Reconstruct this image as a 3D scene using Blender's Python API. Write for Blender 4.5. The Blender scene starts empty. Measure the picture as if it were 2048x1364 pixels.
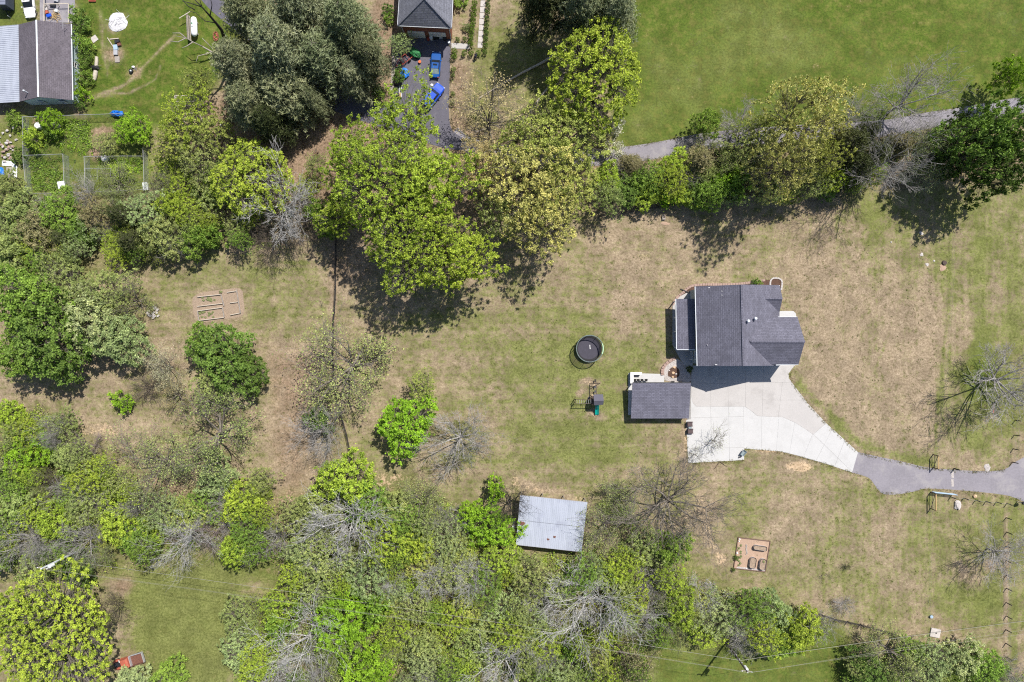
import bpy, math, random
import numpy as np
from mathutils import Vector, Matrix

# ---------------------------------------------------------------- camera, sky, sun, exposure
S = bpy.context.scene
C = S.collection
PXM, CAMH = 11.0, 124.0            # photo pixels per metre on the ground, drone height
def W(px, py, h=0.0):
    k = (CAMH - h) / CAMH / PXM
    return Vector(((px - 1024) * k, (682 - py) * k, h))

cam = bpy.data.objects.new('camera', bpy.data.cameras.new('camera'))
C.objects.link(cam); S.camera = cam
cam.location = (0, 0, CAMH); cam.rotation_euler = (0, 0, 0)
cam.data.sensor_width = 36; cam.data.lens = CAMH * 36 / (2048 / PXM)
cam.data.clip_start = 1; cam.data.clip_end = 6000

SUN_EL = math.radians(56); SUN_AZ = math.atan2(0.59, 0.81)
wld = bpy.data.worlds.new('World'); S.world = wld; wld.use_nodes = True
nt = wld.node_tree
sky = nt.nodes.new('ShaderNodeTexSky'); sky.sky_type = 'NISHITA'; sky.sun_disc = False
sky.sun_elevation = SUN_EL; sky.sun_rotation = SUN_AZ; sky.altitude = 200
sky.dust_density = 1.2
bg = nt.nodes['Background']; S.cycles.use_denoising = False; S.cycles.filter_width = 1.15; S.cycles.use_adaptive_sampling = True; S.cycles.adaptive_threshold = 0.02; S.cycles.max_bounces = 5; S.cycles.diffuse_bounces = 3; S.cycles.transparent_max_bounces = 12; bg.inputs['Strength'].default_value = 0.085
nt.links.new(sky.outputs[0], bg.inputs['Color'])
sd = bpy.data.lights.new('sun', 'SUN'); sd.energy = 4.6; sd.angle = math.radians(0.53); sd.color = (1.0, 0.955, 0.88)
sun = bpy.data.objects.new('sun', sd); C.objects.link(sun)
dv = Vector((-math.sin(SUN_AZ) * math.cos(SUN_EL), -math.cos(SUN_AZ) * math.cos(SUN_EL), -math.sin(SUN_EL)))
sun.rotation_euler = dv.to_track_quat('-Z', 'Y').to_euler(); sun.location = (60, 80, 140)
vs = S.view_settings
vs.view_transform = 'Standard'; vs.look = 'None'; vs.gamma = 1; vs.exposure = 0.34; vs.use_curve_mapping = False

random.seed(7)
R2 = math.radians

# ---------------------------------------------------------------- materials
class NB:
    def __init__(s, m):
        m.use_nodes = True; s.t = m.node_tree; s.t.nodes.clear()
    def n(s, typ, _in=None, **kw):
        nd = s.t.nodes.new('ShaderNode' + typ)
        for k, v in kw.items(): setattr(nd, k, v)
        for k, v in (_in or {}).items():
            sock = nd.inputs[k]
            if hasattr(v, 'outputs'): v = v.outputs[0]
            if isinstance(v, bpy.types.NodeSocket): s.t.links.new(v, sock)
            else: sock.default_value = v
        return nd
    def noise(s, vec, scale, detail=3, rough=0.6, dist=0):
        return s.n('TexNoise', {'Vector': vec, 'Scale': scale, 'Detail': detail, 'Roughness': rough, 'Distortion': dist}).outputs['Fac']
    def math(s, op, a, b=0.0, c=None, clamp=False):
        i = {0: a, 1: b}
        if c is not None: i[2] = c
        return s.n('Math', i, operation=op, use_clamp=clamp).outputs[0]
    def mix(s, f, a, b, blend='MIX'):
        nd = s.t.nodes.new('ShaderNodeMix'); nd.data_type = 'RGBA'; nd.blend_type = blend
        for idx, v in ((0, f), (6, a), (7, b)):
            if isinstance(v, bpy.types.NodeSocket): s.t.links.new(v, nd.inputs[idx])
            elif idx == 0: nd.inputs[0].default_value = v
            else: nd.inputs[idx].default_value = (*v[:3], 1)
        return nd.outputs[2]
    def rng(s, v, a, b, c=0.0, d=1.0, smooth=True):
        return s.n('MapRange', {0: v, 1: a, 2: b, 3: c, 4: d}, interpolation_type='SMOOTHSTEP' if smooth else 'LINEAR').outputs[0]
    def out(s, sh):
        s.n('OutputMaterial', {'Surface': sh})
    def prin(s, col, rough=0.7, normal=None, **kw):
        d = {'Base Color': col if isinstance(col, bpy.types.NodeSocket) else (*col[:3], 1), 'Roughness': rough}
        if normal is not None: d['Normal'] = normal
        for k, v in kw.items(): d[k.replace('_', ' ')] = v
        return s.n('BsdfPrincipled', d).outputs[0]
    def bump(s, h, strength, dist):
        return s.n('Bump', {'Height': h, 'Strength': strength, 'Distance': dist}).outputs[0]

M = {}
def mat(name, col, rough=0.7, var=0.25, scale=2.0, bump=0.0, metal=0.0, spec=None, stain=None, coat=0.0):
    m = bpy.data.materials.new(name); b = NB(m); M[name] = m
    tc = b.n('TexCoord').outputs['Object']
    f = b.noise(tc, scale, 3); f2 = b.noise(tc, scale * 9, 2)
    f = b.math('MULTIPLY_ADD', f2, 0.5, b.math('MULTIPLY', f, 0.5))
    f = b.rng(f, 0.3, 0.7)
    c = b.mix(f, [x * (1 - var) for x in col], [min(1, x * (1 + var)) for x in col])
    if stain:
        g = b.noise(tc, scale * 0.6, 6, 0.7); c = b.mix(b.rng(g, stain[1], stain[1] + 0.15), c, stain[0])
    kw = dict(Metallic=metal)
    if spec is not None: kw['Specular_IOR_Level'] = spec
    if coat: kw['Coat_Weight'] = coat
    nrm = b.bump(b.noise(tc, scale * 6, 2), bump, 0.03) if bump else None
    b.out(b.prin(c, rough, nrm, **kw)); return m

def shingle(name, col, rot):
    m = bpy.data.materials.new(name); b = NB(m); M[name] = m
    tc = b.n('Mapping', {'Vector': b.n('NewGeometry').outputs['Position'], 'Rotation': (0, 0, rot)}).outputs[0]
    br = b.n('TexBrick', {'Vector': tc, 'Color1': (0.66, 0.66, 0.67, 1), 'Color2': (1.3, 1.3, 1.33, 1), 'Mortar': (0.3, 0.3, 0.34, 1),
             'Scale': 1.0, 'Mortar Size': 0.035, 'Bias': 0.0, 'Brick Width': 0.62, 'Row Height': 0.27}, offset=0.43)
    n = b.noise(tc, 14, 3); n2 = b.noise(tc, 0.35, 4)
    c = b.mix(1.0, br.outputs['Color'], col, 'MULTIPLY')
    c = b.mix(b.rng(n, 0.3, 0.75), c, [min(1, x * 1.55) for x in col])
    st = b.noise(b.n('Mapping', {'Vector': tc, 'Scale': (1.6, 0.12, 1)}).outputs[0], 1, 3)
    c = b.mix(b.math('MULTIPLY', b.rng(n2, 0.4, 0.7), 0.5), c, [x * 0.72 for x in col]); c = b.mix(b.math('MULTIPLY', b.rng(st, 0.5, 0.7), 0.35), c, [x * 1.45 for x in col])
    b.out(b.prin(c, 0.9, b.bump(br.outputs['Fac'], 0.5, 0.02), Specular_IOR_Level=0.25)); return m

def foliage(name, trans=0.3, var=0.5, attr=False):
    m = bpy.data.materials.new(name); b = NB(m); M[name] = m
    geo = b.n('NewGeometry'); r = geo.outputs['Random Per Island']
    c = b.n('Attribute', attribute_name='Col').outputs['Color'] if attr else b.n('ObjectInfo').outputs['Color']
    k = b.rng(r, 0, 1, 1 - var, 1 + var, False)
    c1 = b.mix(1.0, c, b.n('CombineColor', {0: k, 1: k, 2: k}).outputs[0], 'MULTIPLY')
    if not attr:
        nz = b.noise(b.n('TexCoord').outputs['Object'], 0.42, 2); kz = b.rng(nz, 0.3, 0.7, 0.62, 1.35)
        c1 = b.mix(1.0, c1, b.n('CombineColor', {0: kz, 1: b.math('POWER', kz, 0.85), 2: kz}).outputs[0], 'MULTIPLY')
    r2 = b.math('FRACT', b.math('MULTIPLY', r, 37.7))
    c2 = b.mix(1.0, c1, (1.08, 1.04, 0.85), 'MULTIPLY')
    c3 = b.mix(r2, c1, c2)
    pr = b.prin(c3, 0.6, Specular_IOR_Level=0.25)
    tr = b.n('BsdfTranslucent', {'Color': b.mix(1.0, c3, (1.1, 1.2, 0.6), 'MULTIPLY')}).outputs[0]
    b.out(b.n('MixShader', {0: trans, 1: pr, 2: tr}).outputs[0]); return m
foliage('leaf', 0.27, 0.38); foliage('needle', 0.12, 0.4); foliage('brush_leaf', 0.22, 0.35, True)

def bark(name):
    m = bpy.data.materials.new(name); b = NB(m); M[name] = m
    tc = b.n('TexCoord').outputs['Object']
    n = b.noise(tc, 3, 2); c = b.n('ObjectInfo').outputs['Color']
    k = b.rng(n, 0.3, 0.7, 0.55, 1.3)
    b.out(b.prin(b.mix(1.0, c, b.n('CombineColor', {0: k, 1: k, 2: k}).outputs[0], 'MULTIPLY'), 0.9))
bark('bark')

mat('concrete_new', (0.515, 0.508, 0.503), 0.85, 0.05, 0.5, 0.1, stain=((0.475, 0.468, 0.462), 0.52))
mat('concrete_old', (0.465, 0.442, 0.428), 0.85, 0.06, 0.4, 0.1, stain=((0.40, 0.378, 0.365), 0.53))
mat('joint', (0.30, 0.29, 0.28), 0.95, 0.2)
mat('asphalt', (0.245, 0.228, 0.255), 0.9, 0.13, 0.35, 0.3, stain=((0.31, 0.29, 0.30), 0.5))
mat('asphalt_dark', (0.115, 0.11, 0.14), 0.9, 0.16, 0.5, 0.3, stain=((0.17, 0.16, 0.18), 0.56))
mat('white_paint', (0.8, 0.8, 0.8), 0.6, 0.05, 3)
mat('white_metal', (0.72, 0.76, 0.80), 0.5, 0.06, 3, spec=0.4)
mat('siding', (0.27, 0.34, 0.40), 0.7, 0.08, 2)
mat('pale_siding', (0.50, 0.60, 0.66), 0.7, 0.08, 2)
mat('dark_metal', (0.02, 0.02, 0.025), 0.5, 0.2, 3)
mat('black', (0.012, 0.012, 0.014), 0.7, 0.2, 3)
mat('net', (0.03, 0.03, 0.045), 0.9, 0.2, 3)
mat('mat_fabric', (0.060, 0.056, 0.075), 0.9, 0.15, 3)
mat('pad_green', (0.14, 0.18, 0.17), 0.6, 0.5, 3)
mat('pad_lime', (0.42, 0.60, 0.38), 0.6, 0.2, 3)
mat('glass', (0.02, 0.025, 0.03), 0.08, 0.1, 1)
mat('glass_pale', (0.32, 0.40, 0.40), 0.15, 0.3, 2)
mat('rubber', (0.015, 0.015, 0.016), 0.85, 0.2, 4)
mat('chrome', (0.55, 0.55, 0.58), 0.3, 0.1, 3, metal=0.9)
mat('blue_paint', (0.008, 0.085, 0.33), 0.28, 0.08, 1, coat=0.6)
mat('royal_blue_paint', (0.008, 0.075, 0.55), 0.4, 0.12, 1, coat=0.3)
mat('white_car_paint', (0.80, 0.80, 0.80), 0.3, 0.03, 1, coat=0.5)
mat('trailer_paint', (0.055, 0.065, 0.10), 0.4, 0.12, 1)
mat('trailer_roof', (0.21, 0.23, 0.30), 0.5, 0.12, 1)
mat('red_faded', (0.40, 0.10, 0.06), 0.7, 0.25, 3, stain=((0.33, 0.15, 0.1), 0.55))
mat('rust', (0.16, 0.07, 0.05), 0.9, 0.35, 4)
mat('red_steel', (0.35, 0.055, 0.03), 0.6, 0.2, 3)
mat('green_tarp', (0.03, 0.19, 0.06), 0.5, 0.3, 3, 0.5)
mat('blue_tarp', (0.01, 0.16, 0.60), 0.45, 0.3, 2, 0.6)
mat('orange', (0.75, 0.14, 0.02), 0.5, 0.1, 3)
mat('brick', (0.24, 0.085, 0.05), 0.85, 0.3, 6, 0.2)
mat('mulch', (0.10, 0.055, 0.038), 0.95, 0.5, 6, 0.6)
mat('soil', (0.32, 0.24, 0.175), 0.95, 0.35, 5, 0.6)
mat('chips', (0.42, 0.29, 0.21), 0.95, 0.22, 7, 0.5)
mat('gravel', (0.44, 0.40, 0.38), 0.95, 0.5, 7, 0.6)
mat('paver', (0.36, 0.25, 0.21), 0.9, 0.15, 3, 0.2)
mat('stone', (0.50, 0.46, 0.44), 0.9, 0.2, 2, 0.4)
mat('tan_stone', (0.60, 0.42, 0.27), 0.9, 0.2, 2, 0.4)
mat('weathered_wood', (0.34, 0.30, 0.27), 0.9, 0.25, 4, 0.3)
mat('pale_wood', (0.50, 0.44, 0.37), 0.9, 0.2, 4, 0.3)
mat('dark_wood', (0.085, 0.06, 0.05), 0.85, 0.3, 4, 0.3)
mat('fence_wood', (0.03, 0.026, 0.026), 0.85, 0.3, 4, 0.3)
mat('yellow_wood', (0.46, 0.32, 0.15), 0.8, 0.15, 4, 0.2)
mat('bed_board', (0.17, 0.105, 0.08), 0.85, 0.25, 4, 0.3)
mat('blue_gate', (0.35, 0.47, 0.60), 0.5, 0.1, 3)
mat('teal_slide', (0.0, 0.33, 0.27), 0.35, 0.08, 1, coat=0.3)
mat('roof_cloth', (0.115, 0.11, 0.14), 0.9, 0.1, 2)
mat('navy', (0.02, 0.03, 0.075), 0.7, 0.2, 3)
mat('galvanised', (0.50, 0.50, 0.53), 0.45, 0.12, 3, metal=0.3)
mat('tank_white', (0.85, 0.87, 0.88), 0.4, 0.03, 1)
mat('wicker', (0.10, 0.072, 0.075), 0.85, 0.3, 8, 0.4)
mat('grey_plastic', (0.22, 0.27, 0.29), 0.55, 0.1, 2)
mat('pole_wood', (0.10, 0.085, 0.075), 0.9, 0.3, 5, 0.3)
mat('pole_grey', (0.62, 0.66, 0.70), 0.5, 0.08, 2)
mat('wire', (0.30, 0.29, 0.25), 0.5, 0.05, 1)
mat('ash', (0.60, 0.59, 0.61), 0.95, 0.2, 4, 0.5)
mat('skin', (0.45, 0.26, 0.18), 0.6, 0.05, 5)
mat('dark_cloth', (0.022, 0.02, 0.04), 0.9, 0.2, 6)
mat('hair_pale', (0.30, 0.24, 0.18), 0.8, 0.2, 8)
shingle('shingle_y', (0.128, 0.126, 0.160), math.pi / 2)
shingle('shingle_x', (0.128, 0.126, 0.160), 0)
shingle('shingle_slate', (0.15, 0.155, 0.185), 0)
shingle('shingle_slate_y', (0.15, 0.155, 0.185), math.pi / 2)
shingle('shingle_brown', (0.120, 0.106, 0.122), math.pi / 2)

def chainlink():
    m = bpy.data.materials.new('chainlink'); b = NB(m); M['chainlink'] = m
    p = b.n('TexCoord').outputs['Object']
    sx = b.n('SeparateXYZ', {0: p})
    a = b.math('ADD', sx.outputs[0], sx.outputs[1])
    def wv(s):
        t = b.math('FRACT', b.math('MULTIPLY', b.math('ADD', a, b.math('MULTIPLY', sx.outputs[2], s)), 11.0))
        return b.math('LESS_THAN', t, 0.16)
    f = b.math('MAXIMUM', wv(1.0), wv(-1.0))
    b.out(b.n('MixShader', {0: f, 1: b.n('BsdfTransparent').outputs[0], 2: b.prin((0.42, 0.46, 0.46), 0.5)}).outputs[0])
chainlink()
def netting():
    m = bpy.data.materials.new('enclosure_net'); b = NB(m); M['enclosure_net'] = m
    b.out(b.n('MixShader', {0: 0.42, 1: b.n('BsdfTransparent').outputs[0], 2: b.prin((0.05, 0.05, 0.075), 0.9)}).outputs[0])
netting()

# ---------------------------------------------------------------- object helpers
def tag(o, label=None, cat=None, group=None, kind=None):
    if label: o['label'] = label
    if cat: o['category'] = cat
    if group: o['group'] = group
    if kind: o['kind'] = kind
    return o
def thing(name, label, cat, loc, rz=0.0, group=None):
    o = bpy.data.objects.new(name, None); C.objects.link(o)
    o.location = loc; o.rotation_euler = (0, 0, rz); o.empty_display_size = 0.3
    return tag(o, label, cat, group)

def np_mesh(name, V, F, smooth=False):
    me = bpy.data.meshes.new(name); V = np.asarray(V, np.float32); F = np.asarray(F, np.int32)
    me.vertices.add(len(V)); me.vertices.foreach_set('co', V.ravel())
    k = F.shape[1]
    me.loops.add(F.size); me.loops.foreach_set('vertex_index', F.ravel())
    me.polygons.add(len(F)); me.polygons.foreach_set('loop_start', np.arange(0, F.size, k, dtype=np.int32))
    if smooth: me.polygons.foreach_set('use_smooth', np.ones(len(F), bool))
    me.update(calc_edges=True); return me
def link(name, me, m, parent=None, loc=None):
    o = bpy.data.objects.new(name, me); C.objects.link(o)
    if m and not me.materials: me.materials.append(M[m] if isinstance(m, str) else m)
    if parent: o.parent = parent
    if loc is not None: o.location = loc
    return o

class MB:
    """collects faces; build() links them as one mesh object"""
    def __init__(s): s.v = []; s.f = []
    def poly(s, pts):
        n = len(s.v); s.v += [tuple(p) for p in pts]; s.f.append(tuple(range(n, n + len(pts)))); return s
    def box(s, c, d, rz=0.0, rx=0.0, ry=0.0):
        x, y, z = d[0] / 2, d[1] / 2, d[2] / 2; n = len(s.v)
        R = Matrix.Rotation(rz, 3, 'Z') @ Matrix.Rotation(ry, 3, 'Y') @ Matrix.Rotation(rx, 3, 'X'); c = Vector(c)
        for sx, sy, sz in ((-1,-1,-1),(1,-1,-1),(1,1,-1),(-1,1,-1),(-1,-1,1),(1,-1,1),(1,1,1),(-1,1,1)):
            s.v.append(tuple(c + R @ Vector((sx * x, sy * y, sz * z))))
        for f in ((3,2,1,0),(4,5,6,7),(0,1,5,4),(1,2,6,5),(2,3,7,6),(3,0,4,7)): s.f.append(tuple(n + i for i in f))
        return s
    def beam(s, a, b, w, h=None):
        a, b = Vector(a), Vector(b); h = h or w; d = (b - a)
        if d.length < 1e-5: return s
        d.normalize(); up = Vector((0, 0, 1)) if abs(d.z) < 0.95 else Vector((0, 1, 0))
        x = d.cross(up).normalized() * w / 2; y = x.cross(d).normalized() * h / 2; n = len(s.v)
        for p in (a, b):
            for q in (-x - y, x - y, x + y, -x + y): s.v.append(tuple(p + q))
        for f in ((0,1,2,3),(7,6,5,4),(0,4,5,1),(1,5,6,2),(2,6,7,3),(3,7,4,0)): s.f.append(tuple(n + i for i in f))
        return s
    def tube(s, path, r, n=8, cap=True):
        path = [Vector(p) for p in path]; rs = r if isinstance(r, (list, tuple)) else [r] * len(path); b0 = len(s.v)
        for i, p in enumerate(path):
            d = (path[min(i + 1, len(path) - 1)] - path[max(i - 1, 0)]).normalized()
            up = Vector((0, 0, 1)) if abs(d.z) < 0.95 else Vector((1, 0, 0))
            x = d.cross(up).normalized(); y = x.cross(d)
            for k in range(n):
                a = 2 * math.pi * k / n; s.v.append(tuple(p + (x * math.cos(a) + y * math.sin(a)) * rs[i]))
        for i in range(len(path) - 1):
            for k in range(n):
                a, b = b0 + i * n + k, b0 + i * n + (k + 1) % n; s.f.append((a, b, b + n, a + n))
        if cap:
            s.f.append(tuple(b0 + k for k in range(n))[::-1]); e = b0 + (len(path) - 1) * n; s.f.append(tuple(e + k for k in range(n)))
        return s
    def prism(s, pts, z0, z1):
        n = len(pts); b = len(s.v)
        a = sum(pts[i][0] * pts[(i + 1) % n][1] - pts[(i + 1) % n][0] * pts[i][1] for i in range(n))
        if a < 0: pts = pts[::-1]
        s.v += [(p[0], p[1], z0) for p in pts] + [(p[0], p[1], z1) for p in pts]
        s.f.append(tuple(b + i for i in range(n))[::-1]); s.f.append(tuple(b + n + i for i in range(n)))
        for i in range(n): j = (i + 1) % n; s.f.append((b + i, b + j, b + n + j, b + n + i))
        return s
    def slab(s, pts, t):
        """sheet through pts (top) with thickness t straight down"""
        pts = [Vector(p) for p in pts]; n = len(pts); b = len(s.v)
        a = sum(pts[i].x * pts[(i + 1) % n].y - pts[(i + 1) % n].x * pts[i].y for i in range(n))
        if a < 0: pts = pts[::-1]
        s.v += [tuple(p) for p in pts] + [(p.x, p.y, p.z - t) for p in pts]
        s.f.append(tuple(b + i for i in range(n))); s.f.append(tuple(b + n + i for i in range(n))[::-1])
        for i in range(n): j = (i + 1) % n; s.f.append((b + i, b + n + i, b + n + j, b + j))
        return s
    def loft(s, rings, cap=True):
        b = len(s.v); n = len(rings[0])
        for r in rings: s.v += [tuple(p) for p in r]
        for i in range(len(rings) - 1):
            for k in range(n):
                a, c = b + i * n + k, b + i * n + (k + 1) % n; s.f.append((a, c, c + n, a + n))
        if cap:
            s.f.append(tuple(b + k for k in range(n))[::-1]); e = b + (len(rings) - 1) * n; s.f.append(tuple(e + k for k in range(n)))
        return s
    def blob(s, c, r, seed=0, rough=0.15, nu=10, nv=6, flat=0.0):
        g = random.Random(seed); b = len(s.v); rx, ry, rz = r if isinstance(r, (list, tuple)) else (r, r, r)
        for i in range(1, nv):
            th = math.pi * i / nv
            for k in range(nu):
                a = 2 * math.pi * k / nu; q = 1 + g.uniform(-rough, rough)
                s.v.append((c[0] + rx * q * math.sin(th) * math.cos(a), c[1] + ry * q * math.sin(th) * math.sin(a), c[2] + max(rz * q * math.cos(th), -rz * (1 - flat))))
        t = len(s.v); s.v.append((c[0], c[1], c[2] + rz)); s.v.append((c[0], c[1], c[2] - rz * (1 - flat)))
        for i in range(nv - 2):
            for k in range(nu):
                a, d = b + i * nu + k, b + i * nu + (k + 1) % nu; s.f.append((a, a + nu, d + nu, d))
        for k in range(nu):
            s.f.append((t, b + k, b + (k + 1) % nu)); e = b + (nv - 2) * nu; s.f.append((t + 1, e + (k + 1) % nu, e + k))
        return s
    def mesh(s, name, off=None, smooth=False):
        me = bpy.data.meshes.new(name); v = s.v
        if off is not None: v = [(p[0] - off[0], p[1] - off[1], p[2] - off[2]) for p in v]
        me.from_pydata(v, [], s.f); me.update()
        if smooth: me.polygons.foreach_set('use_smooth', [True] * len(me.polygons))
        return me
    def build(s, name, m, parent=None, world=True, smooth=False):
        """world=True: vertices are world coordinates (parent un-rotated); False: parent's local frame"""
        off = parent.location if (parent is not None and world) else None
        if parent is not None and world and parent.parent is not None: off = parent.parent.location + parent.location
        return link(name, s.mesh(name, off, smooth), m, parent)

def single(name, mb, m, label, cat, group=None, smooth=False, kind=None):
    """a thing that is one mesh, origin at its base"""
    xs = [p[0] for p in mb.v]; ys = [p[1] for p in mb.v]; zs = [p[2] for p in mb.v]
    o0 = ((min(xs) + max(xs)) / 2, (min(ys) + max(ys)) / 2, min(zs))
    o = link(name, mb.mesh(name, o0, smooth), m); o.location = o0
    return tag(o, label, cat, group, kind)
def copy_tree(o, parent=None):
    c = o.copy(); C.objects.link(c); c.parent = parent
    for ch in o.children: copy_tree(ch, c)
    return c
def px2(pts, h=0.0): return [tuple(W(x, y, h)[:2]) for x, y in pts]
def strip(pts, wid):
    """polyline in pixels -> outline polygon (metres)"""
    P = [W(*p).xy for p in pts]; L, Rr = [], []
    for i, p in enumerate(P):
        d = (P[min(i + 1, len(P) - 1)] - P[max(i - 1, 0)]).normalized(); n = Vector((-d.y, d.x))
        w = (wid[i] if isinstance(wid, (list, tuple)) else wid) / 2
        L.append(tuple(p + n * w)); Rr.append(tuple(p - n * w))
    return L, Rr
def smooth_line(pts, k=5):
    P = [np.array(p, float) for p in pts]; out = []
    for i in range(len(P) - 1):
        p0, p1, p2, p3 = P[max(i - 1, 0)], P[i], P[i + 1], P[min(i + 2, len(P) - 1)]
        for j in range(k):
            t = j / k
            out.append(tuple(0.5 * ((2 * p1) + (-p0 + p2) * t + (2 * p0 - 5 * p1 + 4 * p2 - p3) * t * t + (-p0 + 3 * p1 - 3 * p2 + p3) * t ** 3)))
    out.append(tuple(P[-1])); return out
def in_poly(x, y, poly):
    r = np.zeros(x.shape, bool); n = len(poly); j = n - 1
    for i in range(n):
        xi, yi = poly[i]; xj, yj = poly[j]
        c = ((yi > y) != (yj > y)) & (x < (xj - xi) * (y - yi) / (yj - yi + 1e-12) + xi)
        r ^= c; j = i
    return r
# ---------------------------------------------------------------- ground
def ground():
    fine = 0.5
    ax = np.concatenate([[-1500, -700, -300, -160], np.arange(-112, 112.01, fine), [160, 300, 700, 1500]])
    ay = np.concatenate([[-1500, -700, -300, -130], np.arange(-80, 80.01, fine), [130, 300, 700, 1500]])
    X, Y = np.meshgrid(ax, ay); ny, nx = X.shape
    PX = X * PXM + 1024; PY = 682 - Y * PXM
    rg = np.random.default_rng(3)
    def wob(s, a):
        o = np.zeros_like(PX)
        for k in range(5):
            f = rg.uniform(0.6, 1.6, 2) / s; p = rg.uniform(0, 6.28, 2)
            o += np.sin(PX * f[0] + p[0] + 1.3 * np.sin(PY * f[1] + p[1]))
        return o / 5 * a
    QX = PX + wob(40, 14) + wob(14, 6); QY = PY + wob(40, 14) + wob(14, 6)
    def blur(A, r):
        n = max(1, int(r / PXM / fine))
        for _ in range(2):
            for axis in (0, 1):
                pad = [(0, 0), (0, 0)]; pad[axis] = (n + 1, n)
                c = np.cumsum(np.pad(A, pad, mode='edge'), axis=axis)
                sl = [slice(None)] * 2; sl2 = [slice(None)] * 2
                sl[axis] = slice(2 * n + 1, None); sl2[axis] = slice(0, -(2 * n + 1))
                A = (c[tuple(sl)] - c[tuple(sl2)]) / (2 * n + 1)
        return A
    Z = np.zeros((4, ny, nx)); Z[0] = 0.40                       # green, lush, soil, pale dirt
    def area(poly, r=25, **ch):
        m = blur(in_poly(QX, QY, poly).astype(float), r)
        for k, v in ch.items(): i = 'glsd'.index(k); Z[i] = Z[i] * (1 - m) + v * m
    def spot(x, y, rx, ry, **ch):
        m = np.exp(-(((QX - x) / rx) ** 2 + ((QY - y) / ry) ** 2) * 1.2)
        for k, v in ch.items(): i = 'glsd'.index(k); Z[i] = Z[i] * (1 - m) + v * m
    def line(pts, wpx, **ch):
        m = np.zeros_like(PX)
        for (x0, y0), (x1, y1) in zip(pts[:-1], pts[1:]):
            dx, dy = x1 - x0, y1 - y0; t = np.clip(((PX - x0) * dx + (PY - y0) * dy) / (dx * dx + dy * dy), 0, 1)
            d = np.hypot(PX - x0 - t * dx, PY - y0 - t * dy); m = np.maximum(m, np.exp(-(d / wpx) ** 2))
        for k, v in ch.items(): i = 'glsd'.index(k); Z[i] = Z[i] * (1 - m) + v * m
    # north-east meadow and north-west lawn
    area([(1180, -300), (2500, -300), (2500, 230), (1900, 232), (1600, 268), (1240, 300)], 14, l=0.80, g=0.9)
    for x, y, a, b_, v in ((1500, 90, 90, 70, 0.30), (1390, 190, 60, 60, 0.45), (1620, 110, 60, 40, 0.35), (1330, 150, 40, 80, 0.5), (1290, 260, 40, 40, 0.4), (1460, 20, 50, 30, 0.35), (1560, 60, 40, 60, .4), (1440, 130, 30, 30, .3), (1850, 140, 90, 24, .6), (1980, 190, 60, 20, .5), (1990, 40, 60, 60, 0.7), (1720, 60, 70, 20, .75)):
        spot(x, y, a, b_, l=max(v, 0.45), g=0.85)
    area([(-200, 225), (50, 225), (60, 390), (-200, 390)], 10, g=0.75, l=0.3, s=0.1)
    area([(140, -200), (430, -200), (470, 60), (420, 210), (330, 260), (180, 235), (170, 120)], 12, l=1.0, g=0.85)
    area([(-200, -200), (60, -200), (60, 60), (-200, 60)], 12, l=0.6, g=0.8)
    line([(170, 200), (250, 170), (300, 120), (350, 70)], 5, l=0.25, g=0.3)
    line([(180, 195), (260, 185), (310, 160), (322, 130)], 4, l=0.35, g=0.3)
    line([(200, 20), (205, 90), (215, 150)], 5, l=0.45, g=0.4)
    spot(232, 100, 24, 24, l=0.1, g=0.15, s=0.55); spot(265, 145, 16, 16, l=0.1, s=0.6); spot(236, 45, 30, 24, l=0.3, g=0.3)
    # brown floor under the pines, the drive hedge and the woods
    area([(400, 190), (800, 190), (800, 330), (640, 420), (420, 330), (330, 300)], 25, s=0.85, l=0, g=0.2)
    area([(900, 100), (960, 140), (930, 330), (900, 330)], 10, s=0.6, g=0.25)
    area([(740, -100), (800, -100), (800, 280), (740, 200)], 10, s=0.65, g=0.2)
    area([(960, 60), (1100, 60), (1130, 200), (1000, 300), (930, 230)], 20, g=0.62, l=0.25, s=0.12)
    area([(890, 260), (1230, 280), (1230, 420), (900, 430)], 20, s=0.6, g=0.35)
    area([(630, 380), (960, 380), (1000, 470), (640, 500)], 22, s=0.55, g=0.35)
    area([(0, 390), (430, 390), (460, 500), (380, 520), (0, 560)], 22, s=0.35, g=0.6)
    area([(-300, 800), (150, 830), (230, 960), (430, 1010), (600, 960), (760, 950), (950, 1010), (1010, 1100), (1190, 1110), (1330, 1090), (1440, 1170), (1680, 1240), (1640, 1290), (1300, 1300), (1300, 1500), (470, 1500), (480, 1220), (560, 1140), (240, 1130), (100, 1150), (-300, 1190)], 22, s=0.38, g=0.75, l=0.3)
    area([(1200, 320), (1700, 280), (2300, 230), (2300, 330), (1900, 370), (1600, 400), (1215, 420)], 16, s=0.5, g=0.45)
    # centre lawn
    area([(800, 640), (1330, 480), (1340, 960), (1000, 990), (880, 940), (880, 760)], 60, g=0.52)
    area([(1020, 660), (1250, 640), (1240, 960), (1050, 950)], 50, g=0.70)
    area([(1180, 430), (1360, 420), (1380, 560), (1260, 640), (1200, 560)], 30, g=0.24)
    area([(1280, 470), (1380, 480), (1330, 640), (1270, 640)], 25, g=0.32, d=0.12)
    spot(1290, 520, 40, 25, d=0.35, g=0.3); spot(1180, 475, 25, 30, d=0.3); spot(1245, 620, 20, 60, g=0.15)
    for x, y in ((1185, 770), (1190, 800), (1165, 790), (1188, 832), (1172, 768)): spot(x, y, 11, 9, d=0.55, g=0.1)
    spot(1060, 975, 50, 14, d=0.5, g=0.2); spot(1120, 1000, 60, 10, d=0.6); spot(1040, 960, 16, 26, d=0.35)
    spot(1371, 880, 7, 60, d=0.55, s=0.35, g=0.1)
    # yards east of the house
    area([(1560, 400), (1900, 460), (1900, 900), (1700, 880), (1600, 740), (1580, 600)], 35, g=0.22)
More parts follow.
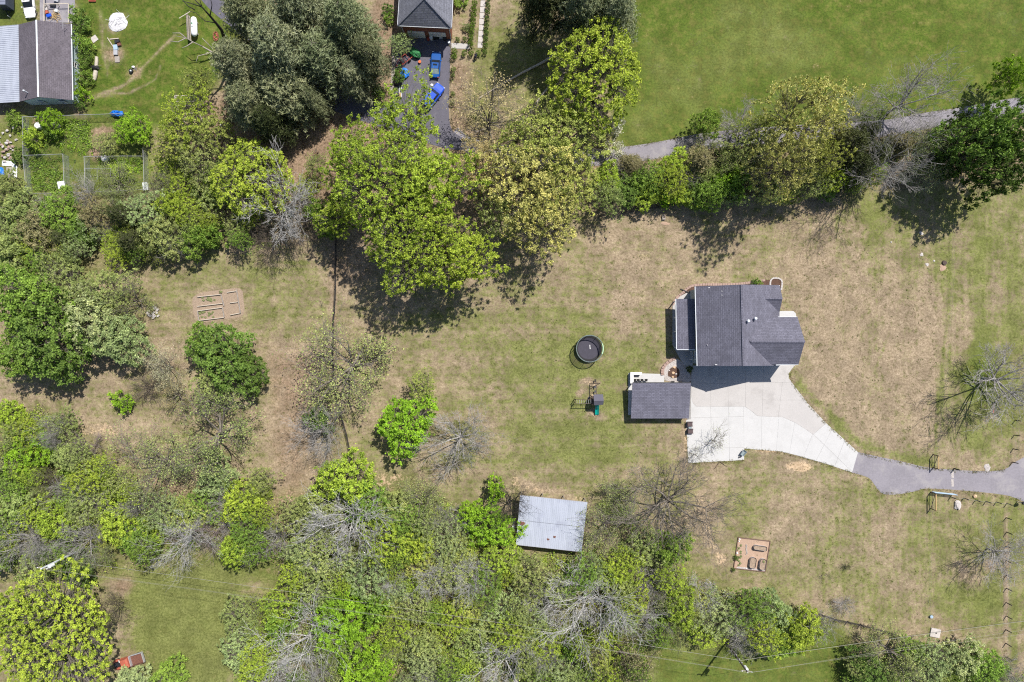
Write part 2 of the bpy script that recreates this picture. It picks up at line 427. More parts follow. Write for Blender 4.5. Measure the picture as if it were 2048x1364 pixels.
    area([(1640, 380), (2200, 380), (2200, 560), (1880, 560), (1700, 500)], 35, g=0.60, l=0.15)
    area([(1905, 560), (2300, 560), (2300, 900), (1905, 900)], 25, g=0.60, l=0.1)
    spot(1930, 700, 14, 90, g=0.25); spot(1965, 750, 48, 80, g=0.95, l=0.75); spot(1975, 480, 40, 30, g=0.9, l=0.4)
    area([(1500, 930), (1860, 990), (1860, 1250), (1680, 1230), (1480, 1160), (1460, 1000)], 35, g=0.52)
    spot(1590, 1010, 60, 60, g=0.28); spot(1570, 1060, 60, 30, g=0.25); spot(1760, 1080, 40, 70, g=0.3); spot(1700, 1150, 70, 30, g=0.66)
    area([(1865, 1000), (2300, 1000), (2300, 1300), (1865, 1240)], 20, g=0.62, l=0.1)
    spot(1960, 1200, 60, 40, g=0.85, l=0.35); spot(1935, 1150, 25, 25, g=0.2, s=0.2); spot(1975, 1130, 14, 14, s=0.5, g=0.2)
    line([(1905, 440), (1895, 640), (1880, 760), (1862, 985), (1855, 1240)], 3, g=0.62, l=0.12)
    line([(2012, 1030), (2012, 1330)], 6, g=0.25); line([(2028, 1030), (2028, 1330)], 6, g=0.75)
    line([(1800, 600), (1780, 660), (1755, 730)], 4, g=0.5)
    line([(1600, 770), (1720, 890), (1850, 925)], 10, g=0.7); spot(1595, 925, 34, 10, d=0.9, g=0.1); spot(1530, 903, 30, 7, d=0.8)
    spot(1610, 930, 20, 12, d=0.7); line([(1400, 990), (1420, 1090), (1440, 1110)], 12, d=0.5, g=0.3); spot(1440, 1120, 20, 12, d=0.6)
    # meadow behind the utility pole, south-west clearing, west paths
    area([(1300, 1290), (1480, 1290), (1700, 1260), (1740, 1500), (1300, 1500)], 18, g=0.85, l=0.65, s=0.02)
    area([(560, 1130), (640, 1160), (760, 1180), (1000, 1220), (1300, 1270), (1300, 1300), (950, 1260), (600, 1200)], 12, g=0.85, l=0.55, s=0.1)
    area([(180, 1150), (320, 1140), (480, 1130), (480, 1240), (430, 1500), (260, 1500), (270, 1230)], 18, g=0.95, l=0.22, s=0.03)
    area([(380, 1110), (560, 1120), (600, 1170), (470, 1150)], 10, g=0.85, l=0.5)
    spot(240, 1170, 30, 20, s=0.6, g=0.2); spot(270, 1330, 40, 20, s=0.55, g=0.3)
    area([(480, 500), (660, 490), (670, 720), (640, 760), (560, 760), (520, 620)], 25, g=0.45)
    area([(540, 680), (640, 700), (630, 960), (560, 990), (540, 860)], 20, s=0.55, g=0.22)
    area([(320, 540), (500, 520), (640, 560), (560, 640), (340, 650)], 25, g=0.60, s=0.05)
    area([(40, 700), (350, 660), (300, 860), (180, 860)], 25, g=0.36)
    spot(210, 860, 60, 25, d=0.45, g=0.15, s=0.2); spot(560, 1000, 60, 30, s=0.5, d=0.3); spot(760, 960, 60, 30, d=0.45, s=0.3)
    spot(700, 660, 30, 80, s=0.25, d=0.2); line([(668, 440), (666, 700)], 8, s=0.45, d=0.15, g=0.2)
    spot(640, 940, 50, 40, d=0.35, s=0.3, g=0.2); spot(300, 975, 60, 20, s=0.5, d=0.35); spot(350, 980, 30, 40, s=0.6, d=0.3)
    spot(435, 610, 60, 45, s=0.5, g=0.2)
    area([(40, 235), (300, 228), (300, 385), (50, 385)], 8, g=0.9, l=0.6, s=0.12)
    spot(205, 262, 26, 18, s=0.95, d=0.3); spot(195, 300, 16, 22, s=0.95, d=0.4); spot(80, 252, 22, 14, s=0.9, d=0.2)
    spot(705, 525, 60, 55, s=0.6, g=0.2)
    # faint mowing stripes
    inb = in_poly(PX, PY, [(780, 600), (1280, 560), (1280, 960), (900, 960)])
    Z[0] += np.where(inb, 0.07 * np.sin(PY / 9.0 + 0.4 * np.sin(PX / 150)), 0)
    inb = in_poly(PX, PY, [(1620, 420), (2048, 420), (2048, 900), (1620, 900)])
    Z[0] += np.where(inb, 0.08 * np.sin(PX / 11.0 + 0.5 * np.sin(PY / 120)), 0)
    Z = np.clip(Z, 0, 1)
    idx = np.arange(ny * nx).reshape(ny, nx)
    F = np.stack([idx[:-1, :-1], idx[:-1, 1:], idx[1:, 1:], idx[1:, :-1]], -1).reshape(-1, 4)
    V = np.stack([X, Y, np.zeros_like(X)], -1).reshape(-1, 3)
    me = np_mesh('ground', V, F, True)
    at = me.color_attributes.new('zone', 'FLOAT_COLOR', 'POINT')
    at.data.foreach_set('color', Z.reshape(4, -1).T.astype(np.float32).ravel())
    m = bpy.data.materials.new('ground_cover'); b = NB(m)
    p = b.n('NewGeometry').outputs['Position']
    za = b.n('Attribute', attribute_name='zone'); sp = b.n('SeparateColor', {0: za.outputs['Color']})
    g, l, s_, d = sp.outputs[0], sp.outputs[1], sp.outputs[2], za.outputs['Alpha']
    n1 = b.noise(p, 0.13, 2, 0.6, 0.4); n2 = b.noise(p, 0.75, 3, 0.65); n3 = b.noise(p, 2.6, 3, 0.9)
    n5 = b.noise(b.n('Mapping', {'Vector': p, 'Scale': (1, 1, 1), 'Location': (31, 17, 5)}).outputs[0], 1.7, 3, 0.85)
    def jit(v, a1, a2, a3, lo, hi):
        q = b.math('MULTIPLY_ADD', b.math('SUBTRACT', n1, 0.5), a1, v)
        q = b.math('MULTIPLY_ADD', b.math('SUBTRACT', n2, 0.5), a2, q)
        q = b.math('MULTIPLY_ADD', b.math('SUBTRACT', n3, 0.5), a3, q)
        return b.rng(q, lo, hi)
    px_ = b.n('SeparateXYZ', {0: p}); side = b.rng(px_.outputs[0], 46, 54); along = b.math('ADD', b.math('MULTIPLY', px_.outputs[1], b.math('SUBTRACT', 1, side)), b.math('MULTIPLY', px_.outputs[0], side))
    stp = b.math('SINE', b.math('MULTIPLY_ADD', n1, 5.0, b.math('MULTIPLY', along, 5.2)))
    gs = b.math('MULTIPLY_ADD', stp, b.rng(n2, 0.35, 0.65, 0.0, 0.08), g)
    hi = b.rng(n3, 0.29, 0.71); wd = b.math('MULTIPLY', b.rng(n5, 0.47, 0.37), b.rng(n2, 0.42, 0.6))
    tan = b.mix(hi, (0.182, 0.136, 0.088), (0.39, 0.307, 0.212))
    tan = b.mix(b.math('MULTIPLY', b.rng(n5, 0.54, 0.68), 0.65), tan, (0.50, 0.40, 0.285))
    grn = b.mix(hi, (0.088, 0.104, 0.026), (0.24, 0.25, 0.088))
    grn = b.mix(b.math('MULTIPLY', b.rng(n5, 0.58, 0.74), 0.7), grn, (0.075, 0.105, 0.018))
    lush = b.mix(hi, (0.042, 0.078, 0.010), (0.118, 0.165, 0.026))
    lush = b.mix(b.math('MULTIPLY', b.rng(n2, 0.42, 0.68), 0.55), lush, (0.20, 0.185, 0.055))
    soil = b.mix(hi, (0.13, 0.085, 0.055), (0.38, 0.275, 0.19))
    soil = b.mix(b.math('MULTIPLY', b.rng(n5, 0.55, 0.75), 0.5), soil, (0.5, 0.37, 0.26))
    dirt = b.mix(hi, (0.42, 0.29, 0.17), (0.62, 0.47, 0.32))
    c = b.mix(jit(gs, 0.75, 0.95, 0.95, 0.23, 0.77), tan, grn)
    c = b.mix(jit(l, 0.5, 0.8, 0.6, 0.12, 0.88), c, lush)
    c = b.mix(jit(s_, 0.5, 1.1, 0.9, 0.2, 0.75), c, soil)
    c = b.mix(jit(d, 0.4, 1.3, 1.2, 0.35, 0.7), c, dirt)
    big = b.rng(b.noise(p, 0.3, 2, 0.6), 0.3, 0.7, 0.82, 1.14); c = b.mix(1.0, c, b.n('CombineColor', {0: big, 1: big, 2: big}).outputs[0], 'MULTIPLY')
    hgt = n3
    c = b.mix(b.math('MULTIPLY', wd, 0.75), c, (0.085, 0.092, 0.024))
    b.out(b.prin(c, 0.95, b.bump(hgt, 0.55, 0.12), Specular_IOR_Level=0.1))
    o = link('ground', me, m); tag(o, kind='structure')
ground()

# ---------------------------------------------------------------- roads, drives, slabs
def sheet(name, pts, z, m, px=True, sub=None):
    P = px2(pts) if px else pts
    b = MB(); b.prism(list(P), z - 0.25, z); o = b.build(name, m); tag(o, kind='structure'); return o
def road(name, pts, wid, z, m):
    L, Rr = strip(smooth_line(pts), wid); b = MB(); n = len(L)
    b.v = [(x, y, z) for x, y in L] + [(x, y, z) for x, y in Rr] + [(x, y, z - 0.25) for x, y in L] + [(x, y, z - 0.25) for x, y in Rr]
    for i in range(n - 1):
        b.f += [(i, i + n, i + n + 1, i + 1), (i, i + 1, i + 1 + 2 * n, i + 2 * n), (i + n, i + 3 * n, i + 1 + 3 * n, i + 1 + n)]
    return tag(b.build(name, m), kind='structure')

road('farm_lane', [(905, 268), (940, 292), (1000, 306), (1080, 312), (1160, 316), (1230, 312), (1300, 303), (1360, 292), (1420, 281), (1520, 272), (1640, 264), (1740, 259), (1800, 252), (1850, 242), (1930, 230), (2080, 205), (2500, 150)], 3.0, 0.02, 'asphalt')
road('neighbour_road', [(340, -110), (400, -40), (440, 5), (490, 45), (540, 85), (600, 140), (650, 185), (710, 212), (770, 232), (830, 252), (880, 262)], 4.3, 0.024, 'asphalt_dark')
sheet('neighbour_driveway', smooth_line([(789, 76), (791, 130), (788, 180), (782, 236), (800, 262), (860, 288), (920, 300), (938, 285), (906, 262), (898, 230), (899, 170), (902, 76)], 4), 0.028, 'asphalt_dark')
sheet('asphalt_driveway', smooth_line([(1716, 904), (1760, 914), (1800, 922), (1850, 934), (1900, 939), (1960, 942), (1998, 941), (2018, 934), (2032, 923), (2090, 905), (2090, 1012), (2020, 992), (1960, 984), (1900, 979), (1850, 977), (1832, 982), (1800, 988), (1775, 989), (1760, 984), (1748, 968), (1736, 955), (1704, 945)], 4), 0.016, 'asphalt')
b_ = MB()
for p in ((1905, 965), (1905, 948)): b_.prism([tuple(W(p[0] + a, p[1] + c).xy) for a, c in ((-3, -7), (2, -7), (3, 8), (-2, 8))], 0.018, 0.021)
tag(b_.build('crack_patch', 'gravel'), kind='structure')

import bmesh
def slabs(root, poly, cuts, z, m):
    bm = bmesh.new(); vs_ = [bm.verts.new((*p, 0)) for p in px2(poly)]; bm.faces.new(vs_)
    for (x0, y0), (x1, y1) in cuts:
        a, c = W(x0, y0), W(x1, y1); d = (c - a).normalized(); n = Vector((-d.y, d.x, 0))
        # only cut faces the segment really crosses
        mid0, mid1 = a - d * 0.3, c + d * 0.3
        fs = []
        for f in bm.faces:
            ce = f.calc_center_median(); t = (ce - a).dot(d)
            if -0.5 < t < (c - a).length + 0.5: fs.append(f)
        geom = list({e for f in fs for e in f.edges}) + fs + list({v for f in fs for v in f.verts})
        bmesh.ops.bisect_plane(bm, geom=geom, plane_co=a, plane_no=n)
    for f in list(bm.faces):
        pts = [v.co.copy() for v in f.verts]; ce = f.calc_center_median(); q = []
        for p in pts:
            d = ce - p; q.append(tuple((p + d.normalized() * min(0.022, d.length * 0.2)).xy))
        b = MB().prism(q, z - 0.2, z + random.uniform(-0.004, 0.004)); b.build('slab', m, root)
    bm.free()
old = [(1383, 731), (1592, 729), (1584, 737), (1577, 748), (1578, 757), (1590, 773), (1615, 806), (1652, 846), (1626, 869), (1608, 856), (1590, 845), (1565, 834), (1515, 832), (1503, 822), (1490, 813), (1460, 813), (1392, 813), (1385, 806), (1382, 790)]
new = [(1382, 790), (1385, 806), (1392, 813), (1460, 813), (1490, 813), (1503, 822), (1515, 832), (1565, 834), (1590, 845), (1608, 856), (1626, 869), (1652, 846), (1716, 904), (1704, 945), (1650, 927), (1600, 912), (1560, 903), (1488, 897), (1488, 920), (1376, 926), (1372, 840), (1381, 838)]
dr = thing('concrete_driveway', None, None, (0, 0, 0)); tag(dr, kind='structure')
slabs(dr, old, [((1419, 725), (1422, 815)), ((1454, 725), (1457, 815)), ((1490, 725), (1491, 830)), ((1527, 725), (1524, 836)), ((1380, 768), (1600, 764)), ((1524, 800), (1625, 800)), ((1565, 762), (1556, 836))], 0.05, 'concrete_old')
slabs(dr, new, [((1421, 810), (1424, 928)), ((1457, 810), (1459, 928)), ((1487, 806), (1488, 900)), ((1370, 836), (1520, 832)), ((1372, 897), (1490, 895)), ((1522, 828), (1523, 905)), ((1558, 830), (1552, 905)), ((1590, 840), (1578, 910)), ((1626, 866), (1606, 916)), ((1665, 856), (1630, 925)), ((1690, 878), (1668, 935)), ((1626, 868), (1690, 930))], 0.055, 'concrete_new')
MB().prism(px2([(1384, 733), (1588, 731), (1580, 738), (1575, 748), (1576, 757), (1588, 774), (1613, 808), (1649, 847), (1713, 905), (1703, 943), (1560, 901), (1486, 896), (1486, 918), (1378, 924), (1374, 842)]), -0.2, 0.035).build('joint_bed', 'joint', dr)
sheet('porch_slab', [(1345, 612), (1345, 690), (1352, 703), (1360, 718), (1374, 737), (1383, 737), (1392, 700), (1392, 592), (1378, 583), (1352, 597)], 0.10, 'concrete_old')
sheet('front_step', [(1552, 622), (1586, 622), (1591, 627), (1592, 640), (1552, 640)], 0.16, 'concrete_new')
sheet('pavilion_patio', [(1257, 746), (1328, 748), (1328, 764), (1379, 764), (1374, 832), (1256, 830)], 0.09, 'concrete_new')
sheet('garage_walk', [(903, 86), (939, 88), (939, 98), (903, 97)], 0.07, 'concrete_old')
sheet('stone_edge_strip', [(783, 70), (790, 70), (791, 130), (788, 180), (780, 182), (784, 130)], 0.05, 'weathered_wood')
sheet('deck_slab', [(80, -60), (150, -60), (150, 46), (80, 44)], 0.06, 'asphalt')
# ---------------------------------------------------------------- vegetation prototypes
def unit(a): return a / (np.linalg.norm(a, axis=-1, keepdims=True) + 1e-9)
def tube_np(segs, n=3):
    """segs: rows p0(3) p1(3) r0 r1 -> verts, quads"""
    A = np.asarray(segs, float); p0, p1, r0, r1 = A[:, :3], A[:, 3:6], A[:, 6], A[:, 7]
    d = unit(p1 - p0); ref = np.where(np.abs(d[:, 2:3]) < 0.9, np.array([[0, 0, 1.0]]), np.array([[1.0, 0, 0]]))
    x = unit(np.cross(d, ref)); y = np.cross(d, x); V = []
    for p, r in ((p0, r0), (p1, r1)):
        for k in range(n):
            a = 2 * math.pi * k / n; V.append(p + (x * math.cos(a) + y * math.sin(a)) * r[:, None])
    V = np.stack(V, 1); m = len(A); base = np.arange(m)[:, None] * 2 * n; F = []
    for k in range(n):
        k2 = (k + 1) % n; F.append(np.concatenate([base + k, base + k2, base + k2 + n, base + k + n], 1))
    return V.reshape(-1, 3), np.stack(F, 1).reshape(-1, 4)
def kites(P, size, up, rg, asp=0.6):
    n = len(P); N = unit(np.array([[0, 0, up]]) + rg.normal(0, 0.6, (n, 3)))
    t = unit(np.cross(N, rg.normal(0, 1, (n, 3)))); b = np.cross(N, t); s = size[:, None]
    V = np.stack([P - t * s, P + b * s * asp, P + t * s, P - b * s * asp], 1).reshape(-1, 3)
    return V, np.arange(4 * n).reshape(n, 4)
def join(parts):
    V, F, o = [], [], 0
    for v, f in parts: V.append(v); F.append(f + o); o += len(v)
    return np.concatenate(V), np.concatenate(F)
def lobes(rg, amp=0.16):
    ph = rg.uniform(0, 6.28, 4)
    return lambda a: 1 + amp * (np.sin(2 * a + ph[0]) + 0.9 * np.sin(3 * a + ph[1]) + 0.7 * np.sin(5 * a + ph[2]) + 0.4 * np.sin(8 * a + ph[3])) / 1.6

def leafy(seed, R=6.0, H=13.0, base=0.28, nc=110, nl=130, leaf=(0.15, 0.30), up=0.7, rc=(0.10, 0.19), inner=0.3, tr=0.28, droop=0.0, amp=0.16):
    rg = np.random.default_rng(seed); lb = lobes(rg, amp)
    i = np.arange(nc); u = 1 - (i + 0.5) / nc * 1.55; az = i * 2.39996 + rg.normal(0, 0.25, nc)      # upper part of a sphere
    el = np.arcsin(np.clip(u, -1, 1)); rad = np.where(rg.random(nc) < inner, rg.uniform(0.35, 0.8, nc), rg.uniform(0.82, 1.05, nc))
    hz = np.cos(el) * rad * lb(az) * R * (1 - 0.85 * np.mean(rc)); zc = H * (base + (1 - base) * 0.48); rz = H * (1 - base) * 0.46
    cen = np.stack([hz * np.cos(az), hz * np.sin(az), zc + np.sin(el) * rad * rz + rg.normal(0, 0.4, nc)], 1)
    rcs = rg.uniform(*rc, nc) * R
    cnt = (nl * rg.uniform(0.6, 1.3, nc)).astype(int); own = np.repeat(np.arange(nc), cnt); n = len(own)
    d = unit(rg.normal(0, 1, (n, 3))); d[:, 2] = np.where(rg.random(n) < 0.7, np.abs(d[:, 2]), d[:, 2])
    P = cen[own] + d * (rcs[own] * np.abs(rg.normal(0, 0.62, n)))[:, None] * np.array([1, 1, 0.75])
    crown = kites(P, rg.uniform(*leaf, n), up, rg)
    segs = []; th = H * base * 1.2
    segs.append([0, 0, -0.2, 0.05 * R * .1, 0, th * .55, tr, tr * 0.8]); segs.append([0.05 * R * .1, 0, th * .55, 0, 0, th, tr * .8, tr * 0.65])
    prim = {}
    for k in range(nc):
        g = int((az[k] % 6.283) / 0.9); c = cen[k]
        if g not in prim:
            q = np.array([math.cos(az[k]) * R * 0.33, math.sin(az[k]) * R * 0.33, th + (zc - th) * 0.75]); prim[g] = q
            segs.append([0, 0, th * .95, *(q * np.array([.5, .5, 1]) - [0, 0, (q[2] - th) * .55]), tr * 0.5, tr * 0.4]); segs.append([*segs[-1][3:6], *q, tr * .4, tr * .3])
        q = prim[g]; m = (q + c) / 2 + rg.normal(0, 0.3, 3)
        segs.append([*q, *m, tr * 0.13, tr * 0.085]); segs.append([*m, *c, tr * 0.085, tr * 0.03])
        for _ in range(2):
            e = c + rg.normal(0, 1, 3) * rcs[k] * 0.6; segs.append([*c, *e, tr * 0.03, tr * 0.015])
    return tube_np(segs, 5), crown, R, H

def branching(seed, R=6.0, H=11.0, lv=4, kids=(8, 6, 5, 4), th=0.22, tr=0.24, leaf=None, nl=0, twig=0.022, spread=(15, 75), up=0.6, ratio=0.60, rmin=0.6):
    rg = np.random.default_rng(seed); wood, twigs, tips = [], [], []
    def grow(p, d, L, r, k):
        ns = 3 if k < 2 else 2; pts = [p]; dd = d.copy()
        for j in range(ns):
            dd = unit(dd + rg.normal(0, 0.07 + 0.035 * k, 3) + np.array([0, 0, 0.06])); q = pts[-1] + dd * L / ns
            r0 = r * (1 - j / ns * 0.55); r1 = r * (1 - (j + 1) / ns * 0.55)
            (wood if k < 2 else twigs).append([*pts[-1], *q, max(r0, twig), max(r1, twig * .7)]); pts.append(q)
        if k >= lv - 1 or (k >= 2): tips.append((pts[-1], dd)); tips.append(((pts[-2] + pts[-1]) / 2, dd))
        if k < lv:
            for i in range(kids[min(k, len(kids) - 1)]):
                t = rg.uniform(0.25, 1.0); f = t * ns; a = int(min(f, ns - 1)); st = pts[a] + (pts[a + 1] - pts[a]) * (f - a)
                s = unit(np.cross(dd, rg.normal(0, 1, 3))); an = math.radians(rg.uniform(22, 58))
                nd = unit(dd * math.cos(an) + s * math.sin(an)); nd[2] = nd[2] * 0.8 + 0.08
                grow(st, unit(nd), L * ratio * rg.uniform(0.65, 1.2), r * 0.42, k + 1)
    T = H * th; wood.append([0, 0, -0.2, 0, 0, T, tr, tr * 0.75]); wood.append([0, 0, T, 0, 0, T * 1.7, tr * .75, tr * .5])
    n0 = kids[0]
    for i in range(n0):
        az = 6.283 * i / n0 + rg.normal(0, 0.3); el = math.radians(rg.uniform(*spread))
        d = np.array([math.cos(az) * math.cos(el), math.sin(az) * math.cos(el), math.sin(el)])
        grow(np.array([0, 0, T * rg.uniform(0.8, 1.6)]), d, (R * rg.uniform(rmin, 0.85) / max(0.45, math.cos(el))) * 0.72, tr * 0.48, 1)
    wv = tube_np(wood, 5); A = tube_np(twigs, 3); parts = [A]; lf = None
    if leaf:
        tp = np.array([t[0] for t in tips]); P = np.repeat(tp, nl, 0) + rg.normal(0, 0.28, (len(tp) * nl, 3)); lf = kites(P, rg.uniform(*leaf, len(P)), up, rg)
    allv = A[0]; rr = np.percentile(np.hypot(allv[:, 0], allv[:, 1]), 97); hh = np.percentile(allv[:, 2], 99)
    return wv, A, lf, rr, hh

def conifer(seed, R=4.5, H=18.0, base=0.25, nc=90, tuft=26, ln=0.42, cone=0.55, blades=8, top=0.1, tr=0.28):
    rg = np.random.default_rng(seed); segs = [[0, 0, -0.2, 0, 0, H * .5, tr, tr * .7], [0, 0, H * .5, 0, 0, H * 0.97, tr * .7, 0.05]]; cen = []
    for k in range(nc):
        t = (k + rg.random()) / nc; z = H * (base + (0.98 - base) * t); rr = R * ((1 - t) ** cone * (1 - top) + top) * rg.uniform(0.55, 1.0); a = k * 2.39996 + rg.normal(0, .3)
        c = np.array([rr * math.cos(a), rr * math.sin(a), z - 0.12 * rr]); cen.append(c); q = np.array([0, 0, z - 0.25 * rr])
        segs.append([*q, *c, 0.06, 0.03])
        if rr > R * 0.45: cen.append(q + (c - q) * rg.uniform(.5, .75) + rg.normal(0, .3, 3))
    cen = np.array(cen); n = len(cen) * tuft; own = np.repeat(np.arange(len(cen)), tuft)
    P = cen[own] + rg.normal(0, 1, (n, 3)) * np.array([0.115, 0.115, 0.06]) * R
    P = np.repeat(P, blades, 0); n = len(P); d = unit(rg.normal(0, 1, (n, 3)) + np.array([0, 0, 0.5])); s = unit(np.cross(d, rg.normal(0, 1, (n, 3))))
    L = rg.uniform(0.6, 1.1, n)[:, None] * ln
    V = np.stack([P - s * L * 0.13, P + s * L * 0.13, P + d * L + s * L * .03, P + d * L - s * L * .03], 1).reshape(-1, 3)
    return tube_np(segs, 5), (V, np.arange(4 * n).reshape(n, 4)), R, H

PROTO = {}
def reg(kind, wood, crown, leafs, R, H, leafmat='leaf'):
    w = np_mesh('trunk', *wood, True); w.materials.append(M['bark'])
    c = None; l = None
    if crown is not None:
        c = np_mesh('crown', *crown); c.materials.append(M[leafmat])
    if leafs is not None:
        l = np_mesh('leaves', *leafs); l.materials.append(M['leaf'])
    PROTO.setdefault(kind, []).append((w, c, l, R, H))
for s in (11, 12, 13): w, c, R, H = leafy(s, 7.0, 15, 0.25, 430, 54, (0.09, 0.21), 0.95, (0.040, 0.085), 0.42, 0.36, amp=0.32); reg('maple', w, c, None, R, H)
for s in (15, 16): w, c, R, H = leafy(s, 11.0, 19, 0.22, 950, 46, (0.09, 0.21), 0.95, (0.026, 0.055), 0.45, 0.5, amp=0.22); reg('grand', w, c, None, R, H)
for s in (18, 19): w, c, R, H = leafy(s, 8.5, 15, 0.2, 720, 54, (0.09, 0.21), 0.95, (0.032, 0.065), 0.32, 0.4, amp=0.10); reg('round', w, c, None, R, H)
for s in (21, 22, 23): w, c, R, H = leafy(s, 4.6, 8, 0.10, 250, 62, (0.08, 0.19), 0.8, (0.065, 0.13), 0.32, 0.2, amp=0.28); reg('dense', w, c, None, R, H)
for s in (31, 32, 33): w, c, R, H = leafy(s, 6.2, 12, 0.22, 380, 40, (0.07, 0.17), 0.8, (0.042, 0.09), 0.45, 0.24, amp=0.30); reg('airy', w, c, None, R, H)
for s in (41, 42, 43, 44): w, c, R, H = leafy(s, 2.2, 2.8, 0.0, 44, 56, (0.08, 0.19), 0.5, (0.15, 0.3), 0.3, 0.07, amp=0.3); reg('shrub', w, c, None, R, H)
for s in (51, 52): w, c, R, H = leafy(s, 1.0, 1.5, 0.0, 46, 34, (0.05, 0.11), 0.5, (0.18, 0.26), 0.15, 0.05, amp=0.03); reg('ball', w, c, None, R, H)
for s in (61, 62, 63): w, c, R, H = conifer(s); reg('pine', w, c, None, R, H, 'needle')
for s in (71, 72): w, c, R, H = conifer(s, 2.6, 7.5, 0.0, 80, 22, 0.24, 0.7, 7, 0.08, 0.16); reg('cedar', w, c, None, R, H, 'needle')
for s in (81, 82, 83, 84): w, t, l, R, H = branching(s, 6.5, 11, 4, (10, 6, 5, 4), 0.2, 0.21, twig=0.017, spread=(12, 72)); reg('bare', w, t, None, R, H, 'bark')
for s in (91, 92): w, t, l, R, H = branching(s, 3.4, 5, 3, (12, 8, 6), 0.06, 0.08, twig=0.012, spread=(20, 80)); reg('twiggy', w, t, None, R, H, 'bark')
for s in (101, 102, 103): w, t, l, R, H = branching(s, 6.3, 11, 4, (9, 6, 4, 4), 0.2, 0.25, leaf=(0.05, 0.12), nl=2, twig=0.015, spread=(10, 70)); reg('budding', w, t, l, R, H, 'bark')
for s in (111,): w, t, l, R, H = branching(s, 2.0, 4, 3, (7, 5, 4), 0.3, 0.06, leaf=(0.02, 0.05), nl=1, twig=0.012, spread=(20, 70)); reg('sapling', w, t, l, R, H, 'bark')

COL = dict(lime=(0.365, 0.475, 0.062), vivid=(0.26, 0.43, 0.032), yellow=(0.41, 0.465, 0.125), gold=(0.48, 0.475, 0.17), olive=(0.335, 0.40, 0.145), sage=(0.335, 0.42, 0.19),
           green=(0.150, 0.245, 0.050), mid=(0.225, 0.345, 0.060), deep=(0.065, 0.115, 0.022), pine=(0.23, 0.262, 0.15), pine_g=(0.29, 0.325, 0.205), cedar=(0.085, 0.104, 0.040), cream=(0.55, 0.56, 0.38),
           white=(0.72, 0.72, 0.68), tan=(0.45, 0.39, 0.21), brown=(0.28, 0.255, 0.135), pale=(0.43, 0.50, 0.25))
BARK = dict(grey=(0.36, 0.34, 0.325), white=(0.50, 0.485, 0.47), brown=(0.13, 0.105, 0.085), dark=(0.045, 0.04, 0.037), pink=(0.30, 0.24, 0.235), mid=(0.19, 0.165, 0.14))
NAMES = dict(round='broadleaf_tree', grand='broadleaf_tree', maple='broadleaf_tree', dense='broadleaf_tree', airy='broadleaf_tree', shrub='shrub', ball='clipped_shrub', pine='pine_tree', cedar='cedar_tree', bare='bare_tree', twiggy='bare_thicket', budding='budding_tree', sapling='sapling')
GROUPS = dict(round='leafy trees', grand='leafy trees', maple='leafy trees', dense='leafy trees', airy='leafy trees', shrub='green shrubs', ball='clipped hedge shrubs', pine='pine trees', cedar='cedar trees', bare='bare trees', twiggy='bare thickets', budding='budding trees', sapling='saplings')
used = {}
trng = random.Random(5)
def plant(px, py, r, kind, h, col, label, wood='mid', lean=None, at=None):
    """px, py: where the crown shows in the photo; r: crown radius in photo pixels; h: height in metres"""
    i = used.get(kind, 0); used[kind] = i + 1
    w, c, l, R, H = PROTO[kind][i % len(PROTO[kind])]
    r = r * (1.12 if kind == 'budding' else 1.06 if kind == 'bare' else 1.0); p = W(px, py, h * 0.62); rm = r * (CAMH - h * 0.62) / CAMH / PXM
    loc = (p.x, p.y, 0.0) if at is None else (*W(*at).xy, 0.0)
    t = thing(NAMES[kind], label, 'shrub' if kind in ('shrub', 'ball', 'twiggy') else 'tree', loc, trng.uniform(0, 6.28), GROUPS[kind])
    sc = rm / R; q = trng.uniform(0.93, 1.08); t.scale = (sc * q, sc / q, h / H)
    if lean: t.rotation_euler = (lean[0], lean[1], t.rotation_euler[2])
    j = trng.uniform(0.88, 1.12); j2 = trng.uniform(0.95, 1.05)
    o = link('trunk', w, None, t); o.color = (*BARK[wood], 1)
    k = (COL[col][0] * j * j2, COL[col][1] * j, COL[col][2] * j, 1) if col in COL else (*BARK[col], 1)
    o = link('crown', c, None, t); o.color = (*BARK[wood], 1) if l is not None or kind in ('bare', 'twiggy') else k
    if l is not None: o = link('leaves', l, None, t); o.color = k
    return t
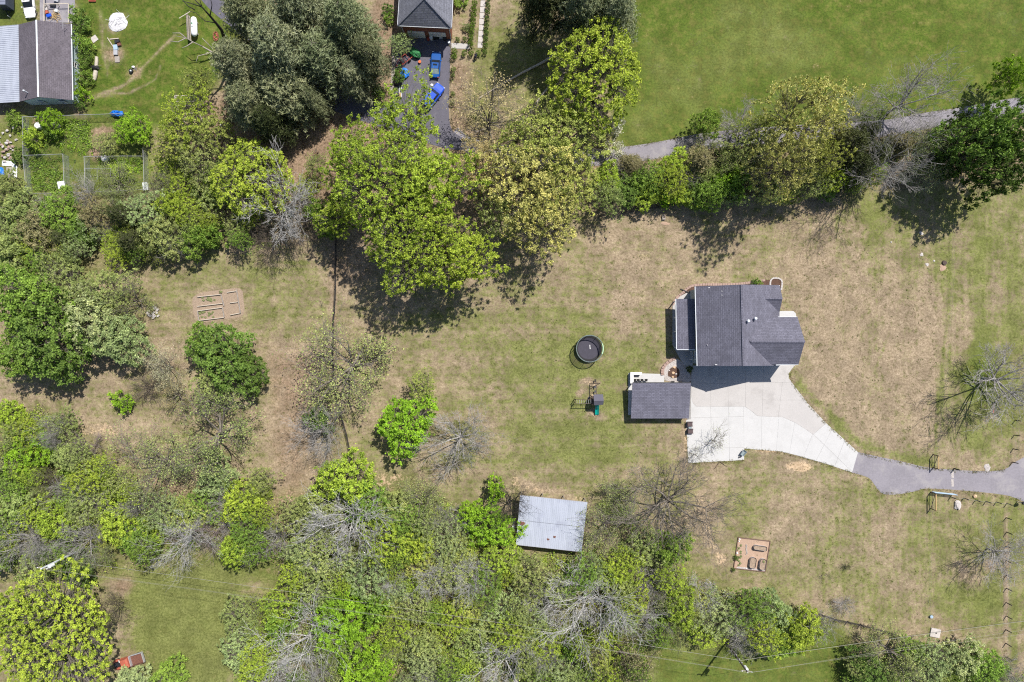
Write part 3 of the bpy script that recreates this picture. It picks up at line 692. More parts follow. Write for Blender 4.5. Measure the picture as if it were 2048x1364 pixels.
# ---------------------------------------------------------------- every tree and shrub of the photograph
TREES = [
# pines by the neighbour's drive
(505, 35, 68, 'pine', 19, 'pine', 'northwest pine of the grove, beside the curved asphalt road'),
(600, 18, 74, 'pine', 20, 'pine_g', 'pine at the north edge of the grove, cut by the top of the picture'),
(692, 45, 66, 'pine', 18, 'pine', 'pine nearest to the brick garage, grey green crown'),
(560, 98, 78, 'pine', 21, 'pine_g', 'tall pine in the middle of the grove with pale tufts'),
(478, 132, 62, 'pine', 18, 'pine_g', 'westernmost pine beside the leafless dark tree'),
(642, 112, 72, 'pine', 15, 'pine', 'pine in the grove straight west of the parked blue sedan'),
(735, 110, 44, 'pine', 14, 'pine', 'smaller pine overhanging the edge of the neighbour driveway'),
(560, 178, 74, 'pine', 15, 'pine', 'pine in the grove above its two long trunk shadows'),
(706, 150, 44, 'pine', 11, 'pine_g', 'pine at the southeast corner of the grove over brown needles'),
(500, 205, 60, 'pine', 15, 'pine', 'southwest pine of the grove behind the yellow budding tree'),
(540, 240, 44, 'pine', 13, 'cedar', 'dark pine at the south tip of the grove'),
(622, 200, 36, 'pine', 11, 'pine', 'pine over the shaded stretch of asphalt road'),
(1165, 5, 70, 'pine', 18, 'pine', 'dark pine at the top edge east of the stepping stone path'),
(1228, 22, 58, 'pine', 17, 'pine_g', 'grey green pine at the meadow edge at the top'),
(1180, 62, 50, 'cedar', 13, 'cedar', 'dark cedar just north of the round yellow green tree'),
(1090, -18, 60, 'pine', 20, 'cedar', 'dark pine at the top edge that shades the lawn by the fallen log'),
# yellow and lime trees of the middle north
(395, 160, 32, 'airy', 8, 'yellow', 'small thin yellow tree beside the dead tree shadow'),
(372, 240, 62, 'airy', 10, 'lime', 'see-through yellow green tree over the old trellis'),
(430, 262, 46, 'airy', 10, 'yellow', 'yellow green tree between the trellis and the pines'),
(345, 285, 44, 'airy', 9, 'yellow', 'thin yellow green tree east of the fenced garden'),
(400, 318, 56, 'airy', 9, 'olive', 'olive thin crowned tree south of the trellis'),
(503, 358, 80, 'round', 11, 'lime', 'dense round yellow green tree west of the big lime maple'),
(265, 255, 36, 'dense', 5, 'vivid', 'small bright green tree inside the fenced garden corner'),
(805, 245, 84, 'airy', 15, 'lime', 'tall thin lime tree reaching over the neighbour driveway'),
(700, 318, 58, 'maple', 18, 'lime', 'lime maple nearest the pine needle slope'),
(775, 378, 112, 'grand', 22, 'lime', 'biggest lime green maple above the rail fence line'),
(875, 372, 82, 'maple', 20, 'lime', 'lime green maple south of the lane bend'),
(838, 488, 108, 'grand', 20, 'lime', 'southern lime maple casting the large shadow on the lawn'),
(925, 520, 68, 'maple', 18, 'lime', 'lime maple at the southeast end of the maple row'),
(680, 425, 46, 'maple', 12, 'lime', 'lime maple on the west side above the start of the rail fence'),
(662, 452, 28, 'dense', 6, 'mid', 'small mid green tree tucked beside the rail fence top'),
(975, 225, 78, 'budding', 14, 'tan', 'tan budding tree beside the blue cars, branches showing'),
(1060, 275, 72, 'airy', 14, 'yellow', 'yellow tan tree at the foot of the southern fallen log'),
(1190, 150, 102, 'round', 18, 'lime', 'big round yellow green tree at the meadow corner'),
(1135, 268, 80, 'airy', 14, 'yellow', 'yellow tree just below the round meadow corner tree'),
(970, 330, 58, 'airy', 13, 'tan', 'tan leafing tree over the lane east of the maples'),
(1048, 362, 92, 'airy', 18, 'gold', 'large golden olive tree south of the lane'),
(1135, 365, 76, 'airy', 14, 'yellow', 'yellow olive tree west of the board fence'),
(1090, 438, 78, 'airy', 17, 'gold', 'golden tree overhanging the north edge of the lawn'),
(1000, 430, 52, 'airy', 12, 'olive', 'olive tree between the maples and the golden trees'),
(1230, 250, 24, 'shrub', 5, 'white', 'white flowering small tree by the lane'),
(1228, 300, 24, 'shrub', 4, 'white', 'lower white flowering bush at the lane edge'),
(1240, 345, 30, 'twiggy', 4, None, 'grey bare bush beside the white flowering bush'),
# hedge row along the lane
(1250, 385, 32, 'dense', 5, 'green', 'dark green bush above the west end of the board fence'),
(1300, 362, 36, 'dense', 6, 'mid', 'leafy green bush south of the open lane stretch'),
(1348, 330, 34, 'dense', 6, 'lime', 'yellow green bush overhanging the lane edge'),
(1335, 385, 30, 'shrub', 4, 'vivid', 'bright green bush right above the board fence'),
(1400, 322, 46, 'cedar', 8, 'brown', 'brownish cedar in the lane hedge'),
(1415, 245, 30, 'dense', 7, 'mid', 'lone green tree standing on the meadow side of the lane'),
(1395, 385, 34, 'dense', 5, 'green', 'green bush in the hedge above the lawn shadow'),
(1445, 362, 34, 'dense', 6, 'vivid', 'bright green bush in the hedge beside the yellow trees'),
(1490, 245, 50, 'bare', 9, None, 'slender grey bare tree west of the golden lane trees'),
(1490, 330, 42, 'budding', 8, 'olive', 'olive budding tree in the lane hedge'),
(1612, 225, 84, 'airy', 22, 'gold', 'large golden yellow tree rising over the lane'),
(1570, 318, 74, 'airy', 24, 'gold', 'golden yellow tree south of the lane, shading the yard'),
(1640, 315, 44, 'airy', 16, 'yellow', 'yellow tree at the east end of the golden pair'),
(1535, 380, 36, 'airy', 8, 'olive', 'olive tree low in the hedge, south of the golden trees'),
(1700, 288, 54, 'cedar', 13, 'cedar', 'big dark cedar between the golden trees and the bare trees'),
(1740, 262, 30, 'cedar', 8, 'cedar', 'small dark cedar touching the lane'),
(1720, 225, 46, 'bare', 9, None, 'small bare tree above the dark cedar by the lane'),
(1830, 192, 78, 'bare', 13, None, 'wide bare grey tree reaching over the meadow'),
(1790, 318, 78, 'bare', 20, None, 'bare grey tree south of the lane with clear branch shadows'),
(1868, 312, 44, 'budding', 9, 'sage', 'sage budding tree beside the southern bare tree'),
(1808, 285, 32, 'cedar', 5, 'brown', 'brown green bush at the lane between the bare trees'),
(1860, 262, 30, 'twiggy', 4, None, 'grey thicket over the lane at the bare trees'),
(1955, 290, 64, 'dense', 18, 'green', 'dark leafy tree at the east end of the lane hedge'),
(2010, 255, 66, 'dense', 20, 'green', 'dark green tree at the right edge by the lane'),
(2022, 152, 34, 'dense', 10, 'vivid', 'bright green treetop at the right edge of the meadow'),
(2000, 338, 60, 'dense', 16, 'deep', 'darkest leafy tree at the right edge over its own shadow'),
(1925, 250, 30, 'dense', 9, 'deep', 'dark leafy tree leaning over the lane bend'),
# west thicket below the fenced garden
(35, 425, 46, 'dense', 5, 'olive', 'olive bush at the left edge under the fenced garden'),
(118, 425, 46, 'dense', 6, 'mid', 'bright leafy tree below the west half of the fenced garden'),
(75, 465, 46, 'dense', 6, 'brown', 'brown olive bush in the west thicket'),
(25, 500, 46, 'dense', 6, 'olive', 'olive bush at the left edge of the west thicket'),
(150, 470, 34, 'dense', 5, 'green', 'green bush beside the dark gap of the west thicket'),
(178, 470, 34, 'shrub', 4, 'sage', 'pale sage bush in the west thicket'),
(190, 425, 40, 'airy', 6, 'brown', 'brownish leafing tree in the west thicket'),
(240, 430, 34, 'cedar', 8, 'cedar', 'dark cedar in the west thicket, northern one'),
(262, 482, 38, 'cedar', 8, 'cedar', 'dark cedar in the west thicket, southern one'),
(290, 420, 46, 'airy', 7, 'sage', 'pale sage tree south of the garden corner'),
(325, 470, 48, 'dense', 7, 'olive', 'olive green tree over the dark shade of the west thicket'),
(392, 478, 38, 'dense', 6, 'mid', 'green bush at the east end of the west thicket'),
(375, 425, 38, 'airy', 7, 'lime', 'thin lime tree at the top of the west thicket'),
(455, 430, 36, 'twiggy', 5, None, 'brown leafless thicket beside the lime bush'),
(240, 510, 34, 'airy', 5, 'lime', 'small yellow green tree at the south rim of the west thicket'),
(552, 402, 80, 'bare', 13, None, 'white limbed bare tree between the lime tree and the maples'),
(600, 455, 50, 'twiggy', 6, None, 'brown bare thicket west of the rail fence top'),
(535, 478, 52, 'twiggy', 7, None, 'grey brown bare thicket with long shadow on the grass'),
(590, 395, 40, 'twiggy', 6, None, 'bare thicket against the biggest maple'),
# west trees
(50, 600, 74, 'dense', 11, 'mid', 'green tree at the left edge, northern of the big group'),
(125, 565, 52, 'airy', 8, 'olive', 'olive tree on top of the big western group'),
(95, 672, 82, 'dense', 12, 'green', 'large green tree in the big western group'),
(40, 705, 52, 'dense', 10, 'mid', 'green tree at the left edge casting the sharp dark shadow'),
(115, 725, 40, 'dense', 9, 'green', 'green tree at the south tip of the big western group'),
(180, 640, 62, 'dense', 9, 'pale', 'pale whitish green tree in the big western group'),
(212, 580, 56, 'airy', 8, 'olive', 'olive tree near the broken grey branches'),
(255, 600, 42, 'budding', 8, 'olive', 'budding tree with bent dark limbs near the old garden beds'),
(238, 680, 56, 'dense', 8, 'sage', 'sage green tree beside the pale rubble heap'),
(322, 735, 50, 'budding', 7, 'cream', 'cream flowering tree west of the dense green tree'),
(408, 690, 42, 'dense', 6, 'mid', 'green tree just below the old garden beds'),
(448, 715, 68, 'dense', 9, 'green', 'large dense green tree in the west clearing'),
(500, 745, 40, 'dense', 7, 'green', 'green tree at the east side of the dense clearing group'),
(420, 768, 40, 'airy', 7, 'olive', 'olive tree below the dense clearing group'),
(292, 775, 40, 'twiggy', 4, None, 'brown leafless thicket west of the dense green clearing tree'),
(350, 790, 34, 'budding', 5, 'tan', 'tan budding shrub below the cream flowering tree'),
(244, 803, 25, 'shrub', 2.6, 'vivid', 'lone bright green bush on the dry clearing'),
# middle clearing
(690, 735, 96, 'budding', 13, 'olive', 'wide budding oak across the rail fence'),
(640, 868, 62, 'bare', 9, None, 'bare grey tree beside the rail fence'),
(636, 838, 32, 'shrub', 4, 'green', 'dark green bush under the bare tree by the rail fence'),
(845, 775, 34, 'airy', 6, 'yellow', 'small yellow tree above the bright lawn tree'),
(812, 850, 62, 'dense', 8, 'vivid', 'bright green tree alone on the lawn edge'),
(918, 880, 74, 'bare', 10, None, 'bare grey tree at the south edge of the lawn'),
# south-west wood
(50, 910, 56, 'dense', 6, 'vivid', 'bright green bush at the left edge of the south wood'),
(18, 830, 32, 'dense', 5, 'lime', 'lime bush at the left edge above the south wood'),
(130, 850, 36, 'airy', 5, 'olive', 'olive bush on the north rim of the south wood'),
(172, 895, 38, 'twiggy', 5, None, 'pinkish leafless thicket by the dry clearing'),
(105, 965, 40, 'twiggy', 5, None, 'grey brown thicket below the bright left bush'),
(145, 945, 30, 'shrub', 4, 'mid', 'green bush beside the pinkish thicket'),
(305, 925, 88, 'budding', 11, 'olive', 'wide budding tree with dark forked trunk in the west wood'),
(425, 870, 84, 'budding', 11, 'olive', 'wide budding tree under the dense clearing group'),
(432, 955, 42, 'dense', 6, 'sage', 'grey green tree in the south wood'),
(480, 1005, 44, 'dense', 7, 'lime', 'lime tree on the west side of the leaf strewn path'),
(520, 960, 34, 'airy', 6, 'olive', 'thin olive tree at the top of the leaf strewn path'),
(35, 1015, 46, 'dense', 6, 'olive', 'olive bush at the left edge in the south wood'),
(110, 1045, 40, 'dense', 7, 'lime', 'lime tree near the left utility pole'),
(170, 1015, 44, 'airy', 7, 'olive', 'thin olive tree north of the left utility pole'),
(235, 1048, 42, 'dense', 7, 'lime', 'lime tree above the clearing with the cables'),
(275, 1080, 40, 'dense', 6, 'mid', 'mid green tree west of the white limbed tree over the clearing'),
(330, 1025, 48, 'airy', 7, 'sage', 'sage tree in the south wood below the forked tree'),
(360, 1085, 66, 'bare', 10, None, 'white limbed bare tree over the cable clearing'),
(415, 1075, 44, 'twiggy', 6, None, 'pinkish bare thicket beside the white limbed tree'),
(160, 1088, 48, 'bare', 9, None, 'leaning bare tree behind the left utility pole'),
(40, 1085, 60, 'bare', 10, None, 'grey bare tree at the left edge beside the utility pole'),
(155, 1140, 36, 'dense', 4, 'green', 'dark green bush below the cables'),
(100, 1110, 26, 'shrub', 4, 'green', 'green bush at the foot of the left utility pole'),
(690, 955, 56, 'dense', 9, 'lime', 'lime tree at the bottom of the rail fence'),
(600, 1030, 46, 'airy', 7, 'olive', 'olive tree east of the leaf strewn path'),
(690, 1050, 84, 'bare', 13, None, 'large white limbed bare tree in the south wood'),
(640, 1105, 62, 'airy', 8, 'olive', 'olive tree under the large white limbed bare tree'),
(545, 1080, 50, 'twiggy', 6, None, 'grey bare thicket west of the large white limbed tree'),
(735, 1010, 46, 'dense', 7, 'mid', 'mid green tree behind the large white limbed tree'),
(770, 1085, 56, 'airy', 9, 'lime', 'lime tree in the middle of the south wood'),
(835, 1010, 52, 'budding', 8, 'olive', 'budding tree at the lawn edge below the bare lawn tree'),
(835, 1085, 44, 'dense', 7, 'lime', 'lime tree in the wood west of the metal shed'),
(890, 1085, 48, 'airy', 7, 'sage', 'sage tree in the wood west of the vivid tree'),
(640, 1160, 56, 'airy', 7, 'olive', 'olive tree above the brushy gully'),
(735, 1150, 56, 'airy', 8, 'sage', 'sage olive tree in the south wood near the cables'),
(785, 1165, 30, 'bare', 8, None, 'small white bare tree, western of three above the cables'),
(862, 1165, 40, 'bare', 9, None, 'white bare tree, middle one of three above the cables'),
(945, 1160, 46, 'bare', 10, None, 'white bare tree, eastern one of three above the cables'),
(905, 1140, 46, 'airy', 7, 'olive', 'olive tree between the white bare trees'),
(985, 1055, 50, 'dense', 7, 'vivid', 'vivid green tree beside the metal shed'),
(940, 1030, 30, 'dense', 5, 'vivid', 'vivid green small tree northwest of the metal shed'),
(992, 978, 24, 'shrub', 5, 'vivid', 'vivid green sprout tree at the lawn edge above the shed'),
(1020, 1010, 46, 'bare', 8, None, 'dark bare tree reaching over the metal shed roof'),
(1000, 1110, 46, 'airy', 6, 'lime', 'lime tree south of the metal shed corner'),
(1060, 1150, 52, 'airy', 7, 'olive', 'olive tree below the metal shed'),
(100, 1270, 132, 'grand', 14, 'lime', 'huge yellow green tree in the bottom left corner'),
(40, 1230, 60, 'maple', 12, 'lime', 'yellow green tree at the left edge above the corner tree'),
(215, 1225, 46, 'budding', 8, 'brown', 'brown budding tree at the rim of the corner tree'),
(338, 1352, 38, 'dense', 4, 'mid', 'green bush below the red derelict truck'),
(265, 1362, 34, 'dense', 4, 'pale', 'pale green bush at the bottom edge near the red truck'),
(480, 1235, 46, 'airy', 6, 'olive', 'olive bush on the east rim of the south west clearing'),
(485, 1300, 48, 'airy', 6, 'sage', 'sage bush on the east rim of the clearing, lower one'),
(600, 1300, 92, 'bare', 13, None, 'large fallen-over bare tree with pale fan of branches at the bottom'),
(692, 1238, 68, 'dense', 8, 'vivid', 'bright green tree in the brushy gully'),
(728, 1340, 62, 'dense', 9, 'vivid', 'bright green tree at the bottom edge'),
(790, 1260, 40, 'airy', 7, 'lime', 'thin lime tree east of the gully tree'),
(850, 1320, 46, 'airy', 7, 'sage', 'sage tree at the bottom edge east of the bright tree'),
(830, 1215, 40, 'airy', 6, 'olive', 'olive tree crossed by the cables'),
(905, 1240, 44, 'airy', 6, 'lime', 'lime bush below the cables'),
(950, 1300, 48, 'dense', 6, 'olive', 'dense olive bush near the bottom edge'),
(1010, 1335, 66, 'bare', 10, None, 'pale bare tree lying towards the bottom edge'),
(1005, 1225, 46, 'airy', 6, 'sage', 'sage bush at the cables below the shed'),
(1080, 1215, 46, 'twiggy', 6, None, 'grey thicket west of the big white bare tree'),
(1182, 1220, 96, 'bare', 14, None, 'biggest white bare tree at the south edge, fan shaped'),
(1085, 1290, 46, 'airy', 6, 'lime', 'lime bush below the biggest white bare tree'),
(1120, 1180, 40, 'airy', 7, 'olive', 'olive tree between shed and biggest white bare tree'),
(1240, 1310, 70, 'budding', 9, 'brown', 'brown budding tree at the bottom edge by the meadow'),
(1120, 1345, 46, 'airy', 6, 'sage', 'sage bush at the bottom edge left of the brown tree'),
(1215, 1060, 52, 'budding', 8, 'olive', 'olive budding tree shading the metal shed roof'),
(1255, 1000, 62, 'budding', 9, 'olive', 'olive budding tree between the shed and the wide bare tree'),
(1350, 1015, 112, 'bare', 14, None, 'wide bare tree with dark limbs south of the concrete pad'),
(1290, 1090, 44, 'airy', 6, 'olive', 'olive bush below the wide bare tree'),
(1345, 1095, 40, 'dense', 7, 'mid', 'green tree under the wide bare tree'),
(1300, 1170, 46, 'twiggy', 6, None, 'grey thicket south of the green tree'),
(1250, 1130, 46, 'airy', 6, 'lime', 'lime bush southeast of the metal shed'),
(1362, 1215, 38, 'dense', 7, 'lime', 'tall lime tree in the south thicket'),
(1312, 1240, 44, 'bare', 8, None, 'small bare tree beside the tall lime tree'),
(1405, 1190, 40, 'bare', 7, None, 'curly white bare tree below the planter plot'),
(1445, 1235, 50, 'airy', 7, 'sage', 'pale sage tree northwest of the right utility pole'),
(1490, 1270, 52, 'bare', 8, None, 'bare tree at the foot of the right utility pole'),
(1410, 1265, 36, 'airy', 5, 'lime', 'lime bush at the meadow edge by the utility pole'),
(1545, 1225, 44, 'dense', 6, 'sage', 'sage green tree west of the lime hedge end'),
(1600, 1262, 46, 'dense', 7, 'lime', 'lime green tree at the end of the board post fence'),
(1565, 1285, 40, 'dense', 5, 'mid', 'mid green bush below the pale sage tree'),
(1645, 1255, 40, 'twiggy', 6, None, 'grey bare thicket at the west end of the post fence'),
(1740, 1340, 44, 'dense', 5, 'green', 'green bush at the bottom edge south of the post fence'),
(1790, 1310, 56, 'budding', 8, 'olive', 'olive budding tree below the post fence'),
(1860, 1325, 48, 'airy', 7, 'sage', 'sage tree at the bottom edge near the concrete lid'),
(1925, 1318, 44, 'dense', 7, 'pale', 'pale green tree at the bottom right'),
(1968, 1335, 42, 'dense', 7, 'mid', 'bright mid green tree at the bottom right corner'),
(2022, 1348, 36, 'twiggy', 5, None, 'grey thicket in the bottom right corner'),
(1480, 295, 46, 'airy', 9, 'olive', 'olive tree hiding the lane between the lone green tree and the golden trees'),
(1525, 262, 44, 'airy', 11, 'yellow', 'yellow olive tree over the lane at the west side of the golden trees'),
(1665, 262, 38, 'airy', 11, 'gold', 'golden tree over the lane on the east side of the tall golden tree'),
(1545, 345, 44, 'airy', 10, 'gold', 'golden tree low at the south rim of the lane hedge'),
(1615, 360, 40, 'airy', 9, 'olive', 'olive tree at the south rim of the lane hedge beside the cedar'),
(1755, 305, 40, 'cedar', 8, 'cedar', 'dark cedar under the southern bare tree'),
(1715, 335, 44, 'cedar', 11, 'cedar', 'dark cedar at the south rim of the lane hedge'),
(1850, 345, 36, 'budding', 7, 'sage', 'sage budding bush at the south rim near the dark edge trees'),
(1900, 318, 40, 'dense', 9, 'deep', 'dark leafy bush west of the dark edge trees'),
(1345, 362, 38, 'airy', 8, 'lime', 'thin lime tree amid the lane hedge bushes'),
(1280, 335, 30, 'budding', 6, 'brown', 'brown budding bush at the lane edge below the white bush'),
(1215, 395, 38, 'airy', 9, 'olive', 'olive tree at the west end of the lane hedge'),
(1430, 315, 40, 'budding', 8, 'olive', 'olive budding tree beside the brownish cedar'),
(1375, 290, 26, 'twiggy', 4, None, 'grey bush at the end of the open lane stretch'),
(30, 240, 20, 'shrub', 2, 'mid', 'green bush outside the garden fence at the left edge'),
(38, 312, 18, 'shrub', 2, 'green', 'green bush between the stone heap and the garden fence'),
(12, 375, 34, 'dense', 5, 'olive', 'olive bush at the left edge under the grey pallet'),
(240, 345, 24, 'shrub', 2, 'lime', 'lime bush inside the east garden bed'),
# right-hand yard
(2030, 762, 92, 'bare', 13, None, 'bare grey tree at the right edge with a dense dark shadow'),
(2024, 1118, 74, 'bare', 10, None, 'bare tree at the right edge below the driveway'),
(1696, 1135, 11, 'twiggy', 1.6, None, 'small dark leafless shrub in the south yard'),
(1690, 1212, 26, 'twiggy', 2.6, None, 'low bare shrub above the post fence'),
(1658, 1152, 10, 'sapling', 3.2, 'deep', 'young sapling in the south yard'),
(1433, 885, 34, 'sapling', 5.5, 'olive', 'slender sapling at the south rim of the concrete pad'),
(1395, 912, 26, 'sapling', 4, 'olive', 'small sapling beside the concrete pad corner'),
# around the north-west house and the brick garage
(158, 40, 26, 'shrub', 2.6, 'green', 'green bush at the top by the white truck deck'),
(166, 88, 22, 'shrub', 2.6, 'mid', 'green bush beside the grey board'),
(168, 120, 18, 'shrub', 2.2, 'green', 'green bush halfway along the white house wall'),
(168, 152, 20, 'shrub', 2.4, 'mid', 'green bush next to the pale log'),
(164, 186, 18, 'shrub', 2.2, 'vivid', 'green bush at the south corner of the white wall'),
(160, 208, 12, 'shrub', 1.8, 'green', 'smallest green bush at the house corner'),
(100, 240, 26, 'dense', 4, 'vivid', 'vine covered small tree on the garden fence'),
(62, 275, 24, 'shrub', 3, 'lime', 'lime bush at the west garden fence'),
(104, 262, 18, 'shrub', 2.4, 'green', 'dark bush between the two garden barrels'),
(210, 285, 26, 'airy', 4, 'olive', 'thin olive bush in the middle of the garden'),
(225, 360, 42, 'budding', 6, 'olive', 'budding tree over the south garden cage'),
(165, 385, 40, 'twiggy', 5, None, 'grey leafless thicket at the south garden fence'),
(800, 88, 26, 'airy', 5, 'sage', 'sage bush at the corner of the brick garage'),
(776, 20, 14, 'ball', 1.6, 'green', 'long clipped shrub left of the brick garage'),
(778, 37, 13, 'ball', 1.5, 'mid', 'square clipped shrub left of the brick garage'),
(798, 150, 16, 'shrub', 2, 'green', 'dark bush on the driveway edge near the blue tarp'),
(756, 185, 16, 'shrub', 2.5, 'green', 'dark green bush at the pine edge of the driveway'),
]
WOODS = {'white limbed': 'white', 'white bare': 'white', 'curly white': 'white', 'dark bare': 'dark', 'pinkish': 'pink', 'brown': 'brown', 'dark limbs': 'mid', 'dark leafless': 'dark', 'grey bare': 'grey', 'bare white': 'white', 'pale bare': 'white', 'pale fan': 'white'}
for (x, y, r, k, h, c, lab) in TREES:
    wd = 'grey' if k in ('bare', 'twiggy') else 'mid'
    for key, v in WOODS.items():
        if key in lab: wd = v
    plant(x, y, r, k, h, c or wd, lab, wd)

CROWD = {}
LANDMARKS = [(1100, 1045, 'the metal shed'), (150, 1105, 'the left utility pole'), (1470, 1300, 'the right utility pole'), (1504, 1108, 'the garden plot'), (100, 1270, 'the huge corner tree'), (1182, 1220, 'the biggest white bare tree'), (985, 1055, 'the vivid tree by the shed'), (690, 1050, 'the large white limbed tree'), (692, 1238, 'the bright gully tree'), (706, 925, 'the rail fence bottom'), (305, 925, 'the dark forked tree'), (570, 990, 'the leaf strewn path'), (170, 310, 'the fenced garden'), (503, 358, 'the dense round lime tree'), (435, 610, 'the old garden beds'), (1612, 225, 'the tall golden tree'), (1280, 420, 'the board fence'), (1415, 245, 'the lone meadow side tree'), (1230, 250, 'the white flowering tree'), (1990, 290, 'the dark edge trees'), (1870, 1265, 'the concrete lid'), (1362, 1215, 'the tall lime tree'), (552, 402, 'the white limbed bare tree'), (60, 620, 'the big western group'), (360, 1085, 'the cable clearing tree'), (600, 1300, 'the pale fan of branches'), (728, 1340, 'the bottom bright tree'), (900, 1160, 'the three white bare trees'), (1240, 1310, 'the brown bottom tree'), (50, 910, 'the bright left edge bush'), (244, 803, 'the lone clearing bush'), (1010, 1335, 'the pale leaning bare tree')]
# the crowded wood between the trees above: alike thin trees nothing tells apart
def crowd(polys, n, mind, label, group, seed, kinds, rr, hh, avoid=0.62):
    g = random.Random(seed); pts = [(x, y, r) for x, y, r, *_ in TREES]; k = 0; tries = 0
    for poly in polys:
        xs = [p[0] for p in poly]; ys = [p[1] for p in poly]; cnt = 0
        for _ in range(4000):
            if cnt >= n: break
            x, y = g.uniform(min(xs), max(xs)), g.uniform(min(ys), max(ys))
            if not in_poly(np.array([x]), np.array([y]), poly)[0]: continue
            if any((x - a) ** 2 + (y - b) ** 2 < max(mind, r * avoid) ** 2 for a, b, r in pts): continue
            kd, cl = g.choice(kinds); pts.append((x, y, mind)); cnt += 1
            nm = dict(airy='thin %s leafing tree', dense='leafy %s young tree', budding='budding %s tree', bare='thin bare tree', twiggy='grey twig thicket', shrub='%s bush', cedar='%s cedar')[kd]
            nm = nm % dict(mid='green', cedar='dark', deep='dark').get(cl, cl) if '%s' in nm else nm
            lx, ly, ln = min(LANDMARKS, key=lambda q: (q[0] - x) ** 2 + (q[1] - y) ** 2)
            d8 = ('east', 'southeast', 'south', 'southwest', 'west', 'northwest', 'north', 'northeast')[int(round(math.degrees(math.atan2(y - ly, x - lx)) / 45)) % 8]
            t = plant(x, y, g.uniform(*rr), kd, g.uniform(*hh), cl or 'grey', '', 'grey' if kd in ('bare', 'twiggy') else 'mid')
            CROWD.setdefault((nm, d8, ln), []).append(((x - lx) ** 2 + (y - ly) ** 2, t)); t['group'] = group + ': ' + GROUPS[kd]
KN = [('airy', 'lime'), ('airy', 'lime'), ('airy', 'olive'), ('airy', 'yellow'), ('airy', 'sage'), ('airy', 'mid'), ('dense', 'lime'), ('dense', 'olive'), ('budding', 'olive'), ('budding', 'lime'), ('airy', 'lime'), ('airy', 'mid'), ('bare', None), ('twiggy', None), ('shrub', 'mid')]
lb_ = lambda w: dict(airy='thin leafing tree lost in the crowd of ' + w, dense='leafy young tree lost in the crowd of ' + w, budding='budding tree lost in the crowd of ' + w, bare='thin bare tree lost in the crowd of ' + w, twiggy='grey twig thicket lost in the crowd of ' + w, shrub='green bush lost in the crowd of ' + w, cedar='dark cedar lost in the crowd of ' + w)
SOUTH = [(-20, 820), (150, 850), (200, 930), (330, 1010), (440, 1010), (520, 980), (560, 1060), (620, 990), (720, 980), (900, 1020), (990, 1110), (1170, 1135), (1290, 1130), (1420, 1185), (1620, 1230), (1600, 1280), (1440, 1265), (1290, 1280), (1300, 1370), (490, 1370), (480, 1220), (580, 1160), (540, 1110), (240, 1120), (100, 1140), (-20, 1170)]
crowd([SOUTH], 135, 20, lb_('the south wood'), 'south wood crowd', 3, KN, (24, 44), (4, 9))
crowd([[(-20, 400), (300, 400), (430, 410), (450, 480), (300, 500), (-20, 540)]], 26, 20, lb_('the west thicket'), 'west thicket crowd', 4, KN + [('cedar', 'cedar'), ('dense', 'green'), ('dense', 'green')], (22, 38), (4, 7))
crowd([[(440, 300), (640, 330), (640, 480), (470, 490)], [(330, 290), (430, 330), (440, 400), (310, 390)]], 9, 22, lb_('the brush west of the maples'), 'maple brush crowd', 5, KN, (22, 36), (4, 7))
crowd([[(1200, 335), (1420, 310), (1700, 285), (1900, 270), (1900, 335), (1600, 385), (1212, 405)]], 26, 18, lb_('the lane hedge'), 'lane hedge crowd', 6, KN + [('cedar', 'cedar'), ('dense', 'green'), ('dense', 'mid'), ('cedar', 'brown')], (20, 34), (4, 8))
crowd([[(1710, 1310), (1850, 1300), (1960, 1315), (2048, 1335), (2048, 1380), (1700, 1380)]], 14, 18, lb_('the bottom right corner'), 'corner crowd', 7, KN + [('dense', 'mid')], (20, 36), (3, 6))
crowd([[(40, 840), (200, 900), (240, 980), (40, 1000)]], 12, 18, lb_('the wood by the dry clearing'), 'clearing wood crowd', 8, KN, (20, 34), (3, 6))

for (nm, d8, ln), L_ in CROWD.items():
    L_.sort(key=lambda q: q[0])
    for i, (_, t) in enumerate(L_):
        t['label'] = '%s %s of %s' % (nm, d8, ln) + ('' if len(L_) == 1 else ', ' + ('nearest one', 'second nearest', 'third nearest', 'fourth nearest', 'fifth nearest', 'sixth nearest')[min(i, 5)])

# clipped shrubs: two rows flanking the stepping path, a front row by the garage walk, four at the drive edge
BALLS = [(934 + i * -0.9, 8 + i * 12.2, 9, 'mid', 'clipped shrub %s in the row west of the stepping path') for i in range(8)]
ords = ['first', 'second', 'third', 'fourth', 'fifth', 'sixth', 'seventh', 'eighth', 'ninth', 'tenth']
for i in range(8): plant(949.5 - i * 1.2, 6 + i * 11.6, 6.6, 'ball', 1.5, 'mid', 'clipped shrub, %s from the top in the row west of the stepping path' % ords[i])
for i in range(9): plant(977 - i * 0.9, -2 + i * 13.2, 5.6, 'ball', 1.2, 'green', 'round clipped shrub, %s from the top in the row east of the stepping path' % ords[i])
for i, x in enumerate((928, 942, 956)): plant(x, 106, 6.2, 'ball', 1.2, 'mid', 'clipped shrub, %s from the drive in the row across the path end' % ords[i])
for i, (x, y, r) in enumerate(((909, 102, 6.5), (908, 113, 6.5), (907, 138, 6), (906, 150, 5), (906, 188, 5.5), (905, 205, 6))): plant(x, y, r, 'ball', 1.1, 'mid' if i < 2 else 'olive', '%s small shrub down the east edge of the neighbour driveway' % ords[i])
for i, (x, y) in enumerate(((915, 78), (929, 77))): plant(x, y, 5, 'ball', 0.9, 'green', '%s little round shrub by the garage walk' % ('western', 'eastern')[i])
plant(933, 55, 9, 'shrub', 1.2, 'sage', 'loose sage bush between the garage and the clipped row')
plant(922, 3, 16, 'ball', 1.6, 'mid', 'clipped shrub at the east wall of the brick garage')
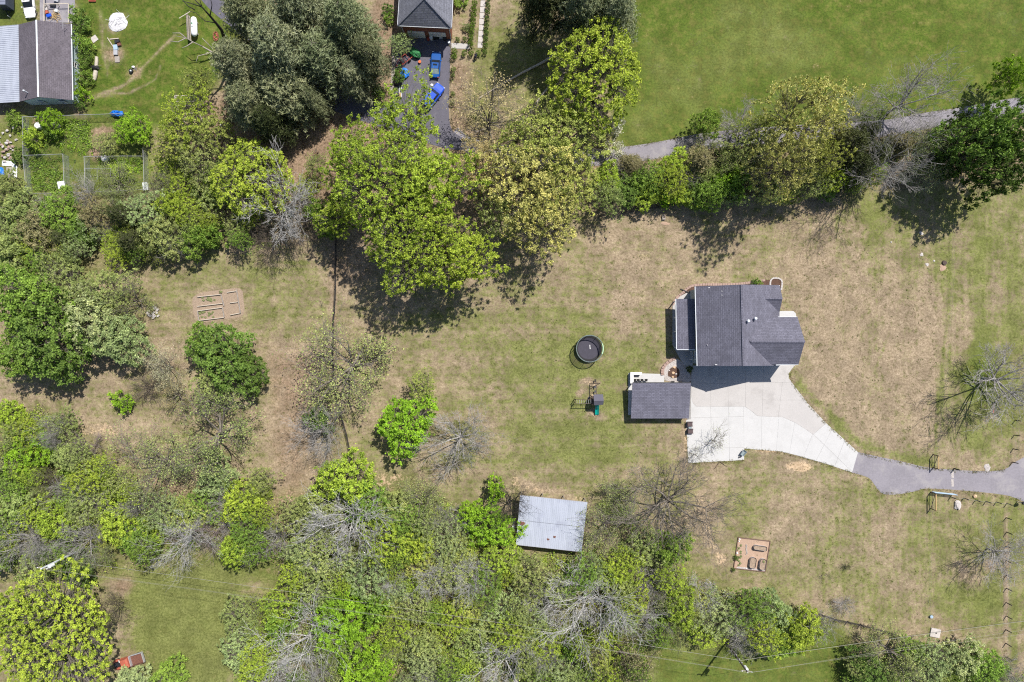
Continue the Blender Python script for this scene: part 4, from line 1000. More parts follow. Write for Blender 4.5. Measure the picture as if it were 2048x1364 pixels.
plant(1379, 738, 8, 'ball', 1.3, 'deep', 'round dark green shrub at the house corner by the driveway')
plant(1517, 563.5, 8, 'shrub', 0.9, 'mid', 'small green shrub in the bed north of the house')
plant(1508, 564, 6, 'shrub', 0.8, 'green', 'smaller green shrub in the bed north of the house')

# ---------------------------------------------------------------- undergrowth (uncountable)
def brush(name, label, polys, dens, cols, rad, hgt, seed, leaf=(0.08, 0.2), per=34, twig=0.35):
    rg = np.random.default_rng(seed); P = []
    for poly in polys:
        a = np.array(px2(poly)); lo, hi = a.min(0), a.max(0); n = int((hi - lo).prod() * dens)
        q = rg.uniform(lo, hi, (n, 2)); q = q[in_poly(q[:, 0], q[:, 1], [tuple(t) for t in a])]
        # patchy: drop where a slow wave is low
        k = np.sin(q[:, 0] * .35 + 1.7 * np.sin(q[:, 1] * .21)) + np.sin(q[:, 1] * .47 + q[:, 0] * .13); q = q[k + rg.normal(0, .7, len(q)) > -0.5]; P.append(q)
    P = np.concatenate(P); n = len(P); cols = np.array(cols); ci = rg.integers(0, len(cols), n)
    # neighbouring plants share a colour
    f = np.sin(P[:, 0] * .22 + 2 * np.sin(P[:, 1] * .17)) + np.sin(P[:, 1] * .3 + seed); ci = ((f + 2) / 4 * len(cols) + rg.normal(0, .9, n)).astype(int).clip(0, len(cols) - 1)
    R = rg.uniform(*rad, n); Hh = rg.uniform(*hgt, n) * R / np.mean(rad)
    own = np.repeat(np.arange(n), per); m = len(own); d = unit(rg.normal(0, 1, (m, 3))); d[:, 2] = np.abs(d[:, 2])
    L = np.stack([P[own, 0], P[own, 1], np.zeros(m)], 1) + d * (rg.random(m) ** .5)[:, None] * np.stack([R[own], R[own], Hh[own]], 1)
    V, F = kites(L, rg.uniform(*leaf, m), 0.6, rg); colr = cols[ci[own]] * rg.uniform(0.7, 1.3, (m, 1)); colr = np.repeat(colr, 4, 0)
    nt_ = int(n * twig * 6)
    if nt_:
        o2 = rg.integers(0, n, nt_); b0 = np.stack([P[o2, 0], P[o2, 1], np.zeros(nt_)], 1) + rg.normal(0, .2, (nt_, 3)) * [1, 1, 0]
        dd = unit(rg.normal(0, .6, (nt_, 3)) + [0, 0, .6]); e = b0 + dd * (R[o2] * rg.uniform(1, 2.2, nt_))[:, None]; e[:, 2] = np.abs(e[:, 2])
        tv, tf = tube_np(np.concatenate([b0, e, np.full((nt_, 1), .03), np.full((nt_, 1), .014)], 1), 3)
        V, F = join([(V, F), (tv, tf)]); colr = np.concatenate([colr, np.tile(np.array([[.24, .21, .19]]) * 1.0, (len(tv), 1))])
    me = np_mesh(name, V, F); at = me.color_attributes.new('Col', 'FLOAT_COLOR', 'POINT')
    at.data.foreach_set('color', np.concatenate([colr, np.ones((len(colr), 1))], 1).astype(np.float32).ravel())
    return tag(link(name, me, 'brush_leaf'), label, 'undergrowth', None, 'stuff')
G_ = [COL['olive'], COL['mid'], (.30, .26, .18), COL['lime'], COL['mid'], COL['olive'], COL['sage'], (.32, .28, .23), COL['lime']]
brush('wood_undergrowth', 'tangled low undergrowth on the floor of the south wood', [[(-60, 800), (60, 810), (150, 850), (200, 910), (230, 970), (340, 1010), (440, 1000), (540, 960), (560, 1040), (620, 980), (700, 940), (740, 980), (830, 980), (930, 1010), (1000, 1100), (1170, 1108), (1200, 1000), (1260, 1010), (1300, 1090), (1400, 1150), (1440, 1180), (1600, 1215), (1670, 1240), (1640, 1280), (1440, 1270), (1300, 1285), (1300, 1390), (480, 1390), (470, 1220), (520, 1190), (590, 1160), (540, 1110), (380, 1110), (240, 1130), (180, 1150), (100, 1150), (-60, 1180)]], 1.5, G_, (0.5, 1.5), (0.6, 2.6), 4)
brush('hedge_undergrowth', 'low brush along the lane hedge', [[(1190, 335), (1250, 325), (1400, 305), (1700, 280), (1900, 255), (2060, 245), (2060, 325), (1900, 345), (1750, 355), (1600, 385), (1400, 390), (1212, 408)]], 0.8, [COL['olive'], COL['green'], COL['brown'], COL['mid'], (.2, .16, .12)], (0.5, 1.1), (0.5, 1.4), 5)
brush('thicket_undergrowth', 'low brush in the west thicket and by the rail fence top', [[(-40, 395), (300, 395), (430, 405), (460, 470), (410, 515), (300, 505), (130, 490), (-40, 545)], [(440, 425), (640, 405), (650, 450), (630, 490), (480, 500)], [(950, 330), (1190, 330), (1190, 420), (960, 440)]], 0.8, [COL['olive'], COL['green'], (.24, .19, .14), COL['mid'], COL['brown']], (0.5, 1.1), (0.5, 1.5), 6)
brush('corner_undergrowth', 'low brush in the bottom right corner', [[(1710, 1310), (1850, 1300), (1960, 1320), (2060, 1340), (2060, 1390), (1700, 1390)]], 0.8, [COL['olive'], COL['mid'], COL['sage']], (0.5, 1.1), (0.5, 1.3), 8)
brush('garden_weeds', 'lush green weeds filling the fenced garden', [[(58, 318), (128, 314), (132, 380), (60, 382)], [(180, 318), (284, 318), (286, 345), (185, 350)], [(140, 320), (170, 320), (172, 350), (142, 350)], [(70, 272), (180, 240), (185, 310), (60, 312)], [(120, 238), (170, 240), (180, 280), (140, 270)]], 6.0, [COL['mid'], COL['green'], COL['green'], COL['vivid'], COL['mid']], (0.3, 0.8), (0.25, 0.6), 9, (0.06, 0.15), 24, 0.1)
brush('lawn_weeds', 'low weed tufts scattered over the lawns', [[(1000, 640), (1340, 480), (1340, 960), (1000, 980)], [(1570, 420), (1890, 470), (1890, 890), (1700, 880), (1600, 740)], [(1480, 950), (1860, 1000), (1860, 1240), (1500, 1180)], [(480, 520), (660, 500), (660, 700), (540, 680)]], 0.34, [(.09, .125, .022), (.11, .14, .03), (.14, .16, .05)], (0.10, 0.45), (0.04, 0.10), 10, (0.04, 0.10), 12, 0)
brush('pine_litter', 'brown twigs and seedlings on the floor under the pines', [[(420, 240), (760, 200), (770, 300), (640, 400), (430, 330)], [(905, 110), (935, 140), (915, 250), (900, 250)]], 0.25, [(.22, .13, .08), (.26, .17, .11), COL['olive']], (0.3, 0.8), (0.2, 0.5), 12, (0.06, 0.14), 20, 0.8)

def edge_grass():
    lines = [[(1592, 730), (1578, 750), (1590, 775), (1615, 808), (1652, 848), (1716, 906), (1760, 915), (1850, 936), (1960, 944), (2010, 940)], [(1704, 946), (1650, 928), (1560, 904), (1490, 898)], [(1488, 921), (1376, 927), (1371, 845)], [(1704, 946), (1736, 957), (1760, 986), (1800, 989), (1850, 978), (1960, 986), (2040, 1000)], [(905, 252), (960, 288), (1080, 300), (1230, 298), (1360, 276), (1640, 248), (1850, 226), (2048, 195)], [(960, 318), (1160, 332), (1300, 319), (1420, 297), (1740, 275), (2048, 225)], [(902, 90), (900, 180), (906, 262)], [(789, 92), (788, 180), (782, 236)]]
    rg = np.random.default_rng(44); P = []
    for ln in lines:
        a = np.array([W(*q).xy for q in ln])
        for p0, p1 in zip(a[:-1], a[1:]):
            n = max(1, int(np.hypot(*(p1 - p0)) * 7)); u = rg.random((n, 1)); q = p0 + (p1 - p0) * u; P.append(q[rg.random(n) < 0.75])
    P = np.concatenate(P); P = P + rg.normal(0, .13, P.shape); per = 9; own = np.repeat(np.arange(len(P)), per); m = len(own)
    L = np.stack([P[own, 0], P[own, 1], np.full(m, .06)], 1) + rg.normal(0, 1, (m, 3)) * [.12, .12, 0.0]; L[:, 2] += rg.random(m) * .06
    V, F = kites(L, rg.uniform(.03, .075, m), .5, rg); cols = np.array([(.13, .15, .035), (.20, .19, .075), (.27, .22, .12)]); col = np.repeat(cols[rg.integers(0, 3, len(P))][own] * rg.uniform(.7, 1.3, (m, 1)), 4, 0)
    me = np_mesh('edge_grass', V, F); at = me.color_attributes.new('Col', 'FLOAT_COLOR', 'POINT'); at.data.foreach_set('color', np.concatenate([col, np.ones((len(col), 1))], 1).astype(np.float32).ravel())
    tag(link('edge_grass', me, 'brush_leaf'), 'grass creeping over the edges of the drives and the lane', 'grass', None, 'stuff')
edge_grass()
# ---------------------------------------------------------------- main house
def wall_box(mb, corners, z0, z1):
    mb.prism([tuple(c) for c in corners], z0, z1)
def inset(pts, d):
    """shrink a footprint (world xy) towards its centre by d metres per axis"""
    cx = sum(p[0] for p in pts) / len(pts); cy = sum(p[1] for p in pts) / len(pts)
    return [(p[0] - math.copysign(d, p[0] - cx), p[1] - math.copysign(d, p[1] - cy)) for p in pts]
def window(root, c, w, h, n, frame='white_paint'):
    """window on a wall: c centre (world), n outward normal (2D)"""
    n = Vector((n[0], n[1], 0)).normalized(); t = Vector((-n.y, n.x, 0)); c = Vector(c); u = Vector((0, 0, 1))
    f = MB()
    for a, bb in ((-1, 0), (1, 0)): f.beam(c + t * a * w / 2 - u * h / 2 + n * .04, c + t * a * w / 2 + u * h / 2 + n * .04, .09, .09)
    for z in (-h / 2, 0, h / 2): f.beam(c - t * w / 2 + u * z + n * .045, c + t * w / 2 + u * z + n * .045, .08, .08)
    o = f.build('window', frame, root)
    g = MB(); g.poly([c - t * w / 2 - u * h / 2 + n * .02, c + t * w / 2 - u * h / 2 + n * .02, c + t * w / 2 + u * h / 2 + n * .02, c - t * w / 2 + u * h / 2 + n * .02])
    off = root.location; g.v = [tuple(Vector(p) - off) for p in g.v]; g.build('pane', 'glass', o, world=False)
def gable_fill(mb, a, b, apex, inw):
    """triangle wall under a gable, set in by vector inw"""
    q = Vector(inw); mb.poly([Vector(a) + q, Vector(b) + q, Vector(apex) + q])

def main_house():
    loc = W(1466, 655); h = thing('main_house', 'two storey house with dark slate grey shingle roofs beside the concrete driveway', 'house', loc)
    RN, RS = W(1483, 569, 9.25), W(1487, 732, 9.25)
    LN, LS = W(1391, 573, 5.5), W(1395, 732, 5.5); EN, ES = W(1558, 570, 5.14), W(1561, 731, 5.14)
    r = MB().slab([LN, LS, RS, RN], 0.18).slab([RN, RS, ES, EN], 0.18)
    roof = r.build('main_roof', 'shingle_y', h)
    off = Vector(loc)
    def sub(mb, name, m, par):
        mb.v = [tuple(Vector(p) - off) for p in mb.v]; return mb.build(name, m, par, world=False)
    rc = MB().beam(RN + Vector((0, 0, .03)), RS + Vector((0, 0, .03)), 0.34, 0.08); sub(rc, 'ridge_cap', 'shingle_x', roof)
    def lerp(a, b, t): return a + (b - a) * t
    # east wing, ridge runs west-east
    WR, WN, WS = W(1610, 683, 8.7), W(1595, 634, 6.2), W(1597, 729, 6.2)
    x0 = W(1500, 683, 8.7).x
    wr = MB(); WR0 = Vector((x0, WR.y, WR.z)); WN0 = Vector((x0, WN.y, WN.z)); WS0 = Vector((x0, WS.y, WS.z))
    wr.slab([WN0, WR0, WR, WN], 0.18).slab([WR0, WS0, WS, WR], 0.18); wing = wr.build('wing_roof', 'shingle_x', h)
    rc = MB().beam(lerp(WR0, WR, 0.02) + Vector((0, 0, .03)), WR + Vector((0, 0, .03)), 0.34, 0.08); sub(rc, 'ridge_cap', 'shingle_y', wing)
    # small front gable
    GR, GN, GS = W(1565, 597, 6.68), W(1560, 571.5, 5.16), W(1559, 625, 5.16); gx = W(1521, 597, 6.68).x
    gr = MB(); GR0 = Vector((gx, GR.y, GR.z)); GN0 = Vector((gx, GN.y, GN.z)); GS0 = Vector((gx, GS.y, GS.z))
    gr.slab([GN0, GR0, GR, GN], 0.16).slab([GR0, GS0, GS, GR], 0.16); gro = gr.build('gable_roof', 'shingle_x', h)
    rc = MB().beam(GR0 + Vector((0, 0, .03)), GR + Vector((0, 0, .03)), 0.3, 0.07); sub(rc, 'ridge_cap', 'shingle_y', gro)
    # walls
    w = MB(); fp = inset([LN.xy, LS.xy, ES.xy, EN.xy], 0.35); w.prism(fp, 0, 5.0)
    wp = inset([(x0 + 2, WN.y), (x0 + 2, WS.y), (WS.x, WS.y), (WN.x, WN.y)], 0.3); w.prism(wp, 0, 6.0)
    for A, B, T in ((LN, EN, RN), (LS, ES, RS)):
        s = -1 if A is LN else 1
        w.prism([(A.x + .4, A.y + s * .36), (B.x - .4, B.y + s * .36), (B.x - .4, B.y + s * .6), (A.x + .4, A.y + s * .6)], 4.9, 5.05)
        w.poly([(A.x + .4, A.y + s * .36, 5.0), (B.x - .4, B.y + s * .36, 5.0), (B.x - .4, B.y + s * .36, B.z - .2), (T.x, T.y + s * .36, T.z - .25), (A.x + .4, A.y + s * .36, A.z - .2)])
    w.poly([(WR.x - .31, WN.y - .3, 5.9), (WR.x - .31, WS.y + .3, 5.9), (WR.x - .31, WS.y + .3, 6.1), (WR.x - .31, WR.y, 8.45), (WR.x - .31, WN.y - .3, 6.1)])
    w.poly([(GR.x - .3, GN.y - .3, 0), (GR.x - .3, GS.y + .3, 0), (GR.x - .3, GS.y + .3, 5.1), (GR.x - .3, GR.y, 6.45), (GR.x - .3, GN.y - .3, 5.1)])
    w.poly([(GR.x - .3, GS.y + .3, 0), (gx, GS.y + .3, 0), (gx, GS.y + .3, 5.1), (GR.x - .3, GS.y + .3, 5.1)])
    w.poly([(GR.x - .3, GN.y - .3, 0), (gx, GN.y - .3, 0), (gx, GN.y - .3, 5.1), (GR.x - .3, GN.y - .3, 5.1)])
    w.build('wall', 'siding', h)
    # fascia and gutters
    for n, a, b in (('gutter', LN, LS), ('gutter', WN, W(1556, 634, 6.2)), ('gutter', WS, W(1552, 730, 6.2)), ('gutter', W(1558, 627, 5.1), W(1553, 631, 5.1)), ('gutter', GS, GS0), ('gutter', GN, Vector((GN.x - 1.5, GN.y, GN.z)))):
        d = Vector((0, 0, -0.10)); MB().beam(a + d + Vector((-.06 if a is LN else 0, 0, 0)), b + d + Vector((-.06 if a is LN else 0, 0, 0)), .12, .14).build(n, 'white_metal', h)
    # west porch with its own lower roof
    PN, PS = W(1352.5, 598, 3.0), W(1354, 698.5, 3.0); xi = LN.x + 0.42; zi = 3.75
    pm = Vector((PS.x + 1.3, PS.y, 3.0)); hi_ = Vector((PS.x + 1.6, PS.y + 0.85, zi - .1)); hn = Vector((PN.x + 1.6, PN.y - .85, zi - .1))
    QN = Vector((xi, PN.y, 3.72)); QS = Vector((xi, PS.y, 3.72))
    p = MB().slab([PN, PS, QS, QN], 0.15); pr = p.build('porch_roof', 'shingle_y', h)
    MB().beam(PN + Vector((-.06, 0, -.1)), PS + Vector((-.06, 0, -.1)), .12, .14).build('gutter', 'white_metal', h)
    MB().beam(PS + Vector((0, -.06, -.08)), QS + Vector((0, -.06, -.08)), .12, .14).build('gutter', 'white_metal', h)
    for t in (0.02, 0.35, 0.66, 0.98):
        q = PN.lerp(PS, t); MB().box((q.x + .25, q.y + (-.15 if t < .5 else .15), 1.45), (.16, .16, 2.75)).build('porch_post', 'white_paint', h)
    # roof vents, white caps and pipes
    def slope_z(pt, left): 
        x = pt.x; return 0
    for i, (x, y, hh, big) in enumerate(((1443, 582.5, 7.5, 0), (1443, 590.5, 7.5, 0), (1414, 690, 6.3, 0), (1496, 642, 9.0, 1), (1510.5, 637, 8.3, 1))):
        q = W(x, y, hh); rr = 0.16 if big else 0.07; m = MB().tube([(q.x, q.y, hh - .6), (q.x, q.y, hh + (.35 if big else .25))], rr, 10)
        if big: m.tube([(q.x, q.y, hh + .3), (q.x, q.y, hh + .46)], [rr * 1.7, rr * 1.2], 10)
        m.build('roof_vent', 'white_metal' if big else 'galvanised', h)
    # openings
    xw = LN.x + .35
    window(h, (xw - .42 + .4, W(0, 711, 4).y, 4.1), 1.3, 1.2, (-1, 0)); window(h, (xw, W(0, 585, 4).y, 4.3), 1.1, 1.2, (-1, 0)); window(h, (xw, W(0, 711, 1).y, 1.5), 1.4, 1.4, (-1, 0))
    for x in (2.2, 6.5): window(h, (LS.x + x + 1, LS.y + .33, 6.4), 1.2, 1.4, (0, -1))
    gd = MB(); 
    for k in range(2):
        cx = WS.x - 2.3 - k * 3.6; d = MB().box((cx, WS.y + .28, 1.25), (2.8, .08, 2.4)); do = d.build('garage_door', 'white_paint', h)
        for z in (0.65, 1.25, 1.85): 
            g = MB().box((cx, WS.y + .23, z), (2.76, .02, .03)); sub(g, 'panel_joint', 'joint', do)
    for y in (.35, .65): window(h, (WR.x - .3, WN.y + (WS.y - WN.y) * y, 4.6), 1.2, 1.4, (1, 0)); window(h, (WR.x - .3, WN.y + (WS.y - WN.y) * y, 1.5), 1.3, 1.4, (1, 0))
    window(h, (GR.x - .28, GR.y, 4.2), 1.2, 1.3, (1, 0)); window(h, (GR.x - .28, GR.y, 1.5), 1.6, 1.4, (1, 0))
    d = MB().box((W(1552, 0, 1).x + .1, W(0, 630).y, 1.2), (.1, 1.0, 2.1)); do = d.build('door', 'dark_wood', h); k = MB().blob((W(1552, 0, 1).x + .2, W(0, 630).y + .38, 1.15), .05); sub(k, 'handle', 'chrome', do)
    for x in (2.5, 6.5, 10): window(h, (LN.x + x, LN.y - .34, 6.0 if x < 9 else 3.5), 1.1, 1.3, (0, 1))
main_house()

def bed(name, label, outline, m, z, edge=None, em='stone', ew=.16, eh=.12, closed=True):
    pts = px2(outline); c = Vector((sum(p[0] for p in pts) / len(pts), sum(p[1] for p in pts) / len(pts), 0))
    t = thing(name, label, 'garden bed', c); MB().prism(pts, -.1, z).build('mulch' if m == 'mulch' else 'fill', m, t)
    e = px2(edge or outline); e = e + [e[0]] if closed else e; k = 0
    for a, b in zip(e[:-1], e[1:]):
        a, b = Vector(a), Vector(b); n = max(1, int((b - a).length / .42))
        for i in range(n):
            p, q = a.lerp(b, (i + .06) / n), a.lerp(b, (i + .94) / n)
            MB().beam((p.x, p.y, eh / 2), (q.x, q.y, eh / 2 + random.uniform(-.01, .02)), ew, eh).build('edging_stone', em, t)
    return t
bed('foundation_bed', 'mulch bed with pale stone edging along the north wall of the house', smooth_line([(1345, 610), (1352, 597), (1366, 585), (1382, 572), (1410, 569), (1460, 569), (1500, 565), (1530, 560), (1540, 562), (1540, 580), (1400, 590), (1356, 600)], 3), 'mulch', .06, smooth_line([(1345, 610), (1352, 597), (1366, 585), (1382, 572), (1410, 569), (1460, 569), (1500, 565), (1530, 560)], 2), 'paver', .42, .14, False)
bed('rounded_bed', 'rounded mulch bed edged with stones at the northeast house corner', smooth_line([(1541, 580), (1540, 566), (1543, 558), (1551, 556), (1560, 558), (1564, 565), (1562, 580), (1541, 580)], 3), 'mulch', .07, smooth_line([(1541, 580), (1540, 566), (1543, 558), (1551, 556), (1560, 558), (1564, 565), (1562, 580)], 3), 'stone', .28, .16, False)
cb = bed('corner_bed', 'curved paver bordered bed with rocks between the house and the pavilion', smooth_line([(1328, 760), (1327, 744), (1331, 733), (1340, 726), (1351, 718), (1362, 722), (1374, 738), (1381, 752), (1378, 764), (1345, 764)], 3), 'gravel', .05, smooth_line([(1325, 750), (1324, 742), (1328, 732), (1337, 723), (1350, 716)], 2), 'paver', .55, .3, False)
MB().prism(px2(smooth_line([(1336, 745), (1340, 737), (1350, 733), (1358, 740), (1358, 752), (1348, 756), (1336, 752)], 3)), 0, .09).build('mulch', 'mulch', cb)
for i, (x, y, r, m) in enumerate(((1346, 746, .32, 'tan_stone'), (1348, 735, .3, 'tan_stone'), (1345, 754, .24, 'tan_stone'), (1352, 748, .2, 'stone'), (1338, 741, .16, 'stone'))):
    q = W(x, y); MB().blob((q.x, q.y, .12), (r, r * .8, r * .6), i, .2, 8, 5).build('rock', m, cb)
dp = MB(); a, b = W(1361, 578), W(1378, 586); dp.tube([(a.x, a.y, .1), (b.x, b.y, .25), (b.x + .6, b.y + .3, .4)], .09, 6); single('drain_pipe', dp, 'dark_metal', 'black drain pipe sticking out of the bed at the northwest house corner', 'pipe')

# ---------------------------------------------------------------- pavilion and its patio
def pavilion():
    TL, TR, BR, BL = W(1265, 765.5, 3.2), W(1382, 765.5, 3.2), W(1377.8, 837, 2.15), W(1261.8, 837, 2.15)
    c = (TL + BR) / 2; t = thing('pavilion', 'open pavilion with a sloping dark shingle roof beside the driveway', 'pavilion', (c.x, c.y, 0))
    MB().slab([TL, TR, BR, BL], .14).build('roof', 'shingle_x', t)
    MB().beam(TL + Vector((0, .03, -.05)), TR + Vector((0, .03, -.05)), .1, .2).build('fascia', 'dark_metal', t)
    for k in (0.03, 0.5, 0.97):
        for A, B, z, dy in ((TL, TR, 3.0, -.35), (BL, BR, 1.95, .35)):
            q = A.lerp(B, k); MB().box((q.x, q.y + dy, z / 2), (.18, .18, z)).build('post', 'dark_wood', t)
    for A, B, z, dy in ((TL, TR, 2.95, -.35), (BL, BR, 1.9, .35)): MB().beam((A.x + .2, A.y + dy, z), (B.x - .2, B.y + dy, z), .14, .2).build('beam', 'dark_wood', t)
    q = W(1262, 768); MB().blob((q.x + .1, q.y, 2.5), .14, 3).build('lantern', 'orange', t)
pavilion()
t = thing('bar_counter', 'white L shaped outdoor counter at the corner of the pavilion patio', 'counter', W(1268, 750))
for pts in ([(1259.5, 744.5), (1281, 744.5), (1281, 748.2), (1259.5, 748.2)], [(1259.5, 748.4), (1264.5, 748.4), (1264.5, 766), (1259.5, 766)]):
    MB().prism(px2(pts), 0, 1.0).build('cabinet', 'weathered_wood', t)
MB().prism(px2([(1258.8, 744), (1281.5, 744), (1281.5, 748.8), (1265, 748.8), (1265, 766), (1258.8, 766)]), 1.003, 1.08).build('countertop', 'white_paint', t)
def stool(x, y, label):
    t = thing('bar_stool', label, 'stool', W(x, y), 0, 'bar stools on the patio')
    MB().box((0, 0, .70), (.46, .42, .07)).build('seat', 'black', t, False)
    MB().box((0, .2, .95), (.44, .05, .42), rx=-.12).build('backrest', 'black', t, False)
    for a in (-.18, .18):
        for c in (-.17, .17): MB().beam((a, c, 0.09), (a * .9, c * .9, .68), .04).build('leg', 'dark_metal', t, False)
for i, x in enumerate((1268.5, 1275, 1282.5, 1291)): stool(x, 760, 'black bar stool on the patio, %s from the white counter' % ('nearest', 'second', 'third', 'fourth')[i])
for i, (x, lab) in enumerate(((1344, 'black hoop backed chair at the pavilion edge by the gravel bed'), (1359, 'black hoop backed chair nearest the house path'))):
    t = thing('patio_chair', lab, 'chair', W(x, 765), 0, 'hoop backed chairs')
    MB().box((0, 0, .53), (.5, .5, .06)).build('seat', 'black', t, False)
    MB().tube([(-.3, .1, .5), (-.32, .25, .8), (-.2, .32, .98), (.2, .32, .98), (.32, .25, .8), (.3, .1, .5)], .03, 6).build('back_hoop', 'black', t, False)
    for a in (-.22, .22):
        for c in (-.22, .22): MB().beam((a, c, .09), (a, c, .5), .035).build('leg', 'dark_metal', t, False)
def wicker(x, y, lab):
    t = thing('wicker_armchair', lab, 'armchair', W(x, y), 0, 'wicker armchairs by the pad')
    MB().box((0, 0, .36), (.95, .62, .2)).build('seat', 'wicker', t, False)
    MB().box((-.42, 0, .62), (.14, .8, .6), ry=-.15).build('backrest', 'wicker', t, False)
    for s in (-1, 1): MB().box((.03, s * .36, .45), (.95, .14, .34)).build('arm', 'wicker', t, False)
    for a in (-.38, .38):
        for c in (-.34, .34): MB().box((a, c, .15), (.07, .07, .22)).build('leg', 'dark_wood', t, False)
wicker(1378.5, 847.5, 'brown wicker armchair nearest the pavilion, on the pad edge'); wicker(1379.5, 861.5, 'brown wicker armchair farther from the pavilion, on the pad edge')
t = thing('side_table', 'small grey table between the two brown armchairs', 'table', W(1379, 854.5))
MB().tube([(0, 0, .42), (0, 0, .47)], .3, 14).build('table_top', 'grey_plastic', t, False); MB().tube([(0, 0, .05), (0, 0, .42)], .06, 8).build('leg', 'dark_metal', t, False)
t = thing('wheelbarrow', 'grey green wheelbarrow parked at the step of the concrete pad', 'wheelbarrow', W(1484, 906), R2(52))
MB().loft([[(-.45 * k + .1, -.3 * k, z), (.5 * k + .1, -.34 * k, z), (.5 * k + .1, .34 * k, z), (-.45 * k + .1, .3 * k, z)] for k, z in ((.6, .38), (1.15, .72), (1.08, .72), (.55, .42))]).build('tray', 'grey_plastic', t, False)
w_ = MB().tube([(-.85, -.06, .22), (-.85, .06, .22)], .22, 14).build('wheel', 'rubber', t, False)
MB().tube([(-.85, -.075, .22), (-.85, .075, .22)], .11, 10).build('rim', 'white_metal', w_, False)
for s in (-1, 1):
    MB().tube([(-.85, s * .1, .24), (-.3, s * .22, .36), (1.05, s * .33, .62)], .025, 6).build('handle', 'pale_wood', t, False)
    MB().tube([(.25, s * .25, .36), (.4, s * .27, .06), (.55, s * .28, .4)], .022, 6).build('leg', 'dark_metal', t, False)
for i, (x, y, m, lab) in enumerate(((1447, 921, 'dark_wood', 'crooked dark stick lying by the pad edge'), )):
    a = W(1440, 922); single('fallen_stick', MB().tube([(a.x - 1.0, a.y - 1.4, .06), (a.x - .1, a.y - .1, .10), (a.x + 1.2, a.y - 1.0, .06)], [.05, .06, .03], 6), m, lab, 'stick')

# ---------------------------------------------------------------- trampoline
def trampoline():
    loc = W(1176.5, 697); t = thing('trampoline', 'round black trampoline with a safety net enclosure on the lawn', 'trampoline', loc)
    R, z0, z1, n = 2.28, .85, 2.5, 48
    ring = lambda r, z: [(r * math.cos(6.2832 * k / n), r * math.sin(6.2832 * k / n), z) for k in range(n)]
    def band(r0, za, r1, zb, r2=None):
        m = MB(); A, B = ring(r0, za), ring(r1, zb); m.v = A + B
        for k in range(n): m.f.append((k, (k + 1) % n, (k + 1) % n + n, k + n))
        return m
    MB().poly(ring(R - .32, z0)).build('jumping_mat', 'mat_fabric', t, False)
    band(R - .34, z0 + .03, R + .05, z0 + .03).build('spring_pad', 'black', t, False)
    band(R + .05, z0 + .03, R + .08, z0 - .3).build('skirt', 'black', t, False)
    MB().tube(ring(R + .02, z0 - .05) + [ring(R + .02, z0 - .05)[0]], .04, 6, False).build('frame_ring', 'dark_metal', t, False)
    band(R - .02, z0 + .05, R + .1, z1 - .02).build('safety_net', 'enclosure_net', t, False)
    # padded top ring with a lime section to the east
    for nm, k0, k1, m in (('top_pad', 3, 45, 'pad_green'), ('lime_top_pad', -3, 3, 'pad_lime')):
        mb = MB(); mb.tube([((R + .1) * math.cos(6.2832 * k / n), (R + .1) * math.sin(6.2832 * k / n), z1) for k in range(k0, k1 + 1)], .12 if m == 'pad_lime' else .085, 6).build(nm, m, t, False)
    for k in range(9):
        a = 6.2832 * k / 9 + .3; c, s = math.cos(a), math.sin(a)
        MB().tube([((R + .08) * c, (R + .08) * s, z0 - .1), ((R + .2) * c, (R + .2) * s, z1 - .1), ((R + .45) * c, (R + .45) * s, z1 + .12)], .035, 6).build('net_pole', 'black', t, False)
    for k in range(5):
        a = 6.2832 * k / 5 + .2; p = [((R + .02) * math.cos(a + d), (R + .02) * math.sin(a + d), z) for d, z in ((-.25, z0 - .06), (-.25, .04), (.25, .04), (.25, z0 - .06))]
        MB().tube(p, .035, 6).build('leg', 'dark_metal', t, False)
    # white print on the mat, too small to read: a short column of strokes
    lg = MB()
    for k in range(6): lg.box((.18 + .015 * k, .62 - .13 * k, z0 + .006), (.17 if k % 2 else .14, .09, .004), rz=.1)
    lg.build('mat_print', 'white_paint', t, False)
trampoline()

